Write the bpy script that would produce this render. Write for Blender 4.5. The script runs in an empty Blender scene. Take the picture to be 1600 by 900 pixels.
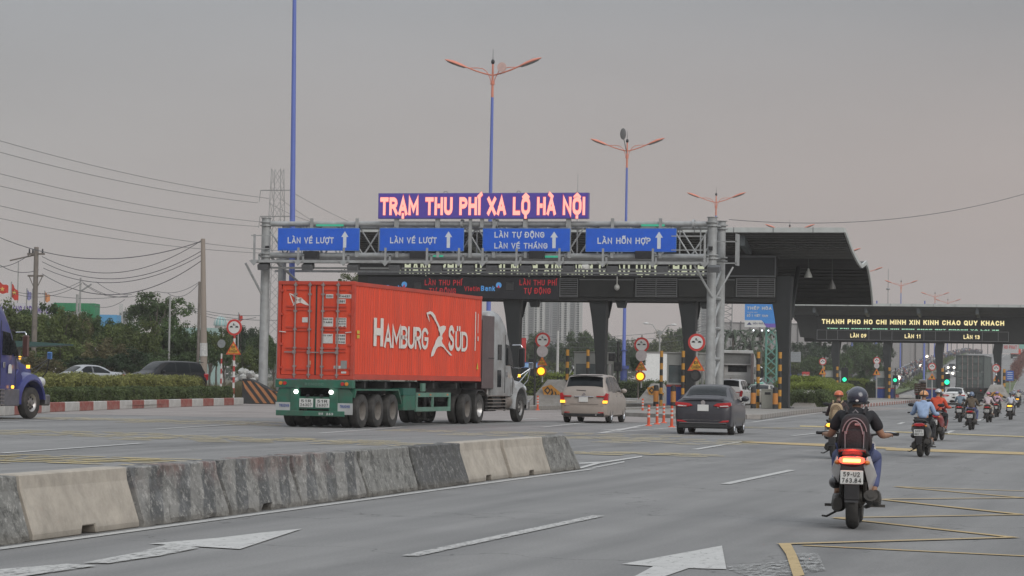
import bpy, bmesh, math, random
from mathutils import Vector, Matrix, noise
random.seed(7)
SC = bpy.context.scene
COL = SC.collection
PI = math.pi
# ------------------------------------------------------------------ camera
FPX = 3900.0                      # focal length in pixels of the 1600 px wide photograph
ROLL = math.radians(1.0)
YAW = math.atan2(1080, FPX)       # the view looks a little to one side of the road's direction (+Y)
PITCH = math.atan2(142, FPX)
EYE = 1.55
cd = bpy.data.cameras.new('camera'); cam = bpy.data.objects.new('camera', cd); COL.objects.link(cam)
cd.sensor_width = 36.0; cd.lens = FPX / 1600 * 36.0; cd.clip_start = 0.3; cd.clip_end = 6000
cam.matrix_world = Matrix.Translation((0, 0, EYE)) @ Matrix.Rotation(YAW, 4, 'Z') @ Matrix.Rotation(PI / 2 + PITCH, 4, 'X') @ Matrix.Rotation(ROLL, 4, 'Z')
SC.camera = cam
# ------------------------------------------------------------------ sky, sun, exposure
SUN_EL, SUN_AZ = math.radians(30), math.radians(132)
w = bpy.data.worlds.new('World'); SC.world = w; w.use_nodes = True
nt = w.node_tree; nt.nodes.clear()
def wn(t, **k):
    n = nt.nodes.new(t)
    for a, b in k.items(): setattr(n, a, b)
    return n
out = wn('ShaderNodeOutputWorld')
sky = wn('ShaderNodeTexSky', sky_type='NISHITA', sun_disc=False, sun_elevation=SUN_EL, sun_rotation=SUN_AZ)
bg1 = wn('ShaderNodeBackground'); bg1.inputs[1].default_value = 0.06
nt.links.new(sky.outputs[0], bg1.inputs[0])
tc = wn('ShaderNodeTexCoord'); sep = wn('ShaderNodeSeparateXYZ'); nt.links.new(tc.outputs['Generated'], sep.inputs[0])
# overcast brightness: zenith about three times the horizon
ramp = wn('ShaderNodeValToRGB'); nt.links.new(sep.outputs[2], ramp.inputs[0]); q = ramp.color_ramp.elements
q[0].position = 0.0; q[0].color = (.270, .270, .270, 1); q[1].position = 1.0; q[1].color = (.80, .80, .80, 1)
for p_, c_ in ((0.09, .290), (0.15, .275), (0.30, .40), (0.60, .62)): k = q.new(p_); k.color = (c_, c_, c_, 1)
sc3 = wn('ShaderNodeMath', operation='MULTIPLY'); sc3.inputs[1].default_value = 3.0; nt.links.new(ramp.outputs[0], sc3.inputs[0])
cr = wn('ShaderNodeValToRGB'); nt.links.new(sep.outputs[2], cr.inputs[0])
e = cr.color_ramp.elements
e[0].position = 0.0; e[0].color = (0.43, 0.375, 0.352, 1)
e[1].position = 1.0; e[1].color = (0.36, 0.385, 0.415, 1)
for p_, c_ in ((0.045, (0.415, 0.372, 0.352, 1)), (0.09, (0.395, 0.383, 0.376, 1)), (0.15, (0.362, 0.378, 0.396, 1))):
    k = e.new(p_); k.color = c_
nz = wn('ShaderNodeTexNoise'); nz.inputs['Scale'].default_value = 3.2; nz.inputs['Detail'].default_value = 5
mp = wn('ShaderNodeMapping'); mp.inputs['Scale'].default_value = (1, 1, 4.5); nt.links.new(tc.outputs['Generated'], mp.inputs[0]); nt.links.new(mp.outputs[0], nz.inputs['Vector'])
nr = wn('ShaderNodeMapRange'); nr.inputs[1].default_value = 0.3; nr.inputs[2].default_value = 0.7; nr.inputs[3].default_value = 0.93; nr.inputs[4].default_value = 1.07
nt.links.new(nz.outputs[0], nr.inputs[0])
# the low sky turns warm towards the right, where the evening is
aw = wn('ShaderNodeMapRange'); aw.inputs[1].default_value = -.55; aw.inputs[2].default_value = -.08; nt.links.new(sep.outputs[0], aw.inputs[0])
ew = wn('ShaderNodeMapRange'); ew.inputs[1].default_value = .17; ew.inputs[2].default_value = .03; nt.links.new(sep.outputs[2], ew.inputs[0])
pw = wn('ShaderNodeMath', operation='MULTIPLY'); nt.links.new(aw.outputs[0], pw.inputs[0]); nt.links.new(ew.outputs[0], pw.inputs[1])
pm = wn('ShaderNodeMix'); pm.data_type = 'RGBA'; nt.links.new(pw.outputs[0], pm.inputs[0]); nt.links.new(cr.outputs[0], pm.inputs[6]); pm.inputs[7].default_value = (0.485, 0.385, 0.35, 1)
# a heavier bank of cloud to the right, above the pale band at the horizon
cb_ = wn('ShaderNodeValToRGB'); nt.links.new(sep.outputs[2], cb_.inputs[0]); q = cb_.color_ramp.elements; q[0].position = .05; q[0].color = (0, 0, 0, 1); q[1].position = .7; q[1].color = (0, 0, 0, 1); k = q.new(.15); k.color = (1, 1, 1, 1)
aw2 = wn('ShaderNodeMapRange'); aw2.inputs[1].default_value = -.32; aw2.inputs[2].default_value = -.04; nt.links.new(sep.outputs[0], aw2.inputs[0])
dw = wn('ShaderNodeMath', operation='MULTIPLY'); nt.links.new(cb_.outputs[0], dw.inputs[0]); nt.links.new(aw2.outputs[0], dw.inputs[1])
dm_ = wn('ShaderNodeMapRange'); dm_.inputs[3].default_value = 1.0; dm_.inputs[4].default_value = 0.78; nt.links.new(dw.outputs[0], dm_.inputs[0])
dk = wn('ShaderNodeMath', operation='MULTIPLY'); nt.links.new(sc3.outputs[0], dk.inputs[0]); nt.links.new(dm_.outputs[0], dk.inputs[1])
mu = wn('ShaderNodeMath', operation='MULTIPLY'); nt.links.new(dk.outputs[0], mu.inputs[0]); nt.links.new(nr.outputs[0], mu.inputs[1])
bg2 = wn('ShaderNodeBackground'); nt.links.new(pm.outputs[2], bg2.inputs[0]); nt.links.new(mu.outputs[0], bg2.inputs[1])
mx = wn('ShaderNodeMixShader'); mx.inputs[0].default_value = 0.96
nt.links.new(bg1.outputs[0], mx.inputs[1]); nt.links.new(bg2.outputs[0], mx.inputs[2]); nt.links.new(mx.outputs[0], out.inputs[0])
sd = bpy.data.lights.new('sun', 'SUN'); sd.energy = 1.5; sd.angle = math.radians(45); sd.color = (1, 0.965, 0.92)
so = bpy.data.objects.new('sun', sd); COL.objects.link(so)
so.rotation_euler = Vector((math.sin(SUN_AZ) * math.cos(SUN_EL), math.cos(SUN_AZ) * math.cos(SUN_EL), math.sin(SUN_EL))).to_track_quat('Z', 'Y').to_euler()
SC.view_settings.view_transform = 'Standard'; SC.view_settings.look = 'None'
SC.view_settings.exposure = 0.25; SC.view_settings.gamma = 1
SC.cycles.use_denoising = True
SC.cycles.max_bounces = 6; SC.cycles.transparent_max_bounces = 12; SC.cycles.volume_bounces = 0; SC.cycles.caustics_reflective = False; SC.cycles.caustics_refractive = False

# ------------------------------------------------------------------ surveying: from a sight line of the photograph to a point of the place
def ray(px, py):
    u = px - 800; v = 450 - py; c, s = math.cos(ROLL), math.sin(ROLL)
    a = u * c - v * s; b = u * s + v * c
    y = FPX * math.cos(PITCH) - b * math.sin(PITCH); z = FPX * math.sin(PITCH) + b * math.cos(PITCH)
    return (a * math.cos(YAW) - y * math.sin(YAW), a * math.sin(YAW) + y * math.cos(YAW), z)
def G(px, py, z=0.0):             # where that sight line meets the ground (height z)
    r = ray(px, py); t = (z - EYE) / r[2]; return Vector((r[0] * t, r[1] * t, z))
def YP(px, py, Y):                # ... meets the crosswise plane y = Y
    r = ray(px, py); t = Y / r[1]; return Vector((r[0] * t, Y, EYE + r[2] * t))
def PD(px, py, D):                # ... at the distance D
    r = ray(px, py); return Vector((r[0] * D / FPX, r[1] * D / FPX, EYE + r[2] * D / FPX))

# ------------------------------------------------------------------ materials
MATS = {}
def mat(name, col, rough=0.7, metal=0.0, var=0.12, scale=6.0, bump=0.0, coat=0.0, dirt=None, dirt_amt=0.3, dirt_scale=1.5, island=0.0, alpha=None, emit=None, estr=0.0, stretch=None, spec=None):
    if name in MATS: return MATS[name]
    m = bpy.data.materials.new(name); m.use_nodes = True; MATS[name] = m
    N = m.node_tree.nodes; L = m.node_tree.links; p = N['Principled BSDF']
    p.inputs['Roughness'].default_value = rough; p.inputs['Metallic'].default_value = metal
    if spec is not None: p.inputs['Specular IOR Level'].default_value = spec
    p.inputs['Coat Weight'].default_value = coat; p.inputs['Coat Roughness'].default_value = 0.06
    if alpha is not None: p.inputs['Alpha'].default_value = alpha
    base = (*col, 1)
    if var <= 0 and not dirt and not island:
        p.inputs['Base Color'].default_value = base
    else:
        t = N.new('ShaderNodeTexCoord'); n = N.new('ShaderNodeTexNoise'); n.inputs['Scale'].default_value = scale; n.inputs['Detail'].default_value = 4
        src = t.outputs['Object']
        if stretch:
            q = N.new('ShaderNodeMapping'); q.inputs['Scale'].default_value = stretch; L.new(src, q.inputs[0]); src = q.outputs[0]
        L.new(src, n.inputs['Vector'])
        r = N.new('ShaderNodeValToRGB'); r.color_ramp.elements[0].position = 0.3; r.color_ramp.elements[1].position = 0.7
        r.color_ramp.elements[0].color = (*[c * (1 - var) for c in col], 1); r.color_ramp.elements[1].color = (*[min(1, c * (1 + var)) for c in col], 1)
        L.new(n.outputs[0], r.inputs[0]); cur = r.outputs[0]
        if dirt:
            n2 = N.new('ShaderNodeTexNoise'); n2.inputs['Scale'].default_value = dirt_scale; n2.inputs['Detail'].default_value = 8; n2.inputs['Roughness'].default_value = 0.65
            L.new(src, n2.inputs['Vector'])
            r2 = N.new('ShaderNodeMapRange'); r2.inputs[1].default_value = 0.42; r2.inputs[2].default_value = 0.72; r2.inputs[3].default_value = 0; r2.inputs[4].default_value = dirt_amt
            L.new(n2.outputs[0], r2.inputs[0]); x = N.new('ShaderNodeMix'); x.data_type = 'RGBA'; L.new(r2.outputs[0], x.inputs[0]); L.new(cur, x.inputs[6]); x.inputs[7].default_value = (*dirt, 1); cur = x.outputs[2]
        if island:
            g = N.new('ShaderNodeNewGeometry'); h = N.new('ShaderNodeMapRange'); h.inputs[3].default_value = 1 - island; h.inputs[4].default_value = 1 + island; L.new(g.outputs['Random Per Island'], h.inputs[0])
            x = N.new('ShaderNodeMix'); x.data_type = 'RGBA'; x.blend_type = 'MULTIPLY'; x.inputs[0].default_value = 1; L.new(cur, x.inputs[6]); L.new(h.outputs[0], x.inputs[7]); cur = x.outputs[2]
        L.new(cur, p.inputs['Base Color'])
        if bump:
            b = N.new('ShaderNodeBump'); b.inputs['Strength'].default_value = bump; b.inputs['Distance'].default_value = 0.02
            n3 = N.new('ShaderNodeTexNoise'); n3.inputs['Scale'].default_value = scale * 5; n3.inputs['Detail'].default_value = 5; L.new(src, n3.inputs['Vector'])
            L.new(n3.outputs[0], b.inputs['Height']); L.new(b.outputs[0], p.inputs['Normal'])
    if emit:
        p.inputs['Emission Color'].default_value = (*emit, 1); p.inputs['Emission Strength'].default_value = estr
    return m
def glow(name, col, s): return mat(name, tuple(c * 0.5 for c in col), 0.4, var=0, emit=col, estr=s)

# ------------------------------------------------------------------ mesh building
def basis(d):
    d = d.normalized(); up = Vector((0, 0, 1)) if abs(d.z) < 0.95 else Vector((0, 1, 0))
    a = d.cross(up).normalized(); return a, a.cross(d).normalized()
class MB:
    def __init__(s): s.v = []; s.f = []; s.m = []; s.s = []
    def add(s, vs, fs, mi=0, sm=False):
        o = len(s.v); s.v += [tuple(v) for v in vs]
        for f in fs: s.f.append([i + o for i in f]); s.m.append(mi); s.s.append(sm)
        return s
    def bx(s, x0, x1, y0, y1, z0, z1, mi=0, rot=0, tilt=0):
        c = Vector(((x0 + x1) / 2, (y0 + y1) / 2, (z0 + z1) / 2)); R = Matrix.Rotation(rot, 3, 'Z') @ Matrix.Rotation(tilt, 3, 'X')
        vs = [c + R @ (Vector((x, y, z)) - c) for z in (z0, z1) for x, y in ((x0, y0), (x1, y0), (x1, y1), (x0, y1))]
        return s.add(vs, [(3, 2, 1, 0), (4, 5, 6, 7), (0, 1, 5, 4), (1, 2, 6, 5), (2, 3, 7, 6), (3, 0, 4, 7)], mi)
    def cyl(s, p0, p1, r0, r1=None, n=10, mi=0, cap=True, sm=True):
        p0, p1 = Vector(p0), Vector(p1); r1 = r0 if r1 is None else r1; a, b = basis(p1 - p0)
        vs = []
        for p, r in ((p0, r0), (p1, r1)):
            for i in range(n):
                t = 2 * PI * i / n; vs.append(p + a * math.cos(t) * r + b * math.sin(t) * r)
        s.add(vs, [(i, (i + 1) % n, n + (i + 1) % n, n + i) for i in range(n)], mi, sm)
        if cap: s.add(vs, [tuple(range(n - 1, -1, -1)), tuple(range(n, 2 * n))], mi)
        return s
    def tube(s, pts, r, n=6, mi=0):
        pts = [Vector(p) for p in pts]; rs = r if isinstance(r, (list, tuple)) else [r] * len(pts); rings = []
        a = None
        for i, p in enumerate(pts):
            d = (pts[min(i + 1, len(pts) - 1)] - pts[max(i - 1, 0)]).normalized()
            if a is None: a, b = basis(d)
            else: a = (a - d * a.dot(d)).normalized(); b = a.cross(d)
            rings.append([p + (a * math.cos(2 * PI * k / n) + b * math.sin(2 * PI * k / n)) * rs[i] for k in range(n)])
        return s.loft(rings, mi=mi, sm=True)
    def loft(s, rings, closed=True, cap=True, mi=0, sm=False):
        n = len(rings[0]); vs = [v for r in rings for v in r]; fs = []
        for i in range(len(rings) - 1):
            for k in range(n if closed else n - 1):
                fs.append((i * n + k, i * n + (k + 1) % n, (i + 1) * n + (k + 1) % n, (i + 1) * n + k))
        s.add(vs, fs, mi, sm)
        if cap and closed: s.add([*rings[0], *rings[-1]], [tuple(range(n - 1, -1, -1)), tuple(range(n, 2 * n))], mi)
        return s
    def prism(s, poly, axis, a0, a1, mi=0):      # poly in the two other axes
        def P(q, a):
            return (a, q[0], q[1]) if axis == 'x' else (q[0], a, q[1]) if axis == 'y' else (q[0], q[1], a)
        n = len(poly); vs = [P(q, a0) for q in poly] + [P(q, a1) for q in poly]
        return s.add(vs, [tuple(range(n)), tuple(range(2 * n - 1, n - 1, -1))] + [(i, n + i, n + (i + 1) % n, (i + 1) % n) for i in range(n)], mi)
    def ell(s, c, r, n=14, m=8, mi=0, t0=0.0, t1=1.0, sm=True):    # ellipsoid, from t0 (top) to t1 (bottom)
        c = Vector(c); rings = []
        for j in range(m + 1):
            th = PI * (t0 + (t1 - t0) * j / m)
            rings.append([c + Vector((r[0] * math.sin(th) * math.cos(2 * PI * i / n), r[1] * math.sin(th) * math.sin(2 * PI * i / n), r[2] * math.cos(th))) for i in range(n)])
        return s.loft(rings, mi=mi, sm=sm, cap=True)
    def lathe(s, prof, c, axis='x', n=20, mi=0, sm=True):            # prof: (radius, offset along axis)
        c = Vector(c); rings = []
        for r, o in prof:
            ring = []
            for i in range(n):
                t = 2 * PI * i / n; a, b = r * math.cos(t), r * math.sin(t)
                ring.append(c + (Vector((o, a, b)) if axis == 'x' else Vector((a, o, b)) if axis == 'y' else Vector((a, b, o))))
            rings.append(ring)
        return s.loft(rings, mi=mi, sm=sm)
    def xf(s, M, start=0):
        for i in range(start, len(s.v)): s.v[i] = tuple(M @ Vector(s.v[i]))
        return s
    def obj(s, name, mats, parent=None, loc=None, bevel=0, seg=1, fixn=True, rot=None):
        me = bpy.data.meshes.new(name); me.from_pydata(s.v, [], s.f)
        mats = mats if isinstance(mats, (list, tuple)) else [mats]
        for m in mats: me.materials.append(m)
        me.polygons.foreach_set('material_index', s.m); me.polygons.foreach_set('use_smooth', s.s)
        if bevel or fixn:
            bm = bmesh.new(); bm.from_mesh(me)
            if fixn:
                bmesh.ops.remove_doubles(bm, verts=bm.verts, dist=1e-5)
                bmesh.ops.recalc_face_normals(bm, faces=bm.faces)
            if bevel:
                es = [e for e in bm.edges if len(e.link_faces) == 2 and e.calc_face_angle(0) > 0.6]
                bmesh.ops.bevel(bm, geom=es, offset=bevel, segments=seg, affect='EDGES', clamp_overlap=True)
            bm.to_mesh(me); bm.free()
        if any(s.s):
            try: me.set_sharp_from_angle(angle=math.radians(42))
            except Exception: pass
        me.update(); return link(name, me, parent, loc, rot)
def link(name, me, parent=None, loc=None, rot=None):
    o = bpy.data.objects.new(name, me); COL.objects.link(o)
    if parent is not None: o.parent = parent
    if loc is not None: o.location = loc
    if rot is not None: o.rotation_euler = rot
    return o
def tag(o, label, cat, group=None):
    o['label'] = label; o['category'] = cat
    if group: o['group'] = group
    return o
def thing(name, label, cat, loc=(0, 0, 0), rz=0, group=None):
    o = bpy.data.objects.new(name, None); COL.objects.link(o); o.location = loc; o.rotation_euler = (0, 0, rz); o.empty_display_size = 0.2
    return tag(o, label, cat, group)
def setting(o, kind='structure'): o['kind'] = kind; return o
KIDS = {}
def kids(o): return list(o.children)
def copy_tree(o, parent=None, loc=None, rz=None, label=None, scale=None):
    c = o.copy(); COL.objects.link(c)
    if parent is not None: c.parent = parent
    if loc is not None: c.location = loc
    if rz is not None: c.rotation_euler = (0, 0, rz)
    if scale is not None: c.scale = scale
    if label: c['label'] = label
    for k in kids(o): copy_tree(k, c)
    return c
ORD = ['first', 'second', 'third', 'fourth', 'fifth', 'sixth', 'seventh', 'eighth', 'ninth', 'tenth', 'eleventh', 'twelfth', 'thirteenth', 'fourteenth', 'fifteenth', 'sixteenth', 'seventeenth', 'eighteenth', 'nineteenth', 'twentieth']
def patchmesh(name, pts, mt, parent, thick=0.0):      # flat convex/concave polygon, given as 3D points
    me = bpy.data.meshes.new(name); me.from_pydata([tuple(p) for p in pts], [], [tuple(range(len(pts)))]); me.materials.append(mt)
    return link(name, me, parent)

# ------------------------------------------------------------------ lettering drawn with strokes
def arc(cx, cy, rx, ry, a0, a1, n=6): return [(cx + rx * math.cos(math.radians(a0 + (a1 - a0) * i / n)), cy + ry * math.sin(math.radians(a0 + (a1 - a0) * i / n))) for i in range(n + 1)]
GL = {
 'A': (.62, [[(0, 0), (.31, 1), (.62, 0)], [(.12, .32), (.5, .32)]]),
 'B': (.55, [[(0, .5), (.3, .5)] + arc(.3, .75, .22, .25, -90, 90)[1:] + [(0, 1), (0, 0), (.3, 0)] + arc(.3, .25, .25, .25, -90, 90)[1:]]),
 'C': (.58, [arc(.3, .7, .28, .3, 20, 180) + arc(.3, .3, .28, .3, 180, 340)]),
 'D': (.6, [[(0, 0), (0, 1), (.25, 1)] + arc(.27, .65, .33, .35, 90, 0) + arc(.27, .35, .33, .35, 0, -90) + [(0, 0)]]),
 'E': (.5, [[(.5, 1), (0, 1), (0, 0), (.5, 0)], [(0, .52), (.42, .52)]]),
 'G': (.6, [arc(.3, .7, .29, .3, 25, 180) + arc(.3, .3, .29, .3, 180, 350) + [(.6, .48), (.34, .48)]]),
 'H': (.58, [[(0, 0), (0, 1)], [(.58, 0), (.58, 1)], [(0, .52), (.58, .52)]]),
 'I': (.0, [[(0, 0), (0, 1)]]),
 'K': (.56, [[(0, 0), (0, 1)], [(.56, 1), (.03, .42)], [(.2, .6), (.56, 0)]]),
 'L': (.46, [[(0, 1), (0, 0), (.46, 0)]]),
 'M': (.74, [[(0, 0), (0, 1), (.37, .25), (.74, 1), (.74, 0)]]),
 'N': (.58, [[(0, 0), (0, 1), (.58, 0), (.58, 1)]]),
 'O': (.6, [arc(.3, .7, .3, .3, 0, 180) + arc(.3, .3, .3, .3, 180, 360) + [(.6, .7)]]),
 'P': (.54, [[(0, 0), (0, 1), (.28, 1)] + arc(.28, .74, .26, .26, 80, -90) + [(0, .48)]]),
 'Q': (.6, [arc(.3, .7, .3, .3, 0, 180) + arc(.3, .3, .3, .3, 180, 360) + [(.6, .7)], [(.36, .22), (.64, -.06)]]),
 'R': (.56, [[(0, 0), (0, 1), (.28, 1)] + arc(.28, .74, .26, .26, 80, -90) + [(0, .48)], [(.3, .46), (.56, 0)]]),
 'S': (.52, [arc(.26, .75, .26, .25, 20, 200, 7) + [(.26, .5)] + arc(.26, .25, .26, .25, 60, -160, 7)]),
 'T': (.56, [[(0, 1), (.56, 1)], [(.28, .97), (.28, 0)]]),
 'U': (.58, [[(0, 1)] + arc(.29, .3, .29, .3, 180, 360) + [(.58, 1)]]),
 'V': (.6, [[(0, 1), (.3, 0), (.6, 1)]]),
 'X': (.58, [[(0, 0), (.58, 1)], [(0, 1), (.58, 0)]]),
 'Y': (.58, [[(0, 1), (.29, .45), (.58, 1)], [(.29, .45), (.29, 0)]]),
 'a': (.42, [[(.02, .58), (.12, .7), (.3, .7), (.42, .58), (.42, 0)], [(.42, .42), (.14, .4), (0, .22), (.1, 0), (.3, 0), (.42, .12)]]),
 'e': (.44, [[(.42, .12), (.3, 0), (.12, 0), (0, .2), (0, .5), (.14, .7), (.3, .7), (.44, .5), (.44, .36), (0, .36)]]),
 'i': (.0, [[(0, 0), (0, .7)], [(0, .88), (0, .98)]]),
 'k': (.4, [[(0, 0), (0, 1)], [(.38, .7), (.02, .3)], [(.14, .44), (.4, 0)]]),
 'n': (.42, [[(0, 0), (0, .7)], [(0, .52), (.14, .7), (.32, .7), (.42, .56), (.42, 0)]]),
 't': (.26, [[(.08, .95), (.08, .1), (.2, 0), (.28, .02)], [(-.06, .7), (.26, .7)]]),
 '0': (.52, [arc(.26, .7, .26, .3, 0, 180) + arc(.26, .3, .26, .3, 180, 360) + [(.52, .7)]]),
 '1': (.3, [[(0, .78), (.2, 1), (.2, 0)]]),
 '2': (.5, [arc(.25, .72, .25, .28, 170, -20) + [(0, 0), (.52, 0)]]),
 '3': (.5, [arc(.24, .75, .24, .25, 150, -90) + arc(.24, .26, .26, .26, 90, -150)]),
 '4': (.54, [[(.42, 0), (.42, 1), (0, .3), (.56, .3)]]),
 '5': (.5, [[(.46, 1), (.06, 1), (.02, .56), (.26, .62)] + arc(.24, .31, .27, .31, 70, -150)]),
 '6': (.52, [[(.4, 1), (.08, .55)] + arc(.26, .28, .25, .28, 150, -210, 10)]),
 '7': (.5, [[(0, 1), (.5, 1), (.16, 0)]]),
 '8': (.5, [arc(.25, .76, .22, .24, -90, 270, 10), arc(.25, .26, .26, .26, -90, 270, 10)]),
 '9': (.52, [[(.12, 0), (.44, .45)] + arc(.26, .72, .25, .28, -30, 330, 10)]),
 '-': (.3, [[(0, .45), (.3, .45)]]), '.': (.0, [[(0, 0), (0, .06)]]), ',': (.06, [[(.06, .08), (0, -.12)]]),
}
def DI(k, w):     # diacritics over / under a letter of width w
    m = w / 2
    return {'`': [(m - .16, 1.36), (m + .06, 1.18)], "'": [(m + .16, 1.36), (m - .06, 1.18)], '^': [(m - .2, 1.14), (m, 1.3), (m + .2, 1.14)],
            '.': [(m, -.26), (m, -.16)], '?': [(m - .08, 1.36), (m + .1, 1.36), (m + .1, 1.24), (m, 1.16)], '~': [(m - .2, 1.34), (m - .08, 1.42), (m + .08, 1.34), (m + .2, 1.42)],
            '+': [(w, .96), (w + .14, 1.0), (w + .14, 1.16)], '-': [(-.12, .52), (.24, .52)], 'a': [(m + .22, 1.5), (m + .08, 1.36)], 'g': [(m + .08, 1.5), (m - .1, 1.36)], ':': None}[k]
VN = {'À': 'A`', 'Á': "A'", 'Ạ': 'A.', 'Â': 'A^', 'Ậ': 'A^.', 'Ầ': 'A^g', 'Đ': 'D-', 'È': 'E`', 'É': "E'", 'Ê': 'E^', 'Í': "I'", 'Ì': 'I`', 'Ò': 'O`', 'Ô': 'O^', 'Ộ': 'O^.', 'Ố': 'O^a', 'Ồ': 'O^g', 'Ỗ': 'O^~',
      'Ơ': 'O+', 'Ợ': 'O+.', 'Ư': 'U+', 'Ự': 'U+.', 'Ú': "U'", 'Ụ': 'U.', 'Ü': 'U:', 'Ý': "Y'", 'Ẻ': 'E?', 'ế': 'e'}
def strip(pts, t):
    pts = [Vector((p[0], p[1])) for p in pts]; n = len(pts); cl = (pts[0] - pts[-1]).length < 1e-4
    L = []; Rr = []
    for i, p in enumerate(pts):
        a = pts[i - 1] if i else (pts[-2] if cl else None); b = pts[i + 1] if i < n - 1 else (pts[1] if cl else None)
        d1 = (p - a).normalized() if a is not None else None; d2 = (b - p).normalized() if b is not None else None
        if d1 is None: d1 = d2
        if d2 is None: d2 = d1
        d = d1 + d2
        if d.length < 1e-3: d = d1
        d.normalize(); nrm = Vector((-d.y, d.x)); k = max(0.45, abs(nrm.dot(Vector((-d1.y, d1.x))))); off = nrm * (t / 2 / k)
        q = p
        if not cl and i == 0: q = p - d1 * t * .5
        if not cl and i == n - 1: q = p + d2 * t * .5
        L.append(q + off); Rr.append(q - off)
    return L, Rr
def text(body, x, z, w, h, y, mt, parent, t=0.16, name='lettering', plane=None, gap=0.3, depth=0.012, faint=None):
    """letters of height h fitted to width w, lower left corner (x, z), on the plane y facing -Y (or mapped by plane(u, v, d))"""
    u = 0; items = []; M = MB()
    for ch in body:
        if ch == ' ': u += .55; continue
        code = VN.get(ch, ch); g = GL[code[0]]
        for s_ in g[1]: items.append((s_, u))
        for k in code[1:]:
            if k == ':': items += [([(g[0] / 2 - .14, 1.22), (g[0] / 2 - .14, 1.32)], u), ([(g[0] / 2 + .14, 1.22), (g[0] / 2 + .14, 1.32)], u)]
            else: items.append((DI(k, g[0]), u))
        u += g[0] + gap + t * .55
    tot = u - gap - t * .55; inset = t / 2
    for j, (pts, off) in enumerate(items):
        L, Rr = strip([(p[0] + off, inset + p[1] * (1 - t)) for p in pts], t)
        d = 0.0015 * (j % 6) + depth
        def P(q):
            a, b = x + (q.x + inset) * w / (tot + t), z + q.y * h
            return plane(a, b, d) if plane else (a, y - d, b)
        vs = [P(q) for q in L] + [P(q) for q in Rr]; n = len(L)
        M.add(vs, [(i, n + i, n + i + 1, i + 1) for i in range(n - 1)])
    return M.obj(name, mt, parent, fixn=False)
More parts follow.
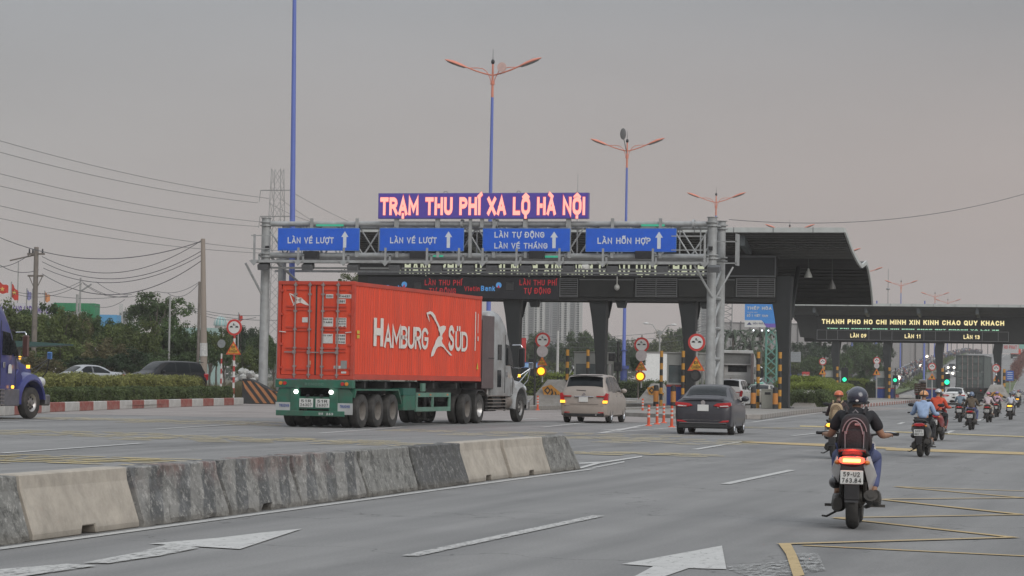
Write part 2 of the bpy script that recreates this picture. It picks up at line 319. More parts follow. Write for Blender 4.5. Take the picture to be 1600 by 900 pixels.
# ================================================================== ground, roads, markings
def mat_road(name, col, col2, spots):
    m = mat(name, col, 0.85, var=0.10, scale=0.35, bump=0)
    N = m.node_tree.nodes; L = m.node_tree.links; p = N['Principled BSDF']; cur = p.inputs['Base Color'].links[0].from_socket
    t = N.new('ShaderNodeTexCoord')
    q = N.new('ShaderNodeMapping'); q.inputs['Scale'].default_value = (1.1, .05, 1); L.new(t.outputs['Object'], q.inputs[0])
    a = N.new('ShaderNodeTexNoise'); a.inputs['Scale'].default_value = 1.4; a.inputs['Detail'].default_value = 4; L.new(q.outputs[0], a.inputs['Vector'])   # wheel tracks, along the road
    r = N.new('ShaderNodeMapRange'); r.inputs[1].default_value = .35; r.inputs[2].default_value = .7; r.inputs[3].default_value = 0; r.inputs[4].default_value = .8; L.new(a.outputs[0], r.inputs[0])
    x = N.new('ShaderNodeMix'); x.data_type = 'RGBA'; L.new(r.outputs[0], x.inputs[0]); L.new(cur, x.inputs[6]); x.inputs[7].default_value = (*col2, 1)
    b = N.new('ShaderNodeTexNoise'); b.inputs['Scale'].default_value = 38; b.inputs['Detail'].default_value = 6; b.inputs['Roughness'].default_value = .8; L.new(t.outputs['Object'], b.inputs['Vector'])   # aggregate
    r2 = N.new('ShaderNodeMapRange'); r2.inputs[1].default_value = .3; r2.inputs[2].default_value = .7; r2.inputs[3].default_value = .74; r2.inputs[4].default_value = 1.26; L.new(b.outputs[0], r2.inputs[0])
    y = N.new('ShaderNodeMix'); y.data_type = 'RGBA'; y.blend_type = 'MULTIPLY'; y.inputs[0].default_value = 1; L.new(x.outputs[2], y.inputs[6]); L.new(r2.outputs[0], y.inputs[7])
    # oil and tyre stains
    c = N.new('ShaderNodeTexNoise'); c.inputs['Scale'].default_value = spots; c.inputs['Detail'].default_value = 7; c.inputs['Roughness'].default_value = .6
    q2 = N.new('ShaderNodeMapping'); q2.inputs['Scale'].default_value = (.8, .22, 1); L.new(t.outputs['Object'], q2.inputs[0]); L.new(q2.outputs[0], c.inputs['Vector'])
    r3 = N.new('ShaderNodeMapRange'); r3.inputs[1].default_value = .53; r3.inputs[2].default_value = .72; r3.inputs[3].default_value = 1.03; r3.inputs[4].default_value = .66; L.new(c.outputs[0], r3.inputs[0])
    z = N.new('ShaderNodeMix'); z.data_type = 'RGBA'; z.blend_type = 'MULTIPLY'; z.inputs[0].default_value = 1; L.new(y.outputs[2], z.inputs[6]); L.new(r3.outputs[0], z.inputs[7])
    # thin cracks
    v = N.new('ShaderNodeTexVoronoi'); v.feature = 'DISTANCE_TO_EDGE'; v.inputs['Scale'].default_value = .16
    wv = N.new('ShaderNodeTexNoise'); wv.inputs['Scale'].default_value = .8; wv.inputs['Detail'].default_value = 5; L.new(t.outputs['Object'], wv.inputs['Vector'])
    ad = N.new('ShaderNodeVectorMath'); ad.operation = 'ADD'; sc_ = N.new('ShaderNodeVectorMath'); sc_.operation = 'SCALE'; sc_.inputs['Scale'].default_value = 3.0
    L.new(wv.outputs['Color'], sc_.inputs[0]); L.new(sc_.outputs[0], ad.inputs[0]); L.new(t.outputs['Object'], ad.inputs[1]); L.new(ad.outputs[0], v.inputs['Vector'])
    r4 = N.new('ShaderNodeMapRange'); r4.inputs[1].default_value = .001; r4.inputs[2].default_value = .005; r4.inputs[3].default_value = .6; r4.inputs[4].default_value = 1; L.new(v.outputs['Distance'], r4.inputs[0])
    z2 = N.new('ShaderNodeMix'); z2.data_type = 'RGBA'; z2.blend_type = 'MULTIPLY'; z2.inputs[0].default_value = 1; L.new(z.outputs[2], z2.inputs[6]); L.new(r4.outputs[0], z2.inputs[7])
    L.new(z2.outputs[2], p.inputs['Base Color'])
    bp = N.new('ShaderNodeBump'); bp.inputs['Strength'].default_value = .35; bp.inputs['Distance'].default_value = .01; L.new(b.outputs[0], bp.inputs['Height']); L.new(bp.outputs[0], p.inputs['Normal'])
    return m
ASPH = mat_road('asphalt', (.212, .208, .203), (.142, .141, .139), .5)
CONC = mat_road('concrete_pavement', (.265, .235, .22), (.215, .193, .182), .4)
HILLROAD = mat('far_asphalt', (.20, .195, .19), .85, var=.12, scale=.1)
DIRT = mat('verge_soil', (.09, .085, .05), .95, var=.35, scale=.4)
def worn(name, col, amt):
    m = mat(name, col, .7, var=.08, scale=4); N = m.node_tree.nodes; L = m.node_tree.links; p = N['Principled BSDF']
    t = N.new('ShaderNodeTexCoord'); n = N.new('ShaderNodeTexNoise'); n.inputs['Scale'].default_value = 16; n.inputs['Detail'].default_value = 10; n.inputs['Roughness'].default_value = .75
    q = N.new('ShaderNodeMapping'); q.inputs['Scale'].default_value = (1, .35, 1); L.new(t.outputs['Object'], q.inputs[0]); L.new(q.outputs[0], n.inputs['Vector'])
    r = N.new('ShaderNodeMapRange'); r.inputs[1].default_value = amt - .10; r.inputs[2].default_value = amt + .09; r.inputs[3].default_value = 0; r.inputs[4].default_value = 1; L.new(n.outputs[0], r.inputs[0]); L.new(r.outputs[0], p.inputs['Alpha'])
    return m
PW = worn('road_paint_white', (.45, .445, .43), .36); PWF = worn('road_paint_faded', (.34, .34, .33), .53); PWX = worn('road_paint_worn', (.43, .425, .41), .43)
PY = worn('road_paint_yellow', (.42, .31, .15), .32); PYF = worn('road_paint_yellow_worn', (.46, .37, .18), .40)

def sheet(name, pts, z, mt, parent=None, kind='structure'):
    me = bpy.data.meshes.new(name); me.from_pydata([(p[0], p[1], z) for p in pts], [], [tuple(range(len(pts)))]); me.materials.append(mt)
    o = link(name, me, parent)
    if kind and parent is None: o['kind'] = kind
    return o
sheet('ground', [(-1500, -200), (1500, -200), (1500, 3200), (-1500, 3200)], -.06, DIRT)
road = sheet('road', [(-52, -60), (60, -60), (60, 352), (-78, 352), (-78, 96), (-52, 88)], 0, ASPH)
apron = sheet('concrete_apron', [(-56, 80), (-30, 84), (-19.2, 92), (-19.2, 175), (-56, 175)], .004, CONC)
service = MB().prism([(-90, 60), (-56.5, 60), (-56.5, 260), (-90, 260)], 'z', -.05, .45).obj('service_road', CONC); service['kind'] = 'structure'
ZL = [.008]
def gline(a, b, wd, mt, z=None, name='lane_line'):
    ZL[0] = .008 + (ZL[0] - .008 + .0011) % .0055; z = ZL[0] if z is None else z
    a = G(*a); b = G(*b); d = (b - a).normalized(); n = Vector((-d.y, d.x, 0)) * wd / 2
    return sheet(name, [a - n, b - n, b + n, a + n], z, mt, road, None)
def gpoly(pp, mt, z=None, name='road_marking'):
    ZL[0] = .008 + (ZL[0] - .008 + .0011) % .0055; z = ZL[0] if z is None else z + .003
    return sheet(name, [G(*p) for p in pp], z, mt, road, None)
sheet('edge_line', [(-10.0, 12), (-9.87, 12), (-10.17, 42.5), (-10.30, 42.5)], .008, PW, road, None)
for a, b in (((1133, 757), (1238, 735)), ((640, 870), (935, 807))): gline(a, b, .15, PW if a[0] > 1000 else PWX)
for a, b in (((1085, 703), (1163, 690)), ((1238, 681.5), (1283, 677)), ((1475, 678.5), (1489, 673)), ((1528, 657.5), (1534, 655)), ((1404, 663), (1412, 660)), ((0, 709), (222, 693)), ((240, 671.5), (405, 661)), ((500, 677), (630, 667.5)), ((846, 668), (912, 661)), ((1175, 660), (1290, 644)), ((0, 660), (140, 655)), ((740, 661), (840, 654)), ((937, 677), (1060, 668)), ((937, 677), (1040, 659)), ((940, 673), (1000, 668)), ((965, 673.5), (1003, 665))): gline(a, b, .17, PW)
# chevron end by the last barrier
gpoly([(905, 731), (930, 724), (1003, 713), (1003, 715), (938, 725), (908, 733)], PW)
gpoly([(905, 723.5), (938, 722), (938, 724), (905, 725.5)], PW); gpoly([(925, 731), (975, 721), (976, 723), (925, 733)], PWX)
# arrows
gpoly([(472, 827.5), (375, 859.5), (233, 851), (340, 842), (406, 834)], PW, name='lane_arrow')
gpoly([(269, 850), (312, 857.5), (250, 870), (169, 882), (130, 881), (220, 864)], PWX, name='lane_arrow'); gpoly([(105, 883), (150, 886), (20, 905), (-60, 910), (-40, 895)], PWX, name='lane_arrow')
gpoly([(971, 882.6), (1128, 853.7), (1135, 890.7), (1076, 889), (1044, 900), (1000, 915), (960, 915), (995, 900), (1021, 886)], PW, name='lane_arrow')
gpoly([(1135, 886), (1240, 876), (1290, 893), (1180, 905), (1140, 892)], PWF); gpoly([(1243, 866), (1278, 867), (1290, 893), (1262, 894)], PWF, z=.012)
# yellow box junction
gpoly([(1216, 851), (1236, 852.5), (1244, 868), (1257, 901), (1240, 905), (1228, 868)], PY, z=.012)
for a, b, wd in (((1218, 851.5), (1586, 840.8), .12), ((1254, 853), (1602, 869.8), .11), ((1305, 810), (1587, 841), .12), ((1305, 810), (1598, 805), .12), ((1379, 781.6), (1597, 805), .13), ((1379, 781), (1600, 778.7), .13), ((1400, 761), (1600, 778.5), .13), ((1400, 761), (1602, 768), .12)):
    gline(a, b, wd, PY, name='yellow_line')
gpoly([(1384, 700), (1600, 707), (1600, 711), (1384, 704)], PY, name='yellow_line'); gpoly([(1159, 690), (1290, 694), (1400, 700), (1400, 702.5), (1290, 698), (1160, 692)], PY, name='yellow_line')
gpoly([(1384, 674), (1600, 682), (1600, 683.5), (1384, 675.5)], PYF, name='yellow_line'); gpoly([(1250, 665), (1320, 667), (1320, 669), (1250, 667)], PYF, name='yellow_line')
rumble = MB()
RZZ = [.0115]
def rumb(cx, cy, halfw, n=5, gapm=.75):
    RZZ[0] += .0004; z_ = RZZ[0]
    c = G(cx, cy)
    for k in range(n):
        y = c.y + (k - n / 2) * gapm; x = c.x - halfw
        while x < c.x + halfw:
            l = random.uniform(.55, 1.1); rumble.add([(x, y, z_), (x + l, y - .03, z_), (x + l, y + .17, z_), (x, y + .2, z_)], [(0, 1, 2, 3)]); x += l + random.choice((.15, .3, 1.1))
for a in ((25, 718, 1.6), (95, 717, 1.6), (170, 719, 1.5), (245, 722, 1.2), (60, 678, 3.2, 4), (120, 676, 2.2, 4), (170, 656, 3, 5), (250, 657, 3.6, 5), (330, 662, 2.6, 4), (320, 688, 1.8, 4), (400, 685, 2.2, 4), (520, 689, 1.5, 4), (600, 694, 1.3, 4), (735, 675, 2.4, 4), (860, 682, 2.8, 4), (940, 679, 2.4, 4), (1010, 687, 2.2, 5), (1040, 692, 1.6, 4), (935, 708, 1.8, 4), (1000, 710, 1.2, 3), (1195, 669, 2.2, 4)): rumb(*a)
rb = rumble.obj('rumble_strip', PYF, road, fixn=False); rb['kind'] = 'stuff'

# ================================================================== concrete barriers along the lane
def stripe_mat(name, base, dark, pink, worn_amt, tan=False):
    m = bpy.data.materials.new(name); m.use_nodes = True; N = m.node_tree.nodes; L = m.node_tree.links; p = N['Principled BSDF']; p.inputs['Roughness'].default_value = .9
    t = N.new('ShaderNodeTexCoord'); s = N.new('ShaderNodeSeparateXYZ'); L.new(t.outputs['Object'], s.inputs[0])
    oi = N.new('ShaderNodeObjectInfo')
    sh = N.new('ShaderNodeVectorMath'); sh.operation = 'SCALE'; sh.inputs[0].default_value = (13, 7, 5); L.new(oi.outputs['Random'], sh.inputs['Scale'])
    pv = N.new('ShaderNodeVectorMath'); pv.operation = 'ADD'; L.new(t.outputs['Object'], pv.inputs[0]); L.new(sh.outputs[0], pv.inputs[1])
    def noi(sc, det=8, ro=.65):
        n = N.new('ShaderNodeTexNoise'); n.inputs['Scale'].default_value = sc; n.inputs['Detail'].default_value = det; n.inputs['Roughness'].default_value = ro; L.new(pv.outputs[0], n.inputs['Vector']); return n.outputs[0]
    def mr(src, a, b, c=0, d=1):
        r = N.new('ShaderNodeMapRange'); r.inputs[1].default_value = a; r.inputs[2].default_value = b; r.inputs[3].default_value = c; r.inputs[4].default_value = d; L.new(src, r.inputs[0]); return r.outputs[0]
    def mix(f, a, b):
        x = N.new('ShaderNodeMix'); x.data_type = 'RGBA'; L.new(f, x.inputs[0])
        for k, v in ((6, a), (7, b)):
            if isinstance(v, tuple): x.inputs[k].default_value = (*v, 1)
            else: L.new(v, x.inputs[k])
        return x.outputs[2]
    cur = mix(mr(noi(3), .35, .65), base, tuple(c * .72 for c in base))
    if dark:
        a = N.new('ShaderNodeMath'); a.operation = 'MULTIPLY_ADD'; L.new(s.outputs[2], a.inputs[0]); a.inputs[1].default_value = -.62; L.new(s.outputs[1], a.inputs[2])
        b = N.new('ShaderNodeMath'); b.operation = 'MULTIPLY_ADD'; L.new(noi(6), b.inputs[0]); b.inputs[1].default_value = .06; L.new(a.outputs[0], b.inputs[2])
        c = N.new('ShaderNodeMath'); c.operation = 'PINGPONG'; L.new(b.outputs[0], c.inputs[0]); c.inputs[1].default_value = .36
        st = mr(c.outputs[0], .17, .20)
        cur = mix(st, cur, mix(mr(noi(2.2), .45, .6), dark, tuple(d * 1.7 + .01 for d in dark)))
        pk = N.new('ShaderNodeMath'); pk.operation = 'MULTIPLY'; L.new(mr(s.outputs[2], .3, .55), pk.inputs[0]); L.new(mr(noi(1.4), .48, .62, 0, .75), pk.inputs[1])
        cur = mix(pk.outputs[0], cur, pink)
    cur = mix(mr(noi(11, 12, .85), .52, .58, 0, worn_amt * 1.3), cur, (.42, .41, .385))
    cur = mix(mr(noi(5, 11, .85), .50, .57, 0, (.6 if dark else .8) if not tan else .12), cur, (.06, .06, .055))
    low = mr(s.outputs[2], .0, .12, .5, 0); cur = mix(low, cur, (.17, .155, .13))
    L.new(cur, p.inputs['Base Color'])
    bp = N.new('ShaderNodeBump'); bp.inputs['Strength'].default_value = .7 if not tan else .25; bp.inputs['Distance'].default_value = .015; L.new(noi(22, 8, .7), bp.inputs['Height']); L.new(bp.outputs[0], p.inputs['Normal'])
    return m
BM = {'old': stripe_mat('barrier_mottled', (.21, .208, .195), None, None, .45), 'tan': stripe_mat('barrier_new', (.44, .395, .335), None, None, .08, True),
      'stripe': stripe_mat('barrier_striped', (.25, .245, .232), (.085, .087, .088), (.20, .115, .10), .5), 'dark': stripe_mat('barrier_dark', (.10, .10, .10), None, None, .4)}
def barrier(y0, y1, kind, label, chip=0, notch=True):
    t = thing('concrete_barrier', label, 'barrier', (foot_x(y0) - .28, y0, 0), 0, 'concrete barriers along the lane')
    Ln = y1 - y0 - .06; n = 14; prof = [(-.28, 0), (-.28, .06), (-.14, .47), (-.125, .6), (.125, .6), (.14, .47), (.28, .06), (.28, 0)]
    B = MB(); rings = []; rr = random.Random(int(y0 * 10))
    ys = sorted(set([0, Ln] + [Ln * i / n for i in range(n + 1)] + ([Ln * .5 - .22, Ln * .5 - .14, Ln * .5 + .14, Ln * .5 + .22] if notch else [])))
    rough_ = 0 if kind == 'tan' else .012
    for y in ys:
        ring = []; k = 0.0
        if notch and abs(y - Ln * .5) < .145: k = .085
        top = .6
        if chip and y > Ln - .5: top = .6 - .32 * (y - (Ln - .5)) / .5 * rr.uniform(.8, 1.1)
        for px, pz in prof:
            z = max(pz, k) if pz < .1 else min(pz, top)
            ring.append((px + rr.uniform(-1, 1) * rough_, y + (rr.uniform(0, 1) * rough_ * 2 if y == 0 else 0), z + rr.uniform(-1, .3) * rough_))
        rings.append(ring)
    B.loft(rings); o = B.obj('barrier_body', BM[kind], t, bevel=.012)
    t.rotation_euler = (0, 0, .0115 + rr.uniform(-.012, .012)); t.location.x += rr.uniform(-.035, .035)
    return t
bnd = [(-60, 858), (54, 846), (223, 820), (360, 801.5), (473, 786), (573, 772.5), (655, 763), (730, 753), (797, 745), (857, 738), (904, 732.5)]
def foot_x(y): return -10.2 - .0115 * (y - 20)
def foot_y(px_):
    r = ray(px_, 780); y = 30.0
    for _ in range(20): y = foot_x(y) * r[1] / r[0]
    return y
ys_ = [foot_y(b[0]) for b in bnd]
kinds = ['old', 'tan', 'stripe', 'stripe', 'stripe', 'old', 'dark', 'tan', 'tan', 'old']
labs = ['mottled black and white concrete barrier cut by the picture edge', 'long clean tan concrete barrier between the mottled one and a striped one', 'striped worn concrete barrier beside the long clean tan barrier', 'striped worn concrete barrier in the middle of three striped ones',
        'striped worn concrete barrier next to a mottled unstriped barrier', 'mottled grey concrete barrier between a striped and a dark barrier', 'dark blackened concrete barrier before the two short tan ones', 'clean tan short concrete barrier touching the dark blackened barrier', 'clean tan short concrete barrier next to the broken end barrier', 'chipped dark mottled concrete barrier with broken corner at the row end']
for i in range(10): barrier(ys_[i], ys_[i + 1], kinds[i], labs[i], chip=(i == 9), notch=i in (1, 7, 8, 3))
barrier(ys_[0] - 3, ys_[0], 'stripe', 'striped barrier beyond the picture edge before the mottled one', 0)

# ================================================================== kerbs and islands
KR = mat('kerb_red', (.26, .065, .05), .8, var=.2, scale=8, dirt=(.35, .3, .27), dirt_amt=.5, dirt_scale=5); KW = mat('kerb_white', (.46, .45, .43), .8, var=.15, scale=8, dirt=(.2, .18, .16), dirt_amt=.5, dirt_scale=4)
KC = mat('kerb_concrete', (.25, .235, .215), .9, var=.2, scale=5, dirt=(.1, .09, .08), dirt_amt=.6, dirt_scale=3); PAVE = mat('island_paving', (.27, .255, .235), .9, var=.12, scale=2, dirt=(.16, .14, .12), dirt_amt=.5)
def kerb(pts, h, wd, step, ms, name, kind='structure'):      # kerb stones along a line; pts are ground points
    root = bpy.data.objects.new(name, None); COL.objects.link(root); root['kind'] = kind; i = 0
    for a, b in zip(pts[:-1], pts[1:]):
        a, b = Vector((a[0], a[1], 0)), Vector((b[0], b[1], 0)); L_ = (b - a).length; n = max(1, round(L_ / step)); d = (b - a) / n; an = math.atan2(d.y, d.x)
        for k in range(n):
            c = a + d * (k + .5); m_ = ms[i % len(ms)]; i += 1; l = d.length - .02
            B = MB().bx(-l / 2, l / 2, -wd / 2, wd / 2, 0, h); o = B.obj('kerb_stone', m_, root, bevel=.02, rot=(0, 0, an)); o.location = c
    return root
kl = [G(0, 650), G(72, 644), G(220, 638), G(376, 632.5)]
kerb(kl, .36, .3, 2.0, [KW, KR], 'striped_kerb')
isl = [(-18.35, 106), (-19.0, 113), (-19.9, 124), (-21.2, 145), (-23, 175), (-27.5, 262), (-31, 262), (-30, 175), (-26.9, 150), (-26.6, 112), (-25.5, 108), (-21.5, 103.5)]
islb = MB().prism(isl, 'z', 0, .17).obj('traffic_island', PAVE); islb['kind'] = 'structure'
kerb([(-21.5, 103.3), (-18.2, 105.8), (-18.85, 113), (-19.75, 124), (-21.05, 145), (-22.85, 175), (-27.3, 262)], .21, .16, .55 if True else 1, [KC], 'island_kerb') if False else None
kk = [(-21.5, 103.3), (-18.2, 105.8), (-18.85, 113), (-19.75, 124), (-21.05, 145)]
kerb(kk, .22, .18, .7, [KC, mat('kerb_concrete_pale', (.31, .29, .27), .9, var=.2, scale=6, dirt=(.12, .1, .09), dirt_amt=.5)], 'island_kerb')
kerb([(-21.05, 145), (-22.85, 175), (-27.3, 262)], .24, .2, 1.4, [KW, KR], 'striped_median_kerb')
for x in (-28.0, -33.2, -38.4, -43.6):
    y0 = 118 if x > -45 else 125
    p_ = [(x - .7, y0 + 2), (x, y0), (x + .7, y0 + 2), (x + .8, 172), (x - .8, 172)]
    o = MB().prism(p_, 'z', 0, .2).obj('booth_island', PAVE, bevel=.02); o['kind'] = 'structure'
    kerb([(x - .8, y0 + 2), (x, y0 - .15), (x + .8, y0 + 2), (x + .9, 150)], .22, .14, .9, [KC], 'booth_island_kerb')
# left island planted with hedges
lp = [(kl[0].x, kl[0].y), (kl[1].x, kl[1].y), (kl[3].x, kl[3].y), (kl[3].x - 2.2, kl[3].y + 1), (kl[1].x - 3.2, kl[1].y + 1), (kl[0].x - 3, kl[0].y)]
sheet('planting_bed', lp, .15, DIRT)

# ================================================================== gantry
GY = 124.0
GS = mat('galvanised_steel', (.34, .35, .35), .55, .15, var=.14, scale=3, dirt=(.23, .23, .22), dirt_amt=.6, dirt_scale=2.5)
GSD = mat('dark_steel', (.13, .135, .14), .55, .3, var=.15, scale=3); BLK = mat('black_plastic', (.018, .018, .02), .45, var=.1)
gan = thing('sign_gantry', 'grey steel truss gantry over the lanes carrying blue lane signs', 'gantry', (0, 0, 0))
def P(B, a, b, r, n=6, **k): return B.cyl(a, b, r, n=n, **k)
xl = YP(413, 500, GY).x; xr = YP(1111, 500, GY).x; ztop = YP(760, 350, GY).z; zbot = YP(760, 400, GY).z; ycb = GY + 2.5
xw0 = YP(398, 390, GY - .6).x; xw1 = YP(1101, 410, GY - .6).x
for x, y, zt in ((xl, GY, YP(420, 341, GY).z), (xl, ycb, zbot + .2), (xr, GY, YP(1110, 340, GY).z), (xr, ycb, YP(1130, 346, ycb).z)):
    B = MB(); B.cyl((x, y, 0.1), (x, y, zt), .24 if y == GY else .215, n=20); B.cyl((x, y, zt), (x, y, zt + .03), .29, n=20); B.cyl((x, y, .1), (x, y, .16), .5, n=16)
    for z in (zbot, ztop): 
        if z < zt: B.cyl((x, y, z - .12), (x, y, z - .06), .33, n=16); B.cyl((x, y, z + .06), (x, y, z + .12), .33, n=16)
    B.obj('column', GS, gan)
for x in (xr,):
    for k, z in enumerate([1.2, 2.75, 4.3, 5.85]):
        P(MB(), (x, GY, z), (x, ycb, z), .09, 8).obj('cross_tie', GS, gan)
        P(MB(), (x, GY, z), (x, ycb, z + 1.5), .07, 8).obj('diagonal_tie', GS, gan)
for y in (GY, ycb):
    for z, r in ((ztop, .14), (zbot, .15)):
        xa, xb = xl, xr
        o = P(MB(), (xa, y, z), (xb, y, z), r, 14).obj('chord', GS, gan)
nseg = 22
for i in range(nseg):
    x0 = xl + (xr - xl) * i / nseg; x1 = xl + (xr - xl) * (i + 1) / nseg
    for y in (GY, ycb):
        P(MB(), (x0, y, zbot if i % 2 else ztop), (x1, y, ztop if i % 2 else zbot), .045).obj('truss_diagonal', GS, gan)
    P(MB(), (x1, GY, ztop), (x1, ycb, ztop), .045).obj('truss_strut', GS, gan); P(MB(), (x1, GY, zbot), (x1, ycb, zbot), .045).obj('truss_strut', GS, gan)
    P(MB(), (x0, GY if i % 2 else ycb, ztop), (x1, ycb if i % 2 else GY, ztop), .035).obj('truss_brace', GS, gan)
    P(MB(), (x1, ycb, zbot), (x1, ycb, ztop), .04).obj('truss_strut', GS, gan)
for fx in (.452, .96, .53):      # flanges
    x = xl + (xr - xl) * fx; MB().cyl((x - .06, GY, ztop), (x + .06, GY, ztop), .24, n=14).obj('flange', GS, gan)
# walkway with railing and floor brackets
wy0, wy1 = GY - 1.15, GY - .45; zw = YP(760, 410, GY - .8).z
W_ = MB().bx(xw0, xw1, wy0, wy0 + .07, zw - .07, zw + .07).bx(xw0, xw1, wy1, wy1 + .06, zw - .07, zw + .05)
W_.obj('walkway_beam', GS, gan); MB().bx(xw0, xw1, wy0 + .07, wy1, zw - .02, zw + .02).obj('walkway_grating', GSD, gan)
MB().bx(xw0, xw1, GY + .1, GY + .2, zw - .34, zw - .24).bx(xw0, xw1, ycb - .1, ycb, zw - .42, zw - .3).obj('lower_rail', GS, gan)
post_px = [397, 466, 537, 602, 667, 717, 754, 807, 874, 942, 1020, 1101]
for p in post_px:
    x = YP(p, 400, wy0).x
    MB().bx(x - .05, x + .05, wy0 - .03, wy0 + .05, zw - .1, zbot + .35 if p not in (397, 1101) else zw + 1.42).obj('railing_post', GS, gan)
    MB().prism([(x - .26, zw + .04), (x + .26, zw + .04), (x, zw - .24)], 'y', wy0 - .06, wy0 - .012).obj('gusset_plate', GS, gan)
    MB().bx(x + .15, x + .75, wy0 + .1, wy0 + .5, zw - .42, zw - .12, tilt=.3).obj('lane_sensor', GSD, gan, bevel=.02)
    MB().bx(x - .04, x + .06, wy1, GY + .1, zbot - .05, zbot + .05).bx(x - .04, x + .06, wy1, wy1 + .06, zw, zbot).obj('bracket_arm', GS, gan)
for x0, x1 in ((xw0, YP(436, 390, GY).x), (YP(1056, 390, GY).x, xw1)):
    for z in (zw + .65, zw + 1.35): MB().bx(x0, x1, wy0 - .01, wy0 + .04, z - .025, z + .025).obj('railing', GS, gan)
for x, s_ in ((xl, -1), (xr, 1)):
    a = (x + s_ * .1, GY - .2, zw - 1.7); b = (x + s_ * .72 if s_ < 0 else x - .7, wy0 + .1, zw - .1); P(MB(), a, b, .06).obj('knee_brace', GS, gan)
P(MB(), (xl + .3, GY, zbot - .1), (xl + 1.3, ycb, zbot - 1.6), .06).obj('knee_brace', GS, gan)
x2 = YP(1150, 400, ycb).x
for z in (zw + .1, zw + 1.2): MB().bx(xr, xr + 1.1, GY + .9, GY + .96, z - .03, z + .03).obj('railing', GS, gan)
MB().bx(xr + 1.02, xr + 1.1, GY + .9, GY + 1.7, zw, zw + 1.6).obj('railing_post', GS, gan)
P(MB(), (xr + .1, GY + .3, zw - 1.8), (xr + .9, GY + 1, zw - .1), .05).obj('knee_brace', GS, gan)
for px_, py_ in ((417, 387), (1110, 388)):
    c = YP(px_, py_, GY - .4); MB().bx(c.x - .1, c.x + .1, c.y, c.y + .12, c.z - .1, c.z + .1).obj('junction_box', BLK, gan)
for px0, px1 in ((473, 497), (640, 665), (826, 850), (992, 1018)):
    a = YP(px0, 392, GY - .42); b = YP(px1, 404, GY - .42); MB().bx(a.x, b.x, GY - .42, GY - .18, b.z, a.z).obj('camera_box', BLK, gan, bevel=.02)
cm = YP(914, 417, GY - 1.3); MB().bx(cm.x - .17, cm.x + .17, cm.y, cm.y + .4, cm.z - .1, cm.z + .12).cyl((cm.x - .06, cm.y - .04, cm.z), (cm.x - .06, cm.y + .02, cm.z), .07).obj('camera', mat('camera_white', (.6, .6, .57), .4), gan, bevel=.015)
GREEN = glow('green_glow', (.05, .45, .28), .4)
SB = mat('sign_blue', (.018, .115, .62), .38, var=.07, scale=2.2, dirt=(.03, .13, .52), dirt_amt=.25); SWH = mat('sign_white', (.62, .66, .72), .5, var=.04); SEDGE = mat('sign_edge', (.10, .22, .52), .4)
def lane_sign(x0, y0, x1, y1, lines, arrow_px, label):
    a = YP(x0, y0, GY - .3); b = YP(x1, (y1 + y0) / 2, GY - .3); c = YP((x0 + x1) / 2, y0, GY - .3).z; d = YP((x0 + x1) / 2, y1, GY - .3).z
    t = thing('lane_sign', label, 'sign', ((a.x + b.x) / 2, GY - .3, (c + d) / 2), 0, 'blue lane signs on the gantry'); W, H = (b.x - a.x) / 2, (c - d) / 2
    MB().bx(-W, W, 0, .06, -H, H).obj('sign_board', SB, t, bevel=.012); MB().bx(-W, W, .06, .12, H - .25, H - .17).bx(-W, W, .06, .12, -H + .17, -H + .25).obj('backing_rail', GSD, t)
    MB().bx(-W - .02, W + .02, .005, .05, H, H + .025).bx(-W - .02, W + .02, .005, .05, -H - .025, -H).bx(-W - .025, -W, .005, .05, -H, H).bx(W, W + .025, .005, .05, -H, H).obj('sign_frame', SEDGE, t)
    s = (x1 - x0) / (2 * W)
    for tx, px0, px1, pyt, pyb in lines: text(tx, (px0 - (x0 + x1) / 2) / s, ((y0 + y1) / 2 - pyb) / s, (px1 - px0) / s, (pyb - pyt) / s, 0, SWH, t, t=.19, gap=.25, depth=.006)
    ax = (arrow_px - (x0 + x1) / 2) / s; h = H * .75
    patchmesh('arrow', [(ax - .09, -.008, -h), (ax + .09, -.008, -h), (ax + .09, -.008, h * .3), (ax + .2, -.008, h * .3), (ax, -.008, h), (ax - .2, -.008, h * .3), (ax - .09, -.008, h * .3)], SWH, t)
    return t
lane_sign(435, 357, 561, 391, [('LÀN VÉ LƯỢT', 450, 522, 371, 380)], 539, 'blue lane sign with one line of text, first from the left gantry column')
lane_sign(594, 357, 724, 391.5, [('LÀN VÉ LƯỢT', 610, 683, 371, 380)], 701, 'blue lane sign with one line of text hanging under the LED board start')
lane_sign(755, 357.5, 890, 392, [('LÀN TỰ ĐỘNG', 773, 851, 362.8, 371.5), ('LÀN VÉ THÁNG', 773, 856, 379.5, 388)], 866, 'blue lane sign carrying two lines of white text')
lane_sign(916, 357.5, 1056, 393, [('LÀN HỖN HỢP', 934, 1017, 371.5, 381)], 1030, 'blue lane sign nearest the right double gantry column')
gs_ = [(515, 352, 1.5), (682, 400, .7), (861, 401, .7), (1020, 352, 1.2)]  # bars on the top pipe are painted green reflections, the lower ones lamps
for k, (px_, py_, l) in enumerate(gs_):
    c = YP(px_, py_, GY - .2); o = MB().bx(c.x - l / 2, c.x + l / 2, GY - .22, GY - .12, c.z - .05, c.z + .05).obj('green_lamp_and_glint', GREEN, gan)
# small uprights holding boards
for p in (487, 558, 621, 685, 735, 772, 822, 890, 957, 1032):
    x = YP(p, 350, GY - .2).x; MB().bx(x - .08, x + .08, GY - .24, GY - .15, zbot - .1, ztop + .28).obj('sign_upright', GS, gan)
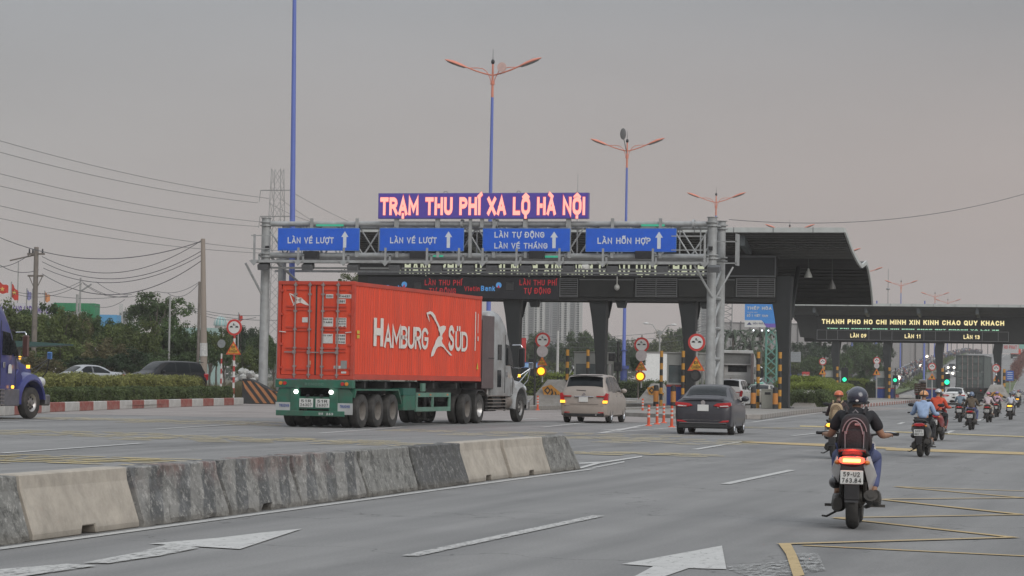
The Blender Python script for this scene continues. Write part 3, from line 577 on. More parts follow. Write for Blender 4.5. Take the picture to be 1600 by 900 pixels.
# LED board
a = YP(592, 303, GY - .35); b = YP(918, 321, GY - .35); ztt = YP(755, 302.6, GY - .35).z; zbb = YP(755, 340.4, GY - .35).z
led = thing('led_board', 'long purple LED board with glowing pink red lettering above the gantry', 'LED board', ((a.x + b.x) / 2, GY - .35, (ztt + zbb) / 2)); W, H = (b.x - a.x) / 2, (ztt - zbb) / 2
PUR = mat('led_purple', (.055, .035, .20), .5, var=.06, emit=(.10, .065, .36), estr=.28)
MB().bx(-W, W, 0, .3, -H, H).obj('led_panel', PUR, led, bevel=.01); MB().bx(-W - .03, W + .03, .02, .33, H, H + .04).bx(-W - .03, W + .03, .02, .33, -H - .04, -H).bx(-W - .03, -W, .02, .33, -H, H).bx(W, W + .03, .02, .33, -H, H).obj('panel_frame', mat('led_frame', (.12, .10, .32), .5), led)
s = 326 / (2 * W)
text('TRẠM THU PHÍ XA LỘ HÀ NỘI', (594.5 - 755) / s, (321.5 - 335.5) / s, 320 / s, 27 / s, 0, glow('led_pink', (1.0, .42, .34), .85), led, t=.235, gap=.2, depth=.006)
text('TRẠM THU PHÍ XA LỘ HÀ NỘI', (594.5 - 755) / s, (321.5 - 336) / s, 320 / s, 28 / s, 0, glow('led_red', (.75, .07, .12), .5), led, t=.29, gap=.2, depth=-.0001 + .001, name='lettering_rim')
for p in (621, 685, 755, 822, 889): x = YP(p, 340, GY).x - (a.x + b.x) / 2; MB().bx(x - .09, x + .09, .1, .22, -H - .5, -H - .042).obj('board_leg', GS, led)
for p, q in ((698, 301), (812, 301)): x = YP(p, q, GY).x - (a.x + b.x) / 2; MB().tube([(x + .1 * math.cos(t), .15, H + .03 + .12 * math.sin(t)) for t in [PI * k / 8 for k in range(9)]], .015, 5).obj('lifting_eye', GSD, led)

# ================================================================== toll canopy
CY = 139.0
CD = mat('canopy_charcoal', (.017, .018, .0165), .55, .0, var=.12, scale=1.2, dirt=(.04, .04, .036), dirt_amt=.4); CD2 = mat('canopy_column', (.022, .025, .026), .5, var=.12, scale=1.5)
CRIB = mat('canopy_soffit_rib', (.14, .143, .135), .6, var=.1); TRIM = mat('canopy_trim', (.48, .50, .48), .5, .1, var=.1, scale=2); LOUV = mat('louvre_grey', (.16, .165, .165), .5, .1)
BRD = mat('board_dark', (.016, .017, .017), .5, var=.15, scale=1)
def canopy(label, y0, x0, x1, dz, prof, cols, colw, group='toll canopies'):
    t = thing('toll_canopy', label, 'canopy', (0, 0, 0), 0, group)
    up = [(y + .02, z + .16) for y, z in prof]
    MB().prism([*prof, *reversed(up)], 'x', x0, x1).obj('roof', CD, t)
    # ribs under the roof
    k = 0; d = 0; step = .30; R = MB()
    for (ya, za), (yb, zb) in zip(prof[:-1], prof[1:]):
        L_ = math.hypot(yb - ya, zb - za); n = max(1, int(L_ / step)); an = math.atan2(zb - za, yb - ya)
        for i in range(n):
            f = (i + .5) / n; y, z = ya + (yb - ya) * f, za + (zb - za) * f
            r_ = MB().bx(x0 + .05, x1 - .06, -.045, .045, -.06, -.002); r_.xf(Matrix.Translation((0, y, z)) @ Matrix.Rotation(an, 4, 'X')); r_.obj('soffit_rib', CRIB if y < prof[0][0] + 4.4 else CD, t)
    # pale edging
    e_ = MB().bx(x0, x1, prof[0][0] - .12, prof[0][0], prof[0][1] - .05, prof[0][1] + .22); e_.obj('eaves_gutter', TRIM, t)
    rings = []
    for i, (y, z) in enumerate(prof): rings.append([(x1, y, z - .03), (x1 + .1, y, z - .03), (x1 + .1, y + .03, z + .20), (x1, y + .03, z + .20)])
    MB().loft(rings).obj('edge_trim', TRIM, t)
    xx = x0 + 2
    while xx < x1: MB().bx(xx, xx + .03, prof[0][0] - .14, prof[0][0] - .118, prof[0][1] - .05, prof[0][1] + .23).obj('gutter_joint', GSD, t); xx += 2.2
    for x in cols:
        MB().prism([(prof[0][0] + .5, prof[0][1] - .2), (prof[0][0] + .5, prof[0][1] - .75), (y0 - .3, 8.78 + dz), (y0 - .3, 9.02 + dz)], 'x', x - .16 - 2.0, x + .16 - 2.0).obj('rafter', mat('rafter_grey', (.10, .115, .12), .5), t)
        rings = []
        for z, wl, wr_ in ((0.15, .26, .26), (1.5, .27, .26), (3, .33, .26), (4.2, .45, .27), (5.2, .58, .29), (6.3, .78 * colw, .32), (7.6, .5, .4)):
            rings.append([(x - wl, y0 + .25, z), (x + wr_, y0 + .25, z), (x + wr_, y0 + .9, z), (x - wl, y0 + .9, z)])
        MB().loft(rings).obj('column', CD2, t, bevel=.03)
        P(MB(), (x + .2, y0 + .9, 5.2), (x + .2, y0 + 3.6, 8.3), .14, 8).obj('column_strut', CD2, t)
        MB().bx(x - .45, x + .45, y0 + .05, y0 + 1.1, .15, .22).obj('base_plate', CD2, t)
    return t
prof1 = [(136, 9.9), (137, 9.62), (138.1, 9.26), (139, 9.0), (140.2, 8.74), (141.7, 8.44), (143.2, 8.27), (144.2, 8.42), (145.2, 8.58), (146, 8.34), (146.9, 7.8), (147.8, 7.1), (148.4, 6.3)]
can = canopy('large charcoal toll canopy with curved roof behind the gantry', CY, -49.0, -18.93, 0, prof1, (-38.36, -33.23, -28.01, -22.62), 1)
X0f, X1f = -47.9, -23.15
MB().bx(X0f, X1f, CY, CY + .9, 6.12, 6.66).obj('fascia_beam', CD, can)
MB().bx(X0f, X1f, CY + .02, CY + .88, 6.66, 8.66).obj('fascia_box', CD, can)
MB().bx(X0f, X1f + .03, CY - .1, CY + .015, 7.56, 8.7).obj('upper_board', BRD, can, bevel=.02)
MB().bx(X0f, X1f + .05, CY - .16, CY - .102, 8.62, 8.72).bx(X0f, X1f + .05, CY - .16, CY - .102, 7.52, 7.6).bx(X1f - .02, X1f + .05, CY - .16, CY - .102, 7.6, 8.62).obj('board_frame', GSD, can)
def fx(p): return YP(p, 450, CY - .1).x
def fz(p, x=850): return YP(x, p, CY - .1).z
text('THÀNH PHỐ HỒ CHÍ MINH XIN KÍNH CHÀO QUÝ KHÁCH', fx(620), fz(430, 800), fx(1100) - fx(620), .92, CY - .1, glow('led_white', (.8, .85, .6), .42), can, t=.22, depth=.01)
LR = mat('led_red_dim', (.35, .03, .035), .5, emit=(.6, .03, .04), estr=.28); LB = mat('led_blue_dim', (.08, .25, .5), .5, emit=(.10, .33, .7), estr=.35)
lb = MB().bx(fx(575), fx(873), CY - .14, CY + .01, fz(467, 760), fz(433.5, 760)).obj('lower_board', mat('board_led_off', (.028, .028, .033), .5), can, bevel=.015)
for k in (0, 148):
    text('LÀN THU PHÍ', fx(664 + k), fz(446, 700 + k), fx(722 + k) - fx(664 + k), .32, CY - .15, LR, can, t=.17)
    text('TỰ ĐỘNG', fx(671 + k), fz(459, 700 + k), fx(713 + k) - fx(671 + k), .32, CY - .15, LR, can, t=.17)
for k in (0, -147.5):
    text('Vietin', fx(726 + k), fz(455, 750), fx(750 + k) - fx(726 + k), .28, CY - .15, LR, can, t=.17); text('Bank', fx(752 + k), fz(454.6, 750), fx(774 + k) - fx(752 + k), .3, CY - .15, LB, can, t=.2)
    c = Vector((fx(779.5 + k), CY - .152, fz(445.5, 750)))
    MB().lathe([(.10, 0), (.17, 0), (.17, .015), (.10, .015)], c, 'y', 16).obj('round_emblem', LB, can)
    patchmesh('emblem_wedge', [c + Vector((-.09, -.03, -.16)), c + Vector((.09, -.03, -.16)), c + Vector((0, -.03, .02))], LR, can)
for p in (653, 797): a_ = MB().bx(fx(p - 6), fx(p + 6), CY - .19, CY - .142, fz(454, p), fz(441, p)); a_.obj('speaker_grille', mat('grille_grey', (.055, .055, .057), .6), can, bevel=.02)
def louvre(p0, p1, mid=None):
    x0, x1 = fx(p0), fx(p1); pm = (p0 + p1) / 2; z0, z1 = fz(463, pm), fz(436, pm)
    fr = MB().bx(x0, x1, CY - .13, CY - .02, z0 - .04, z0).bx(x0, x1, CY - .13, CY - .02, z1, z1 + .04).bx(x0, x0 + .04, CY - .13, CY - .02, z0, z1).bx(x1 - .04, x1, CY - .13, CY - .02, z0, z1).obj('louvre_frame', LOUV, can)
    if mid: m_ = fx(mid); MB().bx(m_ - .02, m_ + .02, CY - .14, CY - .02, z0, z1).obj('louvre_mullion', LOUV, can)
    n = 8
    for i in range(n): z = z0 + (z1 - z0) * (i + .5) / n; MB().bx(x0 + .04, x1 - .04, CY - .1, CY - .03, z - .025, z + .025).obj('louvre_slat', LOUV, fr)
louvre(874, 903); louvre(993, 1058, 1025); louvre(1150, 1211, 1184)
for p0, p1 in ((905, 990), (1060, 1148)):
    MB().bx(fx(p0), fx(p1), CY - .1, CY - .0, fz(464, p0), fz(437, p0)).obj('blank_panel', CD, can, bevel=.01); MB().bx(fx(p0), fx(p1), CY - .14, CY - .102, fz(437.5, p0), fz(436, p0)).obj('panel_trim', LOUV, can)
for p in (832, 968, 1100): x = fx(p); MB().prism([(x - .3, 6.118), (x + .3, 6.118), (x + .22, 5.72), (x - .18, 5.72)], 'y', CY + .2, CY + .7).obj('beam_bracket', CD2, can)
dm = YP(964, 449, CY - .5); d_ = MB().cyl((dm.x, dm.y, dm.z + .16), (dm.x, dm.y, dm.z + .62), .03).ell((dm.x, dm.y, dm.z), (.16, .16, .18), 14, 8).obj('dome_camera', mat('dome_white', (.5, .5, .47), .35), can)
LAMPG = mat('pendant_metal', (.50, .51, .48), .45, .1, var=.1)
for (px_, py_, lit) in ((1263, 428, 0), (1300, 446, 1)):
    c = YP(px_, py_, 140.5)
    l = thing('pendant_lamp', 'hanging bell shaped metal lamp under the canopy roof ' + ('with glowing rim, lower of two' if lit else 'seen whole, upper of two'), 'lamp', c, 0, 'pendant lamps under the canopy')
    MB().lathe([(.0, .32), (.05, .30), (.07, .22), (.12, .12), (.22, -.12), (.23, -.2)], (0, 0, 0), 'z', 18).obj('lamp_shade', LAMPG if not lit else mat('pendant_dark', (.06, .06, .055), .5), l)
    MB().cyl((0, 0, -.17), (0, 0, -.195), .21, n=16).obj('lamp_glass', glow('pendant_light', (1, .97, .88), 1.1 if lit else .9) if lit else mat('pendant_lens', (.5, .5, .48), .3, emit=(.5, .5, .48), estr=.25), l)
    MB().cyl((0, 0, .3), (0, 0, 8.7 - c.z), .015).obj('suspension_rod', GSD, l)
# second canopy further on
C2 = 262.0
prof2 = [(y - 139 + C2, z - .12) for y, z in prof1]
can2 = canopy('distant charcoal toll canopy with scrolling yellow LED text', C2, -41.9, -8, -.1, prof2, (-37.1, -31.7, -26.3, -20.3, -14.8), .55)
for z0, z1, x0, x1 in ((6.15, 8.6, -39.5, -8.2), (8.6, 9.2, -41.5, -8.2)): MB().bx(x0, x1, C2 + .02, C2 + .9, z0, z1).obj('fascia_box', CD, can2)
MB().prism([(-41.4, 8.6), (-39.5, 8.6), (-39.5, 6.35), (-40.9, 6.5)], 'y', C2 + .05, C2 + .8).obj('fascia_end', CD, can2)
def gx(p): return YP(p, 510, C2 - .1).x
def gz(p, x=1430): return YP(x, p, C2 - .1).z
MB().bx(gx(1277), gx(1574), C2 - .12, C2 + .01, gz(516.5), gz(497.5)).obj('upper_board', BRD, can2, bevel=.02)
MB().bx(gx(1276), gx(1577), C2 - .2, C2 - .0, gz(532.5), gz(516.8)).obj('lower_board', BRD, can2, bevel=.02)
LY = glow('led_yellow', (1, .84, .42), .78); LG = glow('led_green_white', (.45, .9, .6), .6)
text('THANH PHO HO CHI MINH XIN KINH CHAO QUY KHACH', gx(1284), gz(507.5), gx(1569) - gx(1284), (507.5 - 500) / 15, C2 - .12, LY, can2, t=.23)
text('THU PHI KHONG DUNG XIN KINH CHAO QUY KHACH VA LAI XE', gx(1292), gz(515.4), gx(1561) - gx(1292), .11, C2 - .12, LG, can2, t=.3)
for tx, p in (('LÀN 09', 1329), ('LÀN 11', 1414), ('LÀN 13', 1506)):
    text(tx, gx(p), gz(528.6), gx(p + 25) - gx(p), .40, C2 - .205, LY, can2, t=.2)
    MB().bx(gx(p - 20), gx(p + 29), C2 - .204, C2 - .2, gz(531.5), gz(518)).obj('lane_display', BLK, can2)
for p in (1277, 1292, 1309, 1358, 1376, 1394, 1444, 1462, 1484, 1535, 1560, 1576): MB().bx(gx(p) - .03, gx(p) + .03, C2 - .24, C2 - .202, gz(532.5), gz(517)).obj('board_mullion', LOUV, can2)
for z in (517.2, 532.2): MB().bx(gx(1277), gx(1576), C2 - .235, C2 - .203, gz(z) - .03, gz(z) + .03).obj('board_rail', LOUV, can2)
# ================================================================== booths, posts, signs
BB = mat('booth_blue', (.02, .045, .20), .45, var=.1, dirt=(.05, .06, .12), dirt_amt=.4); BR = mat('booth_red', (.30, .045, .04), .5); BGY = mat('booth_panel', (.34, .35, .33), .5, var=.06, scale=2, dirt=(.25, .25, .23), dirt_amt=.4)
GLS = mat('booth_glass', (.10, .125, .13), .08, var=.25, scale=1.5, coat=.3); INT = mat('booth_inside', (.05, .055, .055), .8)
YB = mat('post_yellow', (.52, .25, .03), .55, var=.12, scale=5, dirt=(.2, .12, .05), dirt_amt=.4); BKP = mat('post_black', (.025, .025, .025), .6, var=.1)
OR_ = mat('post_orange', (.50, .20, .04), .6, var=.1, dirt=(.2, .1, .05), dirt_amt=.4)
def booth(x, y, z, w, l, h, label):
    t = thing('toll_booth', label, 'booth', (x, y, z), 0, 'toll booths')
    hb = h * .36; W = w / 2
    MB().bx(-W, W, 0, l, 0, hb).obj('base', BB, t, bevel=.02); MB().bx(-W - .015, W + .015, -.015, l + .015, hb, hb + .12).obj('red_band', BR, t)
    MB().bx(-W, -W + .1, 0, .1, hb + .12, h).bx(W - .1, W, 0, .1, hb + .12, h).bx(-W, -W + .1, l - .1, l, hb + .12, h).bx(W - .1, W, l - .1, l, hb + .12, h).bx(-W + .1, W - .1, 0.004, l - .004, h * .78, h - .01).bx(-W, W, 0.1, l - .1, h * .78, h).bx(-W + .1, W - .1, .01, .09, hb + .12, hb + .22).obj('frame', BGY, t)
    MB().bx(-W - .06, W + .06, -.06, l + .06, h, h + .07).obj('roof', BGY, t, bevel=.02)
    MB().bx(-W + .1, W - .1, .04, .06, hb + .22, h * .78).obj('window', GLS, t); MB().bx(W - .07, W - .05, .1, l * .5, hb + .12, h * .78).obj('window', GLS, t); MB().bx(W - .07, W - .05, l * .55, l - .1, hb + .12, h * .78).obj('window', GLS, t); MB().bx(-W + .05, -W + .07, .1, l - .1, hb + .12, h * .78).obj('window', GLS, t)
    MB().bx(-.2, .05, .5, .62, hb + .1, hb + .85).obj('operator_seat', INT, t)
    MB().bx(W - .06, W + .012, l * .5, l * .55, hb + .12, h * .78).obj('window_mullion', BGY, t)
booth(YP(920, 560, 141).x, 141, .2, 1.75, 2.6, 2.95, 'grey toll booth behind the beige minivan')
booth(YP(1067, 560, 140).x, 140, .2, 1.85, 2.6, 2.95, 'grey and blue toll booth behind the dark sedan, before the double column')
for p, lb in ((1301, 'small pale toll booth beside the hedge end under the distant canopy'), (1381, 'small pale toll booth next to the chevron wedge under the distant canopy'), (1460, 'small blue based toll booth in front of the dark red dump truck')):
    booth(YP(p, 590, C2 + .5).x, C2 + .5, .2, 1.7, 2.6, 2.75, lb)
for x in (-37.1, -31.7, -26.3, -20.3):
    o = MB().prism([(x - 1, C2 - 12), (x, C2 - 15), (x + 1, C2 - 12), (x + 1, C2 + 20), (x - 1, C2 + 20)], 'z', 0, .22).obj('booth_island', PAVE); o['kind'] = 'structure'
def striped_post(x, y, z0, h, label, r=.095):
    t = thing('striped_post', label, 'post', (x, y, z0), 0, 'tall black and yellow posts'); n = 9; s = h / n
    for k in range(n): MB().cyl((0, 0, k * s), (0, 0, (k + 1) * s), r, n=12, cap=(k in (0, n - 1))).obj('band', YB if k % 2 == 0 else BKP, t)
    return t
def thick_post(x, y, z0, label):
    t = thing('bollard', label, 'bollard', (x, y, z0), 0, 'short thick orange bollards')
    MB().cyl((0, 0, 0), (0, 0, .25), .15, n=14).obj('black_foot', BKP, t); MB().cyl((0, 0, .25), (0, 0, .85), .15, n=14).obj('orange_band', OR_, t); MB().cyl((0, 0, .85), (0, 0, 1.12), .15, .14, n=14).ell((0, 0, 1.12), (.14, .14, .07), 14, 4, t1=.5).obj('black_cap', BKP, t)
for p, y, lb in ((886, 138, 'black and yellow post left of the booth behind the minivan'), (918, 137, 'black and yellow post in front of the booth behind the minivan'), (1033, 137.5, 'black and yellow post left of the blue booth'), (1067, 136.5, 'black and yellow post in front of the blue booth window'),
                 (1184.5, 136, 'black and yellow post left of the grey control cabinet'), (1218.5, 135.5, 'black and yellow post right of the grey cabinet touching the column')):
    striped_post(YP(p, 600, y).x, y, .17, 3.1, lb)
for p, y, lb in ((1025, 136.5, 'short orange bollard beside the chevron wedge'), (1052, 135.8, 'short orange bollard in front of the blue booth'), (1177, 135.2, 'short orange bollard left of the grey cabinet'), (1211.5, 134.8, 'short orange bollard right of the grey cabinet')):
    thick_post(YP(p, 620, y).x, y, .17, lb)
for p, y, lb in ((1287, 258, 'small striped post left of the pale booth'), (1308, 257, 'small striped post right of the pale booth by the hedge'), (1389.5, 257, 'small striped post beside the second distant booth'), (1472.5, 256, 'small striped post beside the green signal'), (1549.5, 257, 'small striped post left of the round sign by the truck'), (1569, 256, 'small striped post right of the last distant column')):
    striped_post(YP(p, 600, y).x, y, .2, 3.2, lb, .13)
cb = YP(1201, 620, 135.4); c_ = thing('control_cabinet', 'grey metal control cabinet between two orange bollards', 'cabinet', (cb.x, 135.2, .17))
CBM = mat('cabinet_grey', (.27, .27, .235), .5, var=.08, scale=2); MB().bx(-.37, .37, 0, .5, 0, 1.02).obj('cabinet_body', CBM, c_, bevel=.02); MB().bx(-.4, .4, -.03, .53, 1.02, 1.07).obj('cabinet_roof', CBM, c_); MB().bx(-.18, .14, -.02, 0, .76, .9).obj('display_window', BLK, c_); MB().bx(-.34, .34, -.012, -.002, .03, .99).obj('cabinet_door', CBM, c_)
# flexible traffic posts
FO = mat('flex_orange', (.62, .085, .03), .5, var=.1, dirt=(.3, .1, .06), dirt_amt=.4); FW = mat('flex_white', (.5, .47, .45), .5)
def flexpost(px_, py_, label):
    g = G(px_, py_); t = thing('flexible_post', label, 'traffic post', g, 0, 'orange flexible traffic posts')
    MB().cyl((0, 0, 0), (0, 0, .04), .13, .10, n=14).obj('foot', FO, t); MB().cyl((0, 0, .04), (0, 0, .30), .055, .05, n=12).obj('post', FO, t)
    z = .30
    for k, (h, m) in enumerate(((.07, FW), (.07, FO), (.07, FW), (.07, FO), (.06, FW), (.09, FO))): MB().cyl((0, 0, z), (0, 0, z + h), .049, n=12, cap=k == 5).obj('band', m, t); z += h
for a in ((1013.5, 665.5, 'orange flexible post with white bands, first of the four before the dark sedan'), (1026.5, 663, 'orange flexible post with white bands, second of four before the dark sedan'), (1037, 661, 'orange flexible post with white bands, third of four before the dark sedan'), (1049.5, 667.5, 'orange flexible post with white bands closest to the dark sedan'),
          (1004, 647, 'orange flexible post standing before the chevron wedge between car and booth'), (840, 641, 'orange flexible post standing before the chevron wedge beside the grey truck'), (815, 641.5, 'orange flexible post partly behind the grey truck wheel'), (1540, 642, 'small orange post group by the distant round sign')): flexpost(*a)
# concrete crash wedges with chevron boards
WG = mat('wedge_concrete', (.26, .245, .225), .9, var=.15, scale=2, dirt=(.14, .12, .10), dirt_amt=.6, dirt_scale=1.2); CHY = mat('chevron_yellow', (.52, .24, .04), .5); CHB = mat('chevron_black', (.03, .03, .03), .6)
def wedge(x, y, s, label, board=True):
    t = thing('crash_wedge', label, 'crash barrier', (x, y, 0), 0, 'concrete crash wedges at the island noses')
    B = MB(); a = [(-.95 * s, 0, 0), (1.0 * s, 0, 0), (1.0 * s, 3.6, 0), (-.95 * s, 3.6, 0)]; b = [(-.35 * s, 2.4, 1.35 * s), (.25 * s, 2.4, 1.35 * s), (.3 * s, 3.4, 1.35 * s), (-.35 * s, 3.4, 1.35 * s)]
    B.loft([a, b]).obj('wedge_body', WG, t, bevel=.03)
    if board:
        o = MB(); o.add([(-.42, -.06, .95), (.08, -.06, 1.1), (.7, -.06, .62), (.62, -.06, .3), (-.3, -.06, .55)], [(0, 1, 2, 3, 4)]); o.xf(Matrix.Translation((.05, 1.2, .18))); o.obj('chevron_board', CHY, t)
        for k in range(3):
            u = .12 + k * .2; q = [(u, -.075, .98 - .75 * u), (u + .09, -.075, .93 - .75 * u), (u + .16, -.075, .55 - .55 * u + .12), (u + .02, -.075, .42 - .3 * u + .04), (u - .04, -.075, .45 - .3 * u + .04), (u + .07, -.075, .62 - .55 * u + .12)]
            c = MB().add(q, [(0, 1, 2, 5), (5, 2, 3, 4)]); c.xf(Matrix.Translation((.0, 1.2, .2))); c.obj('chevron', CHB, t)
        c = MB().add([(-.3, -.075, .78), (-.1, -.075, 1.0), (.08, -.075, .8), (-.08, -.075, .56)], [(0, 1, 2, 3)]); c.xf(Matrix.Translation((.05, 1.2, .18))); c.obj('diamond', CHB, t)
        c = MB().add([(-.2, -.085, .78), (-.1, -.085, .89), (.0, -.085, .79), (-.09, -.085, .67)], [(0, 1, 2, 3)]); c.xf(Matrix.Translation((.05, 1.2, .18))); c.obj('diamond_centre', CHY, t)
        MB().cyl((-.2, 1.2, .1), (-.2, 1.2, 1.1), .04).obj('board_post', CHY, t)
    return t
p1 = G(868, 639); p2 = G(1018, 634)
wedge(p1.x - .7, p1.y, 1.15, 'pale concrete wedge with chevron board between grey truck and minivan'); wedge(p2.x - .2, p2.y, 1.05, 'pale concrete wedge with chevron board behind the orange flexible posts')
q_ = YP(1251, 637, 150); wedge(q_.x + .1, 150, .85, 'plain concrete wedge block between the canopy column and the hedge', False)
q_ = G(1378, 620); wedge(q_.x, q_.y - 6, 1.4, 'tan striped wedge by the second distant booth', True); q_ = G(1535, 640); wedge(q_.x, q_.y + 10, 1.3, 'orange striped wedge by the distant round sign', True)
# round height signs with triangle plates
RED = mat('sign_red', (.50, .045, .04), .45, var=.08); SW2 = mat('sign_face_white', (.60, .60, .58), .45, var=.04); TY = mat('sign_yellow', (.62, .33, .04), .45, var=.06); TO = mat('sign_orange_red', (.58, .09, .03), .45)
PST = mat('post_grey', (.33, .33, .32), .5, .3); AMB = glow('amber_light', (1.0, .50, .02), 1.7); PK = mat('plate_faded', (.46, .42, .42), .6, var=.1)
def disc(M_, c, r, y0, y1, n=28): return M_.lathe([(0, y0), (r, y0), (r, y1), (0, y1)], c, 'y', n)
def round_sign(px_, py_, dia, Y, label, tri=None, plate=None, lamp=None, zb=0, postm=None, small=False, dark=False, disc_only=False):
    c = YP(px_, py_, Y); s = FPX / (Y / math.cos(YAW) * 1.0); s = (YP(px_ + 50, py_, Y) - YP(px_, py_, Y)).length / 50
    t = thing('height_limit_sign', label, 'road sign', (c.x, Y, 0), 0, 'round vehicle distance signs'); R_ = dia / 2 * s
    b = MB().cyl((0, .06, zb), (0, .06, c.z + R_ + .12), .045 if not small else .07, n=10)
    if postm:
        n = 14; h = c.z / n
        for k in range(n): MB().cyl((0, .06, k * h), (0, .06, (k + 1) * h), .06, n=10, cap=False).obj('post_band', postm[k % 2], t)
    else: b.obj('post', PST, t)
    disc(MB(), (0, 0, c.z), R_, -.01, .02).obj('sign_rim', RED, t); disc(MB(), (0, 0, c.z), R_ * .74, -.022, -.0105).obj('sign_face', SW2, t)
    if not small:
        # two small vehicles and a distance arrow
        for s_ in (-1, 1):
            x = s_ * R_ * .36; MB().bx(x - R_ * .2, x + R_ * .2, -.032, -.024, c.z - R_ * .02, c.z + R_ * .10).bx(x - R_ * .12, x + R_ * .12, -.032, -.024, c.z + R_ * .102, c.z + R_ * .17).obj('vehicle_symbol', BLK, t)
        text('8m' if False else '8', -R_ * .14, c.z + R_ * .22, R_ * .18, R_ * .28, -.02, BLK, t, t=.2); MB().bx(R_ * .06, R_ * .2, -.034, -.024, c.z + R_ * .24, c.z + R_ * .3).obj('unit_symbol', BLK, t)
    else:
        MB().bx(-R_ * .5, -R_ * .15, -.032, -.024, c.z - R_ * .05, c.z + R_ * .14).bx(R_ * .15, R_ * .5, -.032, -.024, c.z - R_ * .05, c.z + R_ * .14).bx(-R_ * .14, R_ * .14, -.032, -.024, c.z + R_ * .2, c.z + R_ * .45).obj('vehicle_symbol', BLK, t)
    if plate: z = YP(px_, plate, Y - .02).z; disc(MB(), (0, -.04, z), R_ * .74, -.01, .015).obj('round_plate', PK, t)
    if tri:
        z0 = YP(px_, tri[0], Y).z; z1 = YP(px_, tri[1], Y).z; h = z1 - z0; h = z0 - z1; hw = h * .6
        MB().prism([(-hw, z1), (hw, z1), (0, z0)], 'y', -.05, -.03).obj('triangle_rim', TO, t); MB().prism([(-hw * .74, z1 + h * .1), (hw * .74, z1 + h * .1), (0, z0 - h * .16)], 'y', -.06, -.0505).obj('triangle_face', TY, t)
        if not small:
            text('ĐI', -hw * .22, z1 + h * .46, hw * .44, h * .2, -.06, BLK, t, t=.17); text('CHẬM', -hw * .52, z1 + h * .16, hw * 1.04, h * .2, -.06, BLK, t, t=.17)
        else: MB().bx(-hw * .2, hw * .2, -.07, -.0605, z1 + h * .2, z1 + h * .6).obj('triangle_symbol', BLK, t)
    if lamp:
        z = YP(px_, lamp, Y).z
        MB().cyl((0, -.02, z), (0, -.22, z), .25, .27, n=20).obj('lamp_housing', mat('lamp_housing_red', (.30, .09, .03), .5) if not dark else BLK, t)
        disc(MB(), (0, -.24, z), .19, -.03, .015, 20).obj('lamp_lens', AMB if not dark else mat('dark_lens', (.05, .05, .05), .2), t)
round_sign(848, 531.5, 23.5, 128, 'round red rimmed sign over a triangle, between the grey truck and the minivan', (557, 571), 549, 580, zb=1.4)
round_sign(1002.5, 539, 23.5, 129, 'round red rimmed sign over a triangle, above the wedge behind the flexible posts', (563, 579), 555.5, 588, zb=1.2)
round_sign(1088.5, 535, 27, 113, 'largest round red rimmed sign beside the double gantry column', (556.5, 579.5), None, 587, dark=True)
rw = [mat('post_red', (.36, .04, .035), .5), mat('post_white', (.55, .54, .52), .5)]
round_sign(366, 511.5, 24, 118, 'round red rimmed sign on a red and white post at the left verge', (533, 554), None, None, postm=rw)
for a in ((1285.5, 565, 11.5, 256, 'tiny round sign beside the small pale booth by the hedge', (575, 585), None, None), (1370, 563.5, 11.5, 256, 'tiny round sign with white plate beside the second distant booth', (576, 586), 571.5, None), (1456.5, 573, 12.5, 250, 'tiny round sign in front of the dark red dump truck', (583, 593), None, None), (1556.5, 575.5, 13, 248, 'tiny round sign in front of the last distant column', (586.5, 596), None, None)):
    round_sign(*a, small=True)
# back of a round sign at the verge
c = YP(346, 537, 121); t = thing('verge_sign', 'bare grey back of a round sign on thin striped post at the left verge', 'road sign', (c.x, 121, 0))
disc(MB(), (0, 0, c.z), .22, -.01, .02).obj('sign_disc', mat('bare_metal', (.27, .29, .29), .5, .5), t)
for k in range(10): MB().cyl((0, .05, k * .26), (0, .05, (k + 1) * .26), .045, n=8, cap=False).obj('post_band', rw[k % 2], t)
q = YP(365, 506, 118.3)
# signal posts
TG = glow('signal_green', (.02, .85, .36), 1.7)
def signal(px_, ytop, Y, boxes, label, lit=None, h0=.15, arm=0):
    c = YP(px_, ytop, Y); t = thing('traffic_signal', label, 'traffic light', (c.x, Y, h0), 0, 'lane signal posts')
    MB().cyl((0, 0, 0), (0, 0, c.z - h0), .055, n=10).obj('pole', BKP, t); MB().ell((0, 0, c.z - h0 + .06), (.06, .06, .1), 10, 5).obj('finial', BKP, t)
    for (bx_, by_, w_, h_) in boxes:
        q = YP(bx_, by_, Y); x, z = q.x - c.x, q.z - h0
        MB().bx(x - w_ / 2, x + w_ / 2, -.2, .02, z - h_ / 2, z + h_ / 2).obj('signal_box', BLK, t, bevel=.02)
        MB().tube([(x + .11 * math.cos(a) * 1, -.26, z + .11 * math.sin(a)) for a in [PI * k / 6 for k in range(7)]], .02, 5).obj('visor', BLK, t)
        disc(MB(), (x, -.22, z - .02), .1, -.012, .01, 14).obj('lens', mat('dark_lens', (.05, .05, .05), .2), t)
        if abs(x) > .1: MB().bx(min(0, x), max(0, x), -.05, 0, z - .02, z + .02).obj('arm', BKP, t)
    if lit: q = YP(lit[0], lit[1], Y); disc(MB(), (q.x - c.x, -.25, q.z - h0), lit[2], -.03, .02, 16).obj('signal_lens', TG, t)
signal(836.5, 540, 127, [(832, 574, .34, .9)], 'dark signal post next to the round sign by the grey truck')
signal(966, 537, 133, [(957, 558, .38, .44), (966, 573, .42, .5)], 'dark signal post with two boxes right of the booth behind the minivan')
signal(1321, 573, 254, [(1320, 590, .7, 2.0)], 'green lit signal beside the small pale booth by the hedge', (1320, 593, .2), 0)
signal(1399, 577, 252, [(1399, 594, .5, 1.0)], 'green lit signal on black post beside the second distant booth', (1399, 594, .17), 0)
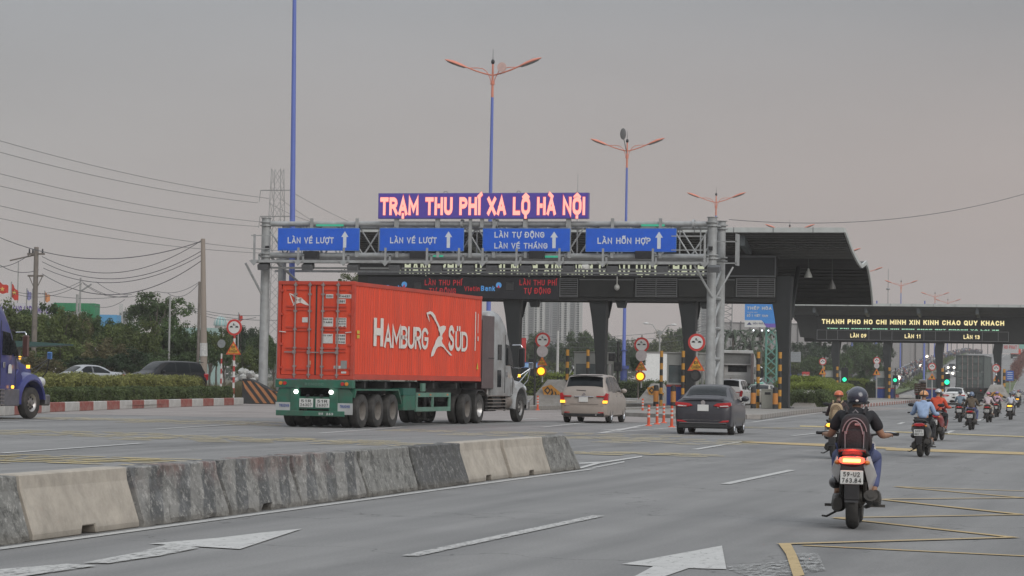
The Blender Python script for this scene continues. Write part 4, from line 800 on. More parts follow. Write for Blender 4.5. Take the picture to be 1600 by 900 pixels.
signal(1476, 575, 250, [(1479.5, 594, .6, 1.3)], 'green lit signal left of the grey container truck', (1480, 597, .24), 0)
# no entry sign and barrier arm under the far canopy
c = YP(1323, 609, 250); t = thing('no_entry_sign', 'red round no entry sign with white bar near the green signal', 'road sign', (c.x, 250, 0)); disc(MB(), (0, 0, c.z), .34, -.01, .02, 20).obj('sign_disc', RED, t); MB().bx(-.24, .24, -.03, -.012, c.z - .06, c.z + .06).obj('white_bar', SW2, t); MB().cyl((0, .04, 0), (0, .04, c.z), .04).obj('post', PST, t)
# chevron ramp on the left island end
a = G(420, 631); b = G(357, 631); t = thing('striped_ramp', 'black and orange striped concrete ramp at the end of the left hedge', 'crash barrier', (b.x + .1, b.y + 1.6, 0))
Wd = (a - b).length
OS = mat('ramp_orange', (.40, .17, .07), .8, var=.15, dirt=(.2, .12, .08), dirt_amt=.5); KB = mat('ramp_black', (.035, .035, .035), .8, var=.2)
MB().prism([(0, 0), (Wd, 0), (Wd, .35), (Wd * .8, .66), (Wd * .45, .75), (Wd * .12, 1.3), (0, 1.32)], 'y', 0, .5).obj('ramp_body', KB, t, bevel=.02)
for k in range(5):
    x = k * .42 - .15; dx = .95; lo = MB().add([(max(0, x + dx), -.012, 0.05), (x + dx + .2, -.012, .05), (min(x + .2, Wd), -.012, 1.2), (max(x, 0), -.012, 1.2)], [(0, 1, 2, 3)])
    def top(xx): return 1.3 if xx < Wd * .12 else 1.3 - (xx - Wd * .12) / (Wd * .33) * .55 if xx < Wd * .45 else .74 - (xx - Wd * .45) / (Wd * .55) * .4
    pts = []
    for f in (0, .33, .66, 1): z = .05 + f * 1.15; xx = x + dx * (1 - f); pts.append((min(max(xx, .01), Wd - .02), -.012, min(z, top(min(max(xx, 0), Wd)) - .02)))
    for f in (1, .66, .33, 0): z = .05 + f * 1.15; xx = x + dx * (1 - f) + .2; pts.append((min(max(xx, .02), Wd - .01), -.012, min(z, top(min(max(xx, 0), Wd)) - .02)))
    patchmesh('stripe', pts, OS, t)
# heap of white rubbish
t = thing('rubbish_heap', 'heap of white bags and sheets at the foot of the red and white sign post', 'rubbish', G(366, 626))
t['category'] = 'rubbish'; rr = random.Random(3)
for k in range(26):
    x, z = rr.gauss(0, .5), rr.uniform(1.1, 1.9) - .2; r = rr.uniform(.08, .22); s0 = MB().ell((x, 1.6 + rr.uniform(-.3, .3), z - abs(x) * .3), (r * 1.4, r, r), 7, 5, sm=False)
    s0.v = [(v[0] + rr.uniform(-.05, .05), v[1], v[2] + rr.uniform(-.05, .05)) for v in s0.v]; s0.obj('bag', mat('bag_white', (.45, .45, .43), .6, var=.2) if k % 4 else mat('bag_grey', (.17, .16, .15), .7, var=.3), t)
MB().ell((0, 1.7, .3), (1.5, .8, 1.0), 14, 8).obj('soil_mound', DIRT, t)
# ================================================================== street lamps
LBL = mat('lamp_blue', (.115, .16, .46), .5, var=.06, scale=.5); LOR = mat('lamp_orange', (.62, .22, .15), .5, var=.05); LLN = mat('lamp_lens', (.20, .21, .21), .3)
PEDB = mat('pedestal_blue', (.04, .06, .20), .5)
def lamp_post(px_, ytop, D, label, span=156 / 3900 * 168, top=True, base=False):
    c = PD(px_, ytop, D); t = thing('street_lamp', label, 'street lamp', (c.x, c.y, 0), YAW * .0, 'twin arm blue and orange street lamps'); zt = c.z
    MB().cyl((0, 0, 0), (0, 0, zt - 1.95), .18, .095, n=14).obj('pole', LBL, t); MB().cyl((0, 0, zt - 1.95), (0, 0, zt + .35), .095, .06, n=12).cyl((0, 0, zt - 1.1), (0, 0, zt - .95), .15, .15, n=12).obj('orange_pole', LOR, t)
    MB().cyl((0, 0, .17), (0, 0, 2.6), .34, .3, n=16).obj('pedestal', PEDB, t)
    for z0, z1, r0 in ((2.6, 2.9, .48), (.05, .17, .62), (4.2, 4.3, .3)): MB().cyl((0, 0, z0), (0, 0, z1), r0, n=16).obj('pedestal_ring', PEDB, t)
    MB().ell((0, 0, zt + .45), (.13, .13, .18), 10, 6).obj('cap', BLK, t); MB().cyl((0, 0, zt + .6), (0, 0, zt + 1.3), .02, .01, n=6).obj('spike', BLK, t)
    for s_ in (-1, 1):
        MB().tube([(s_ * x, 0, zt + z) for x, z in ((.04, -.46), (.6, -.33), (1.2, -.14), (1.9, .14))], .055, 6).obj('arm', LOR, t)
        MB().tube([(s_ * x, 0, zt + z) for x, z in ((.07, -1.0), (.2, -.6), (.42, -.2), (.7, .0), (1.1, .06), (1.7, .06))], .03, 5).obj('arm_stay', LOR, t)
        a_ = Vector((s_ * 1.8, 0, zt + .08)); b_ = Vector((s_ * 3.38, 0, zt + .66)); d = (b_ - a_); rings = []
        for f, rw_, rh in ((0, .07, .06), (.12, .15, .10), (.35, .24, .15), (.65, .26, .16), (.88, .15, .09), (1, .03, .03)):
            p_ = a_ + d * f; ax = d.normalized(); n_ = Vector((-ax.z * s_, 0, ax.x * s_)); rings.append([p_ + Vector((0, 1, 0)) * rw_ * math.cos(2 * PI * k / 10) + n_ * rh * (1.0 if math.sin(2 * PI * k / 10) > 0 else .6) * math.sin(2 * PI * k / 10) for k in range(10)])
        MB().loft(rings, sm=True).obj('lamp_head', LOR, t)
        rings = [[r_c + Vector((0, 0, -.06)) for r_c in r] for r in [[(p_ - (a_ + d * f)) * .8 + (a_ + d * f) for p_ in rings[i]] for i, f in ((1, .12), (2, .35), (3, .65), (4, .88))]]
        MB().loft(rings, sm=True).obj('lamp_lens', LLN, t)
    return t
L0 = lamp_post(461, -130, 135, 'blue lamp pole rising out of the picture top at the left gantry column')
L0.rotation_euler[1] = -.012; L0.location.x += .33
L1 = lamp_post(770, 107, 168, 'tallest visible twin arm lamp with a round camera disc behind the purple LED board')
disc(MB(), (.75, -.4, YP(786, 106, L1.location.y).z), .32, -.04, .04, 20).obj('lamp_disc', mat('disc_pale', (.58, .40, .36), .5), L1)
L2 = lamp_post(980, 228, 222, 'twin arm lamp with a dark oval disc on top, between LED board and double column')
MB().ell((-.25, -.6, L2_z := PD(975, 210, 222).z), (.28, .06, .52), 16, 8).tube([(-.2, -.5, L2_z - .45), (0, 0, L2_z - 1.8)], .04).obj('lamp_disc', mat('disc_dark', (.12, .12, .12), .5), L2)
for a in ((1119, 310, 283, 'twin arm lamp just right of the double gantry column'), (1234, 358, 337, 'twin arm lamp just above the canopy roof edge'), (1312, 394, 396, 'twin arm lamp whose right arm shows over the roof slope'), (1350, 423, 452, 'twin arm lamp whose right arm shows beside the roof gutter'), (1408, 443, 510, 'twin arm lamp, first one clear of the canopy roof'), (1461, 461, 590, 'twin arm lamp in the middle of the far three'), (1481, 471, 650, 'farthest twin arm lamp above the second canopy')): lamp_post(*a)
for p, y0, D, lb in ((1370, 560, 420, 'thin pale lamp pole among the dark trees'), (1332, 545, 400, 'thin grey pole among the trees behind the far canopy'), (1445, 545, 430, 'thin blue pole by the ramp of motorcycles')):
    c = PD(p, 470, D); MBo = MB().cyl((0, 0, 0), (0, 0, c.z), .2, .12, n=8).obj('lamp_pole', LBL, None, loc=(c.x, c.y, 0)); tag(MBo, lb, 'pole')
# small double lamp beyond the canopy
c = PD(1031, 516, 300); t = thing('park_lamp', 'small grey lamp with two pale heads behind the white truck', 'street lamp', (c.x, c.y, 0)); zt = c.z
MB().cyl((0, 0, 0), (0, 0, zt), .14, .09).obj('pole', PST, t)
for s_, dz in ((-1, 1.3), (1, 1.1)): MB().tube([(0, 0, zt - .6), (s_ * .9, 0, zt + dz * .5), (s_ * 1.5, 0, zt + dz * .6)], .05).obj('arm', PST, t); MB().ell((s_ * 1.7, 0, zt + dz * .62), (.4, .2, .12), 8, 5).obj('lamp_head', SW2, t)
MB().bx(-.3, .3, -.1, .1, zt - .5, zt - .1).obj('signal_box', PST, t)
c = PD(872, 520, 260); t = thing('utility_pole', 'white pole with a side lamp behind the booth by the minivan', 'pole', (c.x, c.y, 0)); MB().cyl((0, 0, 0), (0, 0, PD(872, 517, 260).z), .16, .12).obj('pole', mat('pole_pale', (.42, .42, .40), .7), t); MB().bx(0, .8, -.05, .05, c.z - 1, c.z - .85).obj('arm', PST, t)
# ================================================================== utility poles and wires at the left
PC = mat('pole_concrete', (.30, .255, .215), .85, var=.12, scale=1.5, dirt=(.2, .17, .14), dirt_amt=.5); WOOD = mat('pole_weathered', (.17, .15, .13), .85, var=.2, scale=3)
WR = mat('wire', (.10, .10, .105), .7, var=0)
c = PD(317.5, 373, 152); CP = c; t = thing('utility_pole', 'tall tan concrete utility pole beside the black SUV', 'pole', (c.x, c.y, 0)); MB().cyl((0, 0, 0), (0, 0, c.z), .24, .13, n=16).obj('pole', PC, t)
MB().cyl((0, 0, 2.6), (0, 0, 3.4), .232, .225, n=16, cap=False).obj('poster_band', mat('paper_white', (.5, .5, .48), .7, var=.2, scale=9), t)
t.rotation_euler[1] = -.03; t.location.x += .28
c2 = PD(312, 440, 156); u = thing('utility_pole', 'thin grey pole touching the tall tan concrete pole', 'pole', (c2.x, c2.y, 0)); MB().cyl((0, 0, 0), (0, 0, c2.z), .1, .08).obj('pole', WOOD, u)
c = PD(57, 386, 165); WP = c; t = thing('utility_pole', 'brown utility pole with crossarm and insulators above the flags', 'pole', (c.x, c.y, 0)); MB().cyl((0, 0, 0), (0, 0, c.z), .2, .15, n=12).obj('pole', WOOD, t)
for dz, l in ((.45, .62), (1.9, .55)): MB().bx(-l, l, -.09, .02, c.z - dz - .07, c.z - dz + .05).obj('crossarm', WOOD, t)
P(MB(), (-1.9, 0, c.z - .9), (.5, 0, c.z - .4), .05).obj('long_arm', WOOD, t)
for s_ in (-1, 1): P(MB(), (s_ * .5, 0, c.z - 1.9), (0, 0, c.z - 2.9), .03).obj('arm_brace', WOOD, t)
for x in (-.5, -.25, .45): MB().cyl((x, 0, c.z - .45), (x, 0, c.z - .12), .07, .045, n=8).obj('insulator', BLK, t)
for p, yt, D, lb, rr_ in ((121, 460, 175, 'short grey post beside the green container', .12), (126, 434, 190, 'slim leaning pole with a side arm above the green container', .09), (266, 462, 175, 'thin pale pole in front of the round tree', .09), (29, 408, 230, 'thin mast between the flags', .07), (62, 470, 240, 'thin white flag mast beside the brown pole', .06)):
    c = PD(p, yt, D); o = MB().cyl((0, 0, 0), (0, 0, c.z), rr_, rr_ * .8, n=8).obj('utility_pole', PST, None, loc=(c.x, c.y, 0)); tag(o, lb, 'pole')
c = PD(126, 455, 190); a = PD(143, 444, 190); lp_ = [o for o in bpy.data.objects if o.get('label', '').startswith('slim leaning pole')][0]; o = MB().tube([c - lp_.location, a - lp_.location], .07).obj('side_arm', PST, lp_)
# lattice pylon
LAT = mat('pylon_steel', (.27, .27, .27), .7, .1)
c = PD(434, 264, 420); zt = c.z; t = thing('lattice_pylon', 'thin steel lattice pylon rising behind the left gantry column', 'pylon', (c.x, c.y, 0)); PY_ = c
def wd_(z): return .8 + (zt - z) * .028
B = MB()
zs = [0 + i * (zt / 13) for i in range(14)]
for sx, sy in ((-1, -1), (1, -1), (1, 1), (-1, 1)): MB().cyl((sx * wd_(0), sy * wd_(0), 0), (sx * wd_(zt), sy * wd_(zt), zt), .075, .05, n=5).obj('leg', LAT, t)
for a_, b_ in zip(zs[:-1], zs[1:]):
    w0, w1 = wd_(a_), wd_(b_)
    for q0, q1 in (((-1, -1), (1, -1)), ((1, -1), (1, 1)), ((1, 1), (-1, 1)), ((-1, 1), (-1, -1))):
        MB().cyl((q0[0] * w0, q0[1] * w0, a_), (q1[0] * w1, q1[1] * w1, b_), .033, n=4).obj('lattice_brace', LAT, t); MB().cyl((q1[0] * w0, q1[1] * w0, a_), (q0[0] * w1, q0[1] * w1, b_), .033, n=4).obj('lattice_brace', LAT, t)
for dz in (3.6, 8.0):
    MB().bx(-3, 3, -.08, .08, zt - dz - .08, zt - dz + .08).obj('crossarm', LAT, t)
    for s_ in (-1, 1): MB().cyl((s_ * 3, 0, zt - dz), (s_ * 3.2, 0, zt - dz - 1.9), .06, n=6).obj('insulator_string', LAT, t)
# distant tower blocks' pylons seen under the canopy are built with the background
def wire(p, q, sag, r, label, grp):
    p, q = Vector(p), Vector(q); pts = []
    for i in range(25): f = i / 24; v = p.lerp(q, f); v.z -= sag * 4 * f * (1 - f); pts.append(v)
    o = MB().tube(pts, r * .72, 4).obj('power_line', WR, None, fixn=False); tag(o, label, 'wire', grp); return o
far = 'high voltage lines to the lattice pylon'
for k, (y0, x1, y1) in enumerate(((208, 420, 310), (227, 403, 317), (262, 420, 348), (283, 404, 354), (314, 436, 392), (336, 420, 396))):
    a = PD(-80, y0 - 12, 330); b = PD(x1, y1, 419); wire(a, b, 1.1, .05, ORD[k] + ' high voltage wire counted from the top in the upper left sky', far)
for k, (a, b) in enumerate((((437, 310), (620, 400)), ((420, 317), (560, 352)), ((456, 300), (700, 395)), ((440, 356), (570, 420)))): wire(PD(*a, 419), PD(*b, 500), 1.5, .05, ORD[k] + ' wire running from the lattice pylon down behind the gantry', 'wires beyond the pylon')
low = 'drooping wires between the two utility poles'
for k, (x0, y0, dz, sag, r) in enumerate(((-40, 352, .15, 1.6, .035), (66, 401, .1, 1.5, .03), (66, 409, .75, 1.4, .03), (68, 419, 1.0, 1.3, .03), (66, 428, 1.35, 1.7, .035))):
    wire(PD(x0, y0, 165), CP + Vector((-.1, 0, -dz)), sag, r, ORD[k] + ' drooping wire from the top at the tall tan concrete pole', low)
wire(PD(-40, 408, 165), WP + Vector((-.5, 0, -.5)), .6, .03, 'dark wire reaching the brown pole crossarm from the picture edge', low + ' or edge'); wire(PD(-40, 375, 165), WP + Vector((.2, 0, -1.5)), .9, .03, 'dark wire reaching the brown pole from the picture edge', low + ' or edge')
for k, (a, b, s_) in enumerate((((20, 455), (126, 440), .5), ((20, 458), (128, 443), .6), ((128, 440), (215, 462), .5), ((130, 443), (200, 463), .4), ((150, 440), (206, 460), .3), ((245, 455), (312, 440), .4), ((262, 458), (312, 441), .6), ((290, 478), (420, 492), .3), ((290, 482), (440, 500), .3), ((60, 458), (200, 462), .3), ((140, 475), (195, 468), .4), ((300, 486), (400, 496), .4))):
    wire(PD(*a, 185), PD(*b, 185), s_, .025, ORD[k] + ' thin wire from the left strung low above the left tree line', 'thin wires above the trees')
wire(PD(1139, 343, 250), PD(1660, 284, 300), 2.0, .045, 'single thin cable crossing the right hand sky above the canopies', None)
for k, y0 in enumerate((518, 526, 534)): wire(PD(760, y0, 330), PD(1120, y0 - 12, 330), 1.2, .035, ('upper', 'middle', 'lower')[k] + ' of three thin wires seen under the canopy between its columns', 'wires seen under the canopy')
for a in ((903, 273, 700, 'thin antenna mast with small ring above the LED board'), (1388, 420, 620, 'thin antenna mast beside the far street lamps')):
    c = PD(a[0], a[1], a[2]); t = thing('antenna_mast', a[3], 'antenna', (c.x, c.y, 0)); MB().cyl((0, 0, 0), (0, 0, c.z), .22, .06, n=6).obj('mast', LAT, t); MB().ell((0, 0, c.z - 5), (.5, .5, .3), 8, 4).obj('ring', LAT, t)
# ================================================================== vehicles
TYRE = mat('tyre_rubber', (.028, .027, .026), .85, var=.2, scale=6, dirt=(.11, .10, .09), dirt_amt=.45, dirt_scale=3); RIM = mat('rim_alloy', (.42, .43, .45), .35, .7, var=.1); RIMD = mat('rim_dusty', (.16, .145, .13), .75, .2, var=.2, scale=6)
CGL = mat('car_glass', (.012, .015, .017), .12, var=.15, spec=.16); CHR = mat('chrome', (.55, .56, .58), .18, .95, var=.05); RLENS = mat('tail_lens_red', (.42, .015, .02), .2, var=.1, coat=.6); PLATE = mat('plate_white', (.60, .60, .58), .45, var=.05)
AMBL = glow('indicator_on', (1, .45, .04), 2.2); TLIT = glow('tail_lit', (1, .10, .05), 2.0); TRIMB = mat('trim_black', (.02, .02, .021), .5, var=.1); UNDER = mat('underbody', (.012, .012, .012), .9, var=.1)
def lerp(a, b, t): return a + (b - a) * t
def smooth_tab(tab, y):
    if y <= tab[0][0]: return list(tab[0][1:])
    for i in range(len(tab) - 1):
        if y <= tab[i + 1][0]:
            a, b = tab[i], tab[i + 1]; h = b[0] - a[0]; t = (y - a[0]) / h; outv = []
            for k in range(1, len(a)):
                m0 = ((b[k] - tab[i - 1][k]) / (b[0] - tab[i - 1][0]) if i > 0 else (b[k] - a[k]) / h); m1 = ((tab[i + 2][k] - a[k]) / (tab[i + 2][0] - a[0]) if i + 2 < len(tab) else (b[k] - a[k]) / h)
                s0 = (b[k] - a[k]) / h
                if s0 == 0: m0 = m1 = 0
                else:
                    m0 = max(min(m0 / s0, 2.2), 0) * s0; m1 = max(min(m1 / s0, 2.2), 0) * s0
                t2, t3 = t * t, t * t * t; outv.append((2 * t3 - 3 * t2 + 1) * a[k] + (t3 - 2 * t2 + t) * h * m0 + (-2 * t3 + 3 * t2) * b[k] + (t3 - t2) * h * m1)
            return outv
    return list(tab[-1][1:])
class Car:
    # table rows: y, ztop, zshoulder, half width, half width at roof edge, zbottom
    def __init__(s, tab): s.t = tab; s.L = tab[-1][0]
    def sec(s, y):
        zt, zs, w, wr, zb = smooth_tab(s.t, y); h = zt - zs
        return [(0, zb), (w * .86, zb), (w * .97, zb + .07), (w, zb + (zs - zb) * .48), (w * 1.0, zs - (zs - zb) * .14), (w * .965, zs), (lerp(w * .965, wr, .5) + .012 + .02 * min(h, .4), zs + h * .5), (wr, zt - min(.05, h * .22)), (wr * .90, zt - min(.015, h * .08)), (wr * .55, zt + .012), (0, zt + .018)]
    def at(s, y, k):
        c = s.sec(y); k = max(0, min(k, len(c) - 1.0001)); i = int(k); f = k - i; return Vector((lerp(c[i][0], c[i + 1][0], f), y, lerp(c[i][1], c[i + 1][1], f)))
    def nrm(s, y, k, sx=1):
        a = s.at(y + .03, k) - s.at(y - .03, k); b = s.at(y, min(k + .08, 9.99)) - s.at(y, k - .08); n = b.cross(a)
        if n.length < 1e-9: n = Vector((1, 0, 0))
        n.normalize()
        if n.z < 0 and k > 6: n = -n
        elif k <= 6 and n.x < 0: n = -n
        return n
    def body(s, paint, parent, wheels, rw, n=56):
        ys = []; 
        for i in range(n + 1): f = i / n; ys.append(s.L * (f - .055 * math.sin(2 * PI * f)))
        rings = []
        for y in ys:
            c = s.sec(y); rings.append([(x, y, z) for x, z in c] + [(-x, y, z) for x, z in reversed(c[1:-1])])
        o = MB().loft(rings, sm=True).obj('body', [paint, UNDER], parent)
        cut = MB()
        for wy in wheels:
            for sx in (-1, 1): cut.cyl((sx * .55, wy, rw * .98), (sx * 1.2, wy, rw * .98), rw * 1.16, n=28)
        co = cut.obj('cut', UNDER); md = o.modifiers.new('arches', 'BOOLEAN'); md.object = co; md.operation = 'DIFFERENCE'; md.solver = 'EXACT'
        try: md.material_mode = 'TRANSFER'
        except Exception: pass
        me = bpy.data.meshes.new_from_object(o.evaluated_get(bpy.context.evaluated_depsgraph_get())); o.modifiers.clear(); o.data = me
        if len(me.materials) < 2: me.materials.append(UNDER)
        bpy.data.objects.remove(co)
        try: me.set_sharp_from_angle(angle=math.radians(38))
        except Exception: pass
        return o
    def patch(s, name, mt, parent, y0, y1, k0, k1, ny=8, nk=5, off=.006, sides=(1, -1), top=False, kf=None, yf=None):
        for sx in sides:
            B = MB(); g = []
            for i in range(ny + 1):
                y = lerp(y0, y1, i / ny); row = []
                a, b = (kf(i / ny) if kf else (k0, k1))
                for j in range(nk + 1):
                    f = j / nk; k = lerp(a, b, f); yy = y + (yf(f, i / ny) if yf else 0); p = s.at(yy, k) + s.nrm(yy, k) * off; row.append((p.x * sx, p.y, p.z))
                g.append(row)
            if top: g = [r + [(-x, y, z) for x, y, z in reversed(r[:-1])] for r in g]; sx = 1
            m = len(g[0]); B.add([p for r in g for p in r], [(i * m + j, i * m + j + 1, (i + 1) * m + j + 1, (i + 1) * m + j) for i in range(ny) for j in range(m - 1)], 0, True); B.obj(name, mt, parent, fixn=False)
            if top: break
def wheel(parent, x, y, r, w, side, rimm=RIM, spokes=5, name='wheel', dual=False, flat=False):
    t = bpy.data.objects.new(name, None); COL.objects.link(t); t.parent = parent; t.location = (x, y, r); wd = w / 2
    ri = r * (.64 if not flat else .56)
    MB().lathe([(ri, -wd * .9), (r * .86, -wd), (r * .965, -wd * .86), (r, -wd * .5), (r, wd * .5), (r * .965, wd * .86), (r * .86, wd), (ri, wd * .9), (ri, -wd * .9)], (0, 0, 0), 'x', 28).obj('tyre', TYRE, t)
    s = side
    if flat:    # truck wheel: dished steel rim with hand holes
        prof = [(0, s * wd * .1), (ri * .30, s * wd * .1), (ri * .34, -s * wd * .25), (ri * .78, -s * wd * .35), (ri * .92, s * wd * .6), (ri, s * wd * .88), (ri + .005, -s * wd * .9), (0, -s * wd * .9)] if flat == 1 else [(0, s * wd * .95), (ri * .3, s * wd * .95), (ri * .34, s * wd * .5), (ri * .75, s * wd * .35), (ri * .95, s * wd * .8), (ri + .005, s * wd * .88), (ri + .005, -s * wd * .9), (0, -s * wd * .9)]
        MB().lathe(prof, (0, 0, 0), 'x', 24).obj('rim', rimm, t)
        for k in range(8):
            a = 2 * PI * k / 8; c = (s * wd * (-.28 if flat == 1 else .42), ri * .62 * math.cos(a), ri * .62 * math.sin(a)); MB().cyl((c[0], c[1], c[2]), (c[0] + s * .02, c[1], c[2]), .035, n=8).obj('hand_hole', BLK, t)
    else:
        MB().lathe([(0, -s * wd * .5), (ri * .9, -s * wd * .5), (ri * .93, s * wd * .75), (ri + .003, s * wd * .93), (ri + .003, -s * wd * .9)], (0, 0, 0), 'x', 24).obj('rim', rimm, t)
        for k in range(spokes * 2):
            a = 2 * PI * k / (spokes * 2) + (.12 if k % 2 else -.12); c, q = math.cos(a), math.sin(a)
            b = MB().bx(s * wd * .45, s * wd * .72, -.022, .022, .03, ri * .97); b.xf(Matrix.Rotation(a, 4, 'X')); b.obj('spoke', rimm, t)
        MB().cyl((s * wd * .4, 0, 0), (s * wd * .78, 0, 0), .05, n=12).obj('hub_cap', rimm, t)
    return t
def plate_on(parent, x, y, z, w=.33, h=.2, l1='', l2='', off=.01):
    p = MB().bx(x - w / 2, x + w / 2, y - .012, y, z, z + h).obj('number_plate', PLATE, parent, bevel=.006)
    if l1: text(l1, x - w * .36, z + h * .56, w * .72, h * .33, y - .014, TRIMB, p, t=.16, depth=.003)
    if l2: text(l2, x - w * .42, z + h * .12, w * .84, h * .33, y - .014, TRIMB, p, t=.16, depth=.003)
def car_finish(c, t, W, rw, wheels, tw=.2, rimm=RIM, gl0=5.18, gl1=6.92, side=None, rear=None, front=None, mirror_y=None, handles=()):
    for wy in wheels:
        for sx in (-1, 1): wheel(t, sx * (W / 2 - tw / 2 - .01), wy, rw, tw, sx, rimm)
    for nm, y0, y1, kf, yf in side: c.patch('side_window', CGL, t, y0, y1, gl0, gl1, 10, 5, kf=kf, yf=yf)
    if rear: c.patch('rear_window', CGL, t, rear[0], rear[1], 7.45, 10, 10, 6, top=True, sides=(1,))
    if front: c.patch('windscreen', CGL, t, front[0], front[1], 7.35, 10, 10, 6, top=True, sides=(1,))
    if mirror_y:
        for sx in (-1, 1):
            p = c.at(mirror_y, 5.2); MB().ell((sx * (p.x + .12), mirror_y, p.z + .09), (.12, .07, .085), 12, 8).tube([(sx * (p.x - .03), mirror_y + .03, p.z), (sx * (p.x + .08), mirror_y, p.z + .05)], .025).obj('wing_mirror', t_paint[0], t)
    for y in handles:
        for sx in (-1, 1): p = c.at(y, 4.5) + Vector((.012, 0, 0)); MB().bx(sx * p.x - .015, sx * p.x + .015, y - .09, y + .09, p.z - .015, p.z + .015).obj('door_handle', CHR, t, bevel=.006)
    # door gaps
t_paint = [None]
def sedan(name, label, paint, loc, rz, group=None, lit=0, cat='car', rimm=RIM, detail=True, taxi=False):
    t = thing(name, label, cat, loc, rz, group); t_paint[0] = paint; W = 1.73; rw = .305
    tab = [(0, .70, .60, .60, .50, .36), (.04, .98, .86, .76, .62, .25), (.14, 1.07, .95, .83, .66, .20), (.5, 1.10, .97, .86, .66, .18), (.74, 1.13, .97, .865, .64, .18), (1.15, 1.35, .965, .865, .575, .18), (1.5, 1.445, .96, .865, .565, .18), (2.1, 1.475, .95, .865, .575, .18), (2.55, 1.45, .94, .865, .575, .18), (2.95, 1.25, .935, .865, .64, .18), (3.35, 1.01, .91, .86, .70, .18), (3.9, .90, .80, .84, .66, .18), (4.25, .78, .68, .76, .56, .2), (4.40, .62, .55, .60, .42, .28)]
    c = Car(tab); wh = (.82, 3.38); c.body(paint, t, wh, rw)
    # side glass: follows the fast tail
    car_finish(c, t, W, rw, wh, side=[('r', .95, 1.98, lambda f: (5.3, lerp(5.95, 6.9, min(1, f * 1.6))), None), ('f', 2.06, 2.98, lambda f: (5.3, lerp(6.9, 5.7, max(0, f - .35) / .65)), None)], rear=(.80, 1.38), front=(2.72, 3.22), mirror_y=2.85, handles=(1.75, 2.75), rimm=rimm)
    c.patch('window_trim', CHR if False else TRIMB, t, 2.0, 2.04, 5.3, 6.9, 2, 4)
    for y in (1.02 + .0, 2.02, 2.98): c.patch('door_gap', TRIMB, t, y, y + .012, 1.9 + (1.2 if y < 1.1 else 0), 5.15, 1, 8, off=.002)
    # rear lamps: two part wedge shapes wrapped round the corner
    for sx in (-1, 1):
        poly = [(sx * .30, .86), (sx * .40, .93), (sx * .815, .965), (sx * .835, .87), (sx * .70, .815), (sx * .50, .82)]
        MB().prism(poly, 'y', -.012, .22).obj('tail_lamp', RLENS if not lit else TLIT, t, bevel=.008)
        MB().prism([(sx * .50, .835), (sx * .76, .845), (sx * .74, .875), (sx * .5, .86)], 'y', -.02, -.0125).obj('reverse_lamp', SW2, t)
        MB().prism([(sx * .46, .37), (sx * .76, .39), (sx * .77, .44), (sx * .6, .43)], 'y', -.02, .1).obj('reflector', RLENS, t)
    MB().bx(-.70, .70, -.012, .05, .35, .36).bx(-.6, .6, .0, .03, .43, .445).obj('bumper_trim', CHR if detail else TRIMB, t)
    MB().bx(-.52, .52, .01, .06, .76, .772).bx(-.56, .56, -.004, .03, .60, .606).obj('boot_gap', TRIMB, t)
    MB().bx(-.72, .72, .0, .08, .2, .33).obj('lower_valance', TRIMB, t, bevel=.02)
    MB().bx(-.62, .62, -.03, .06, 1.055, 1.075).obj('boot_lip', paint, t, bevel=.01)
    MB().lathe([(.03, 0), (.07, 0), (.07, .012), (.03, .012)], (0, -.01, .95), 'y', 16).obj('emblem', CHR, t)
    plate_on(t, 0, -.005, .70, .33, .19)
    return t
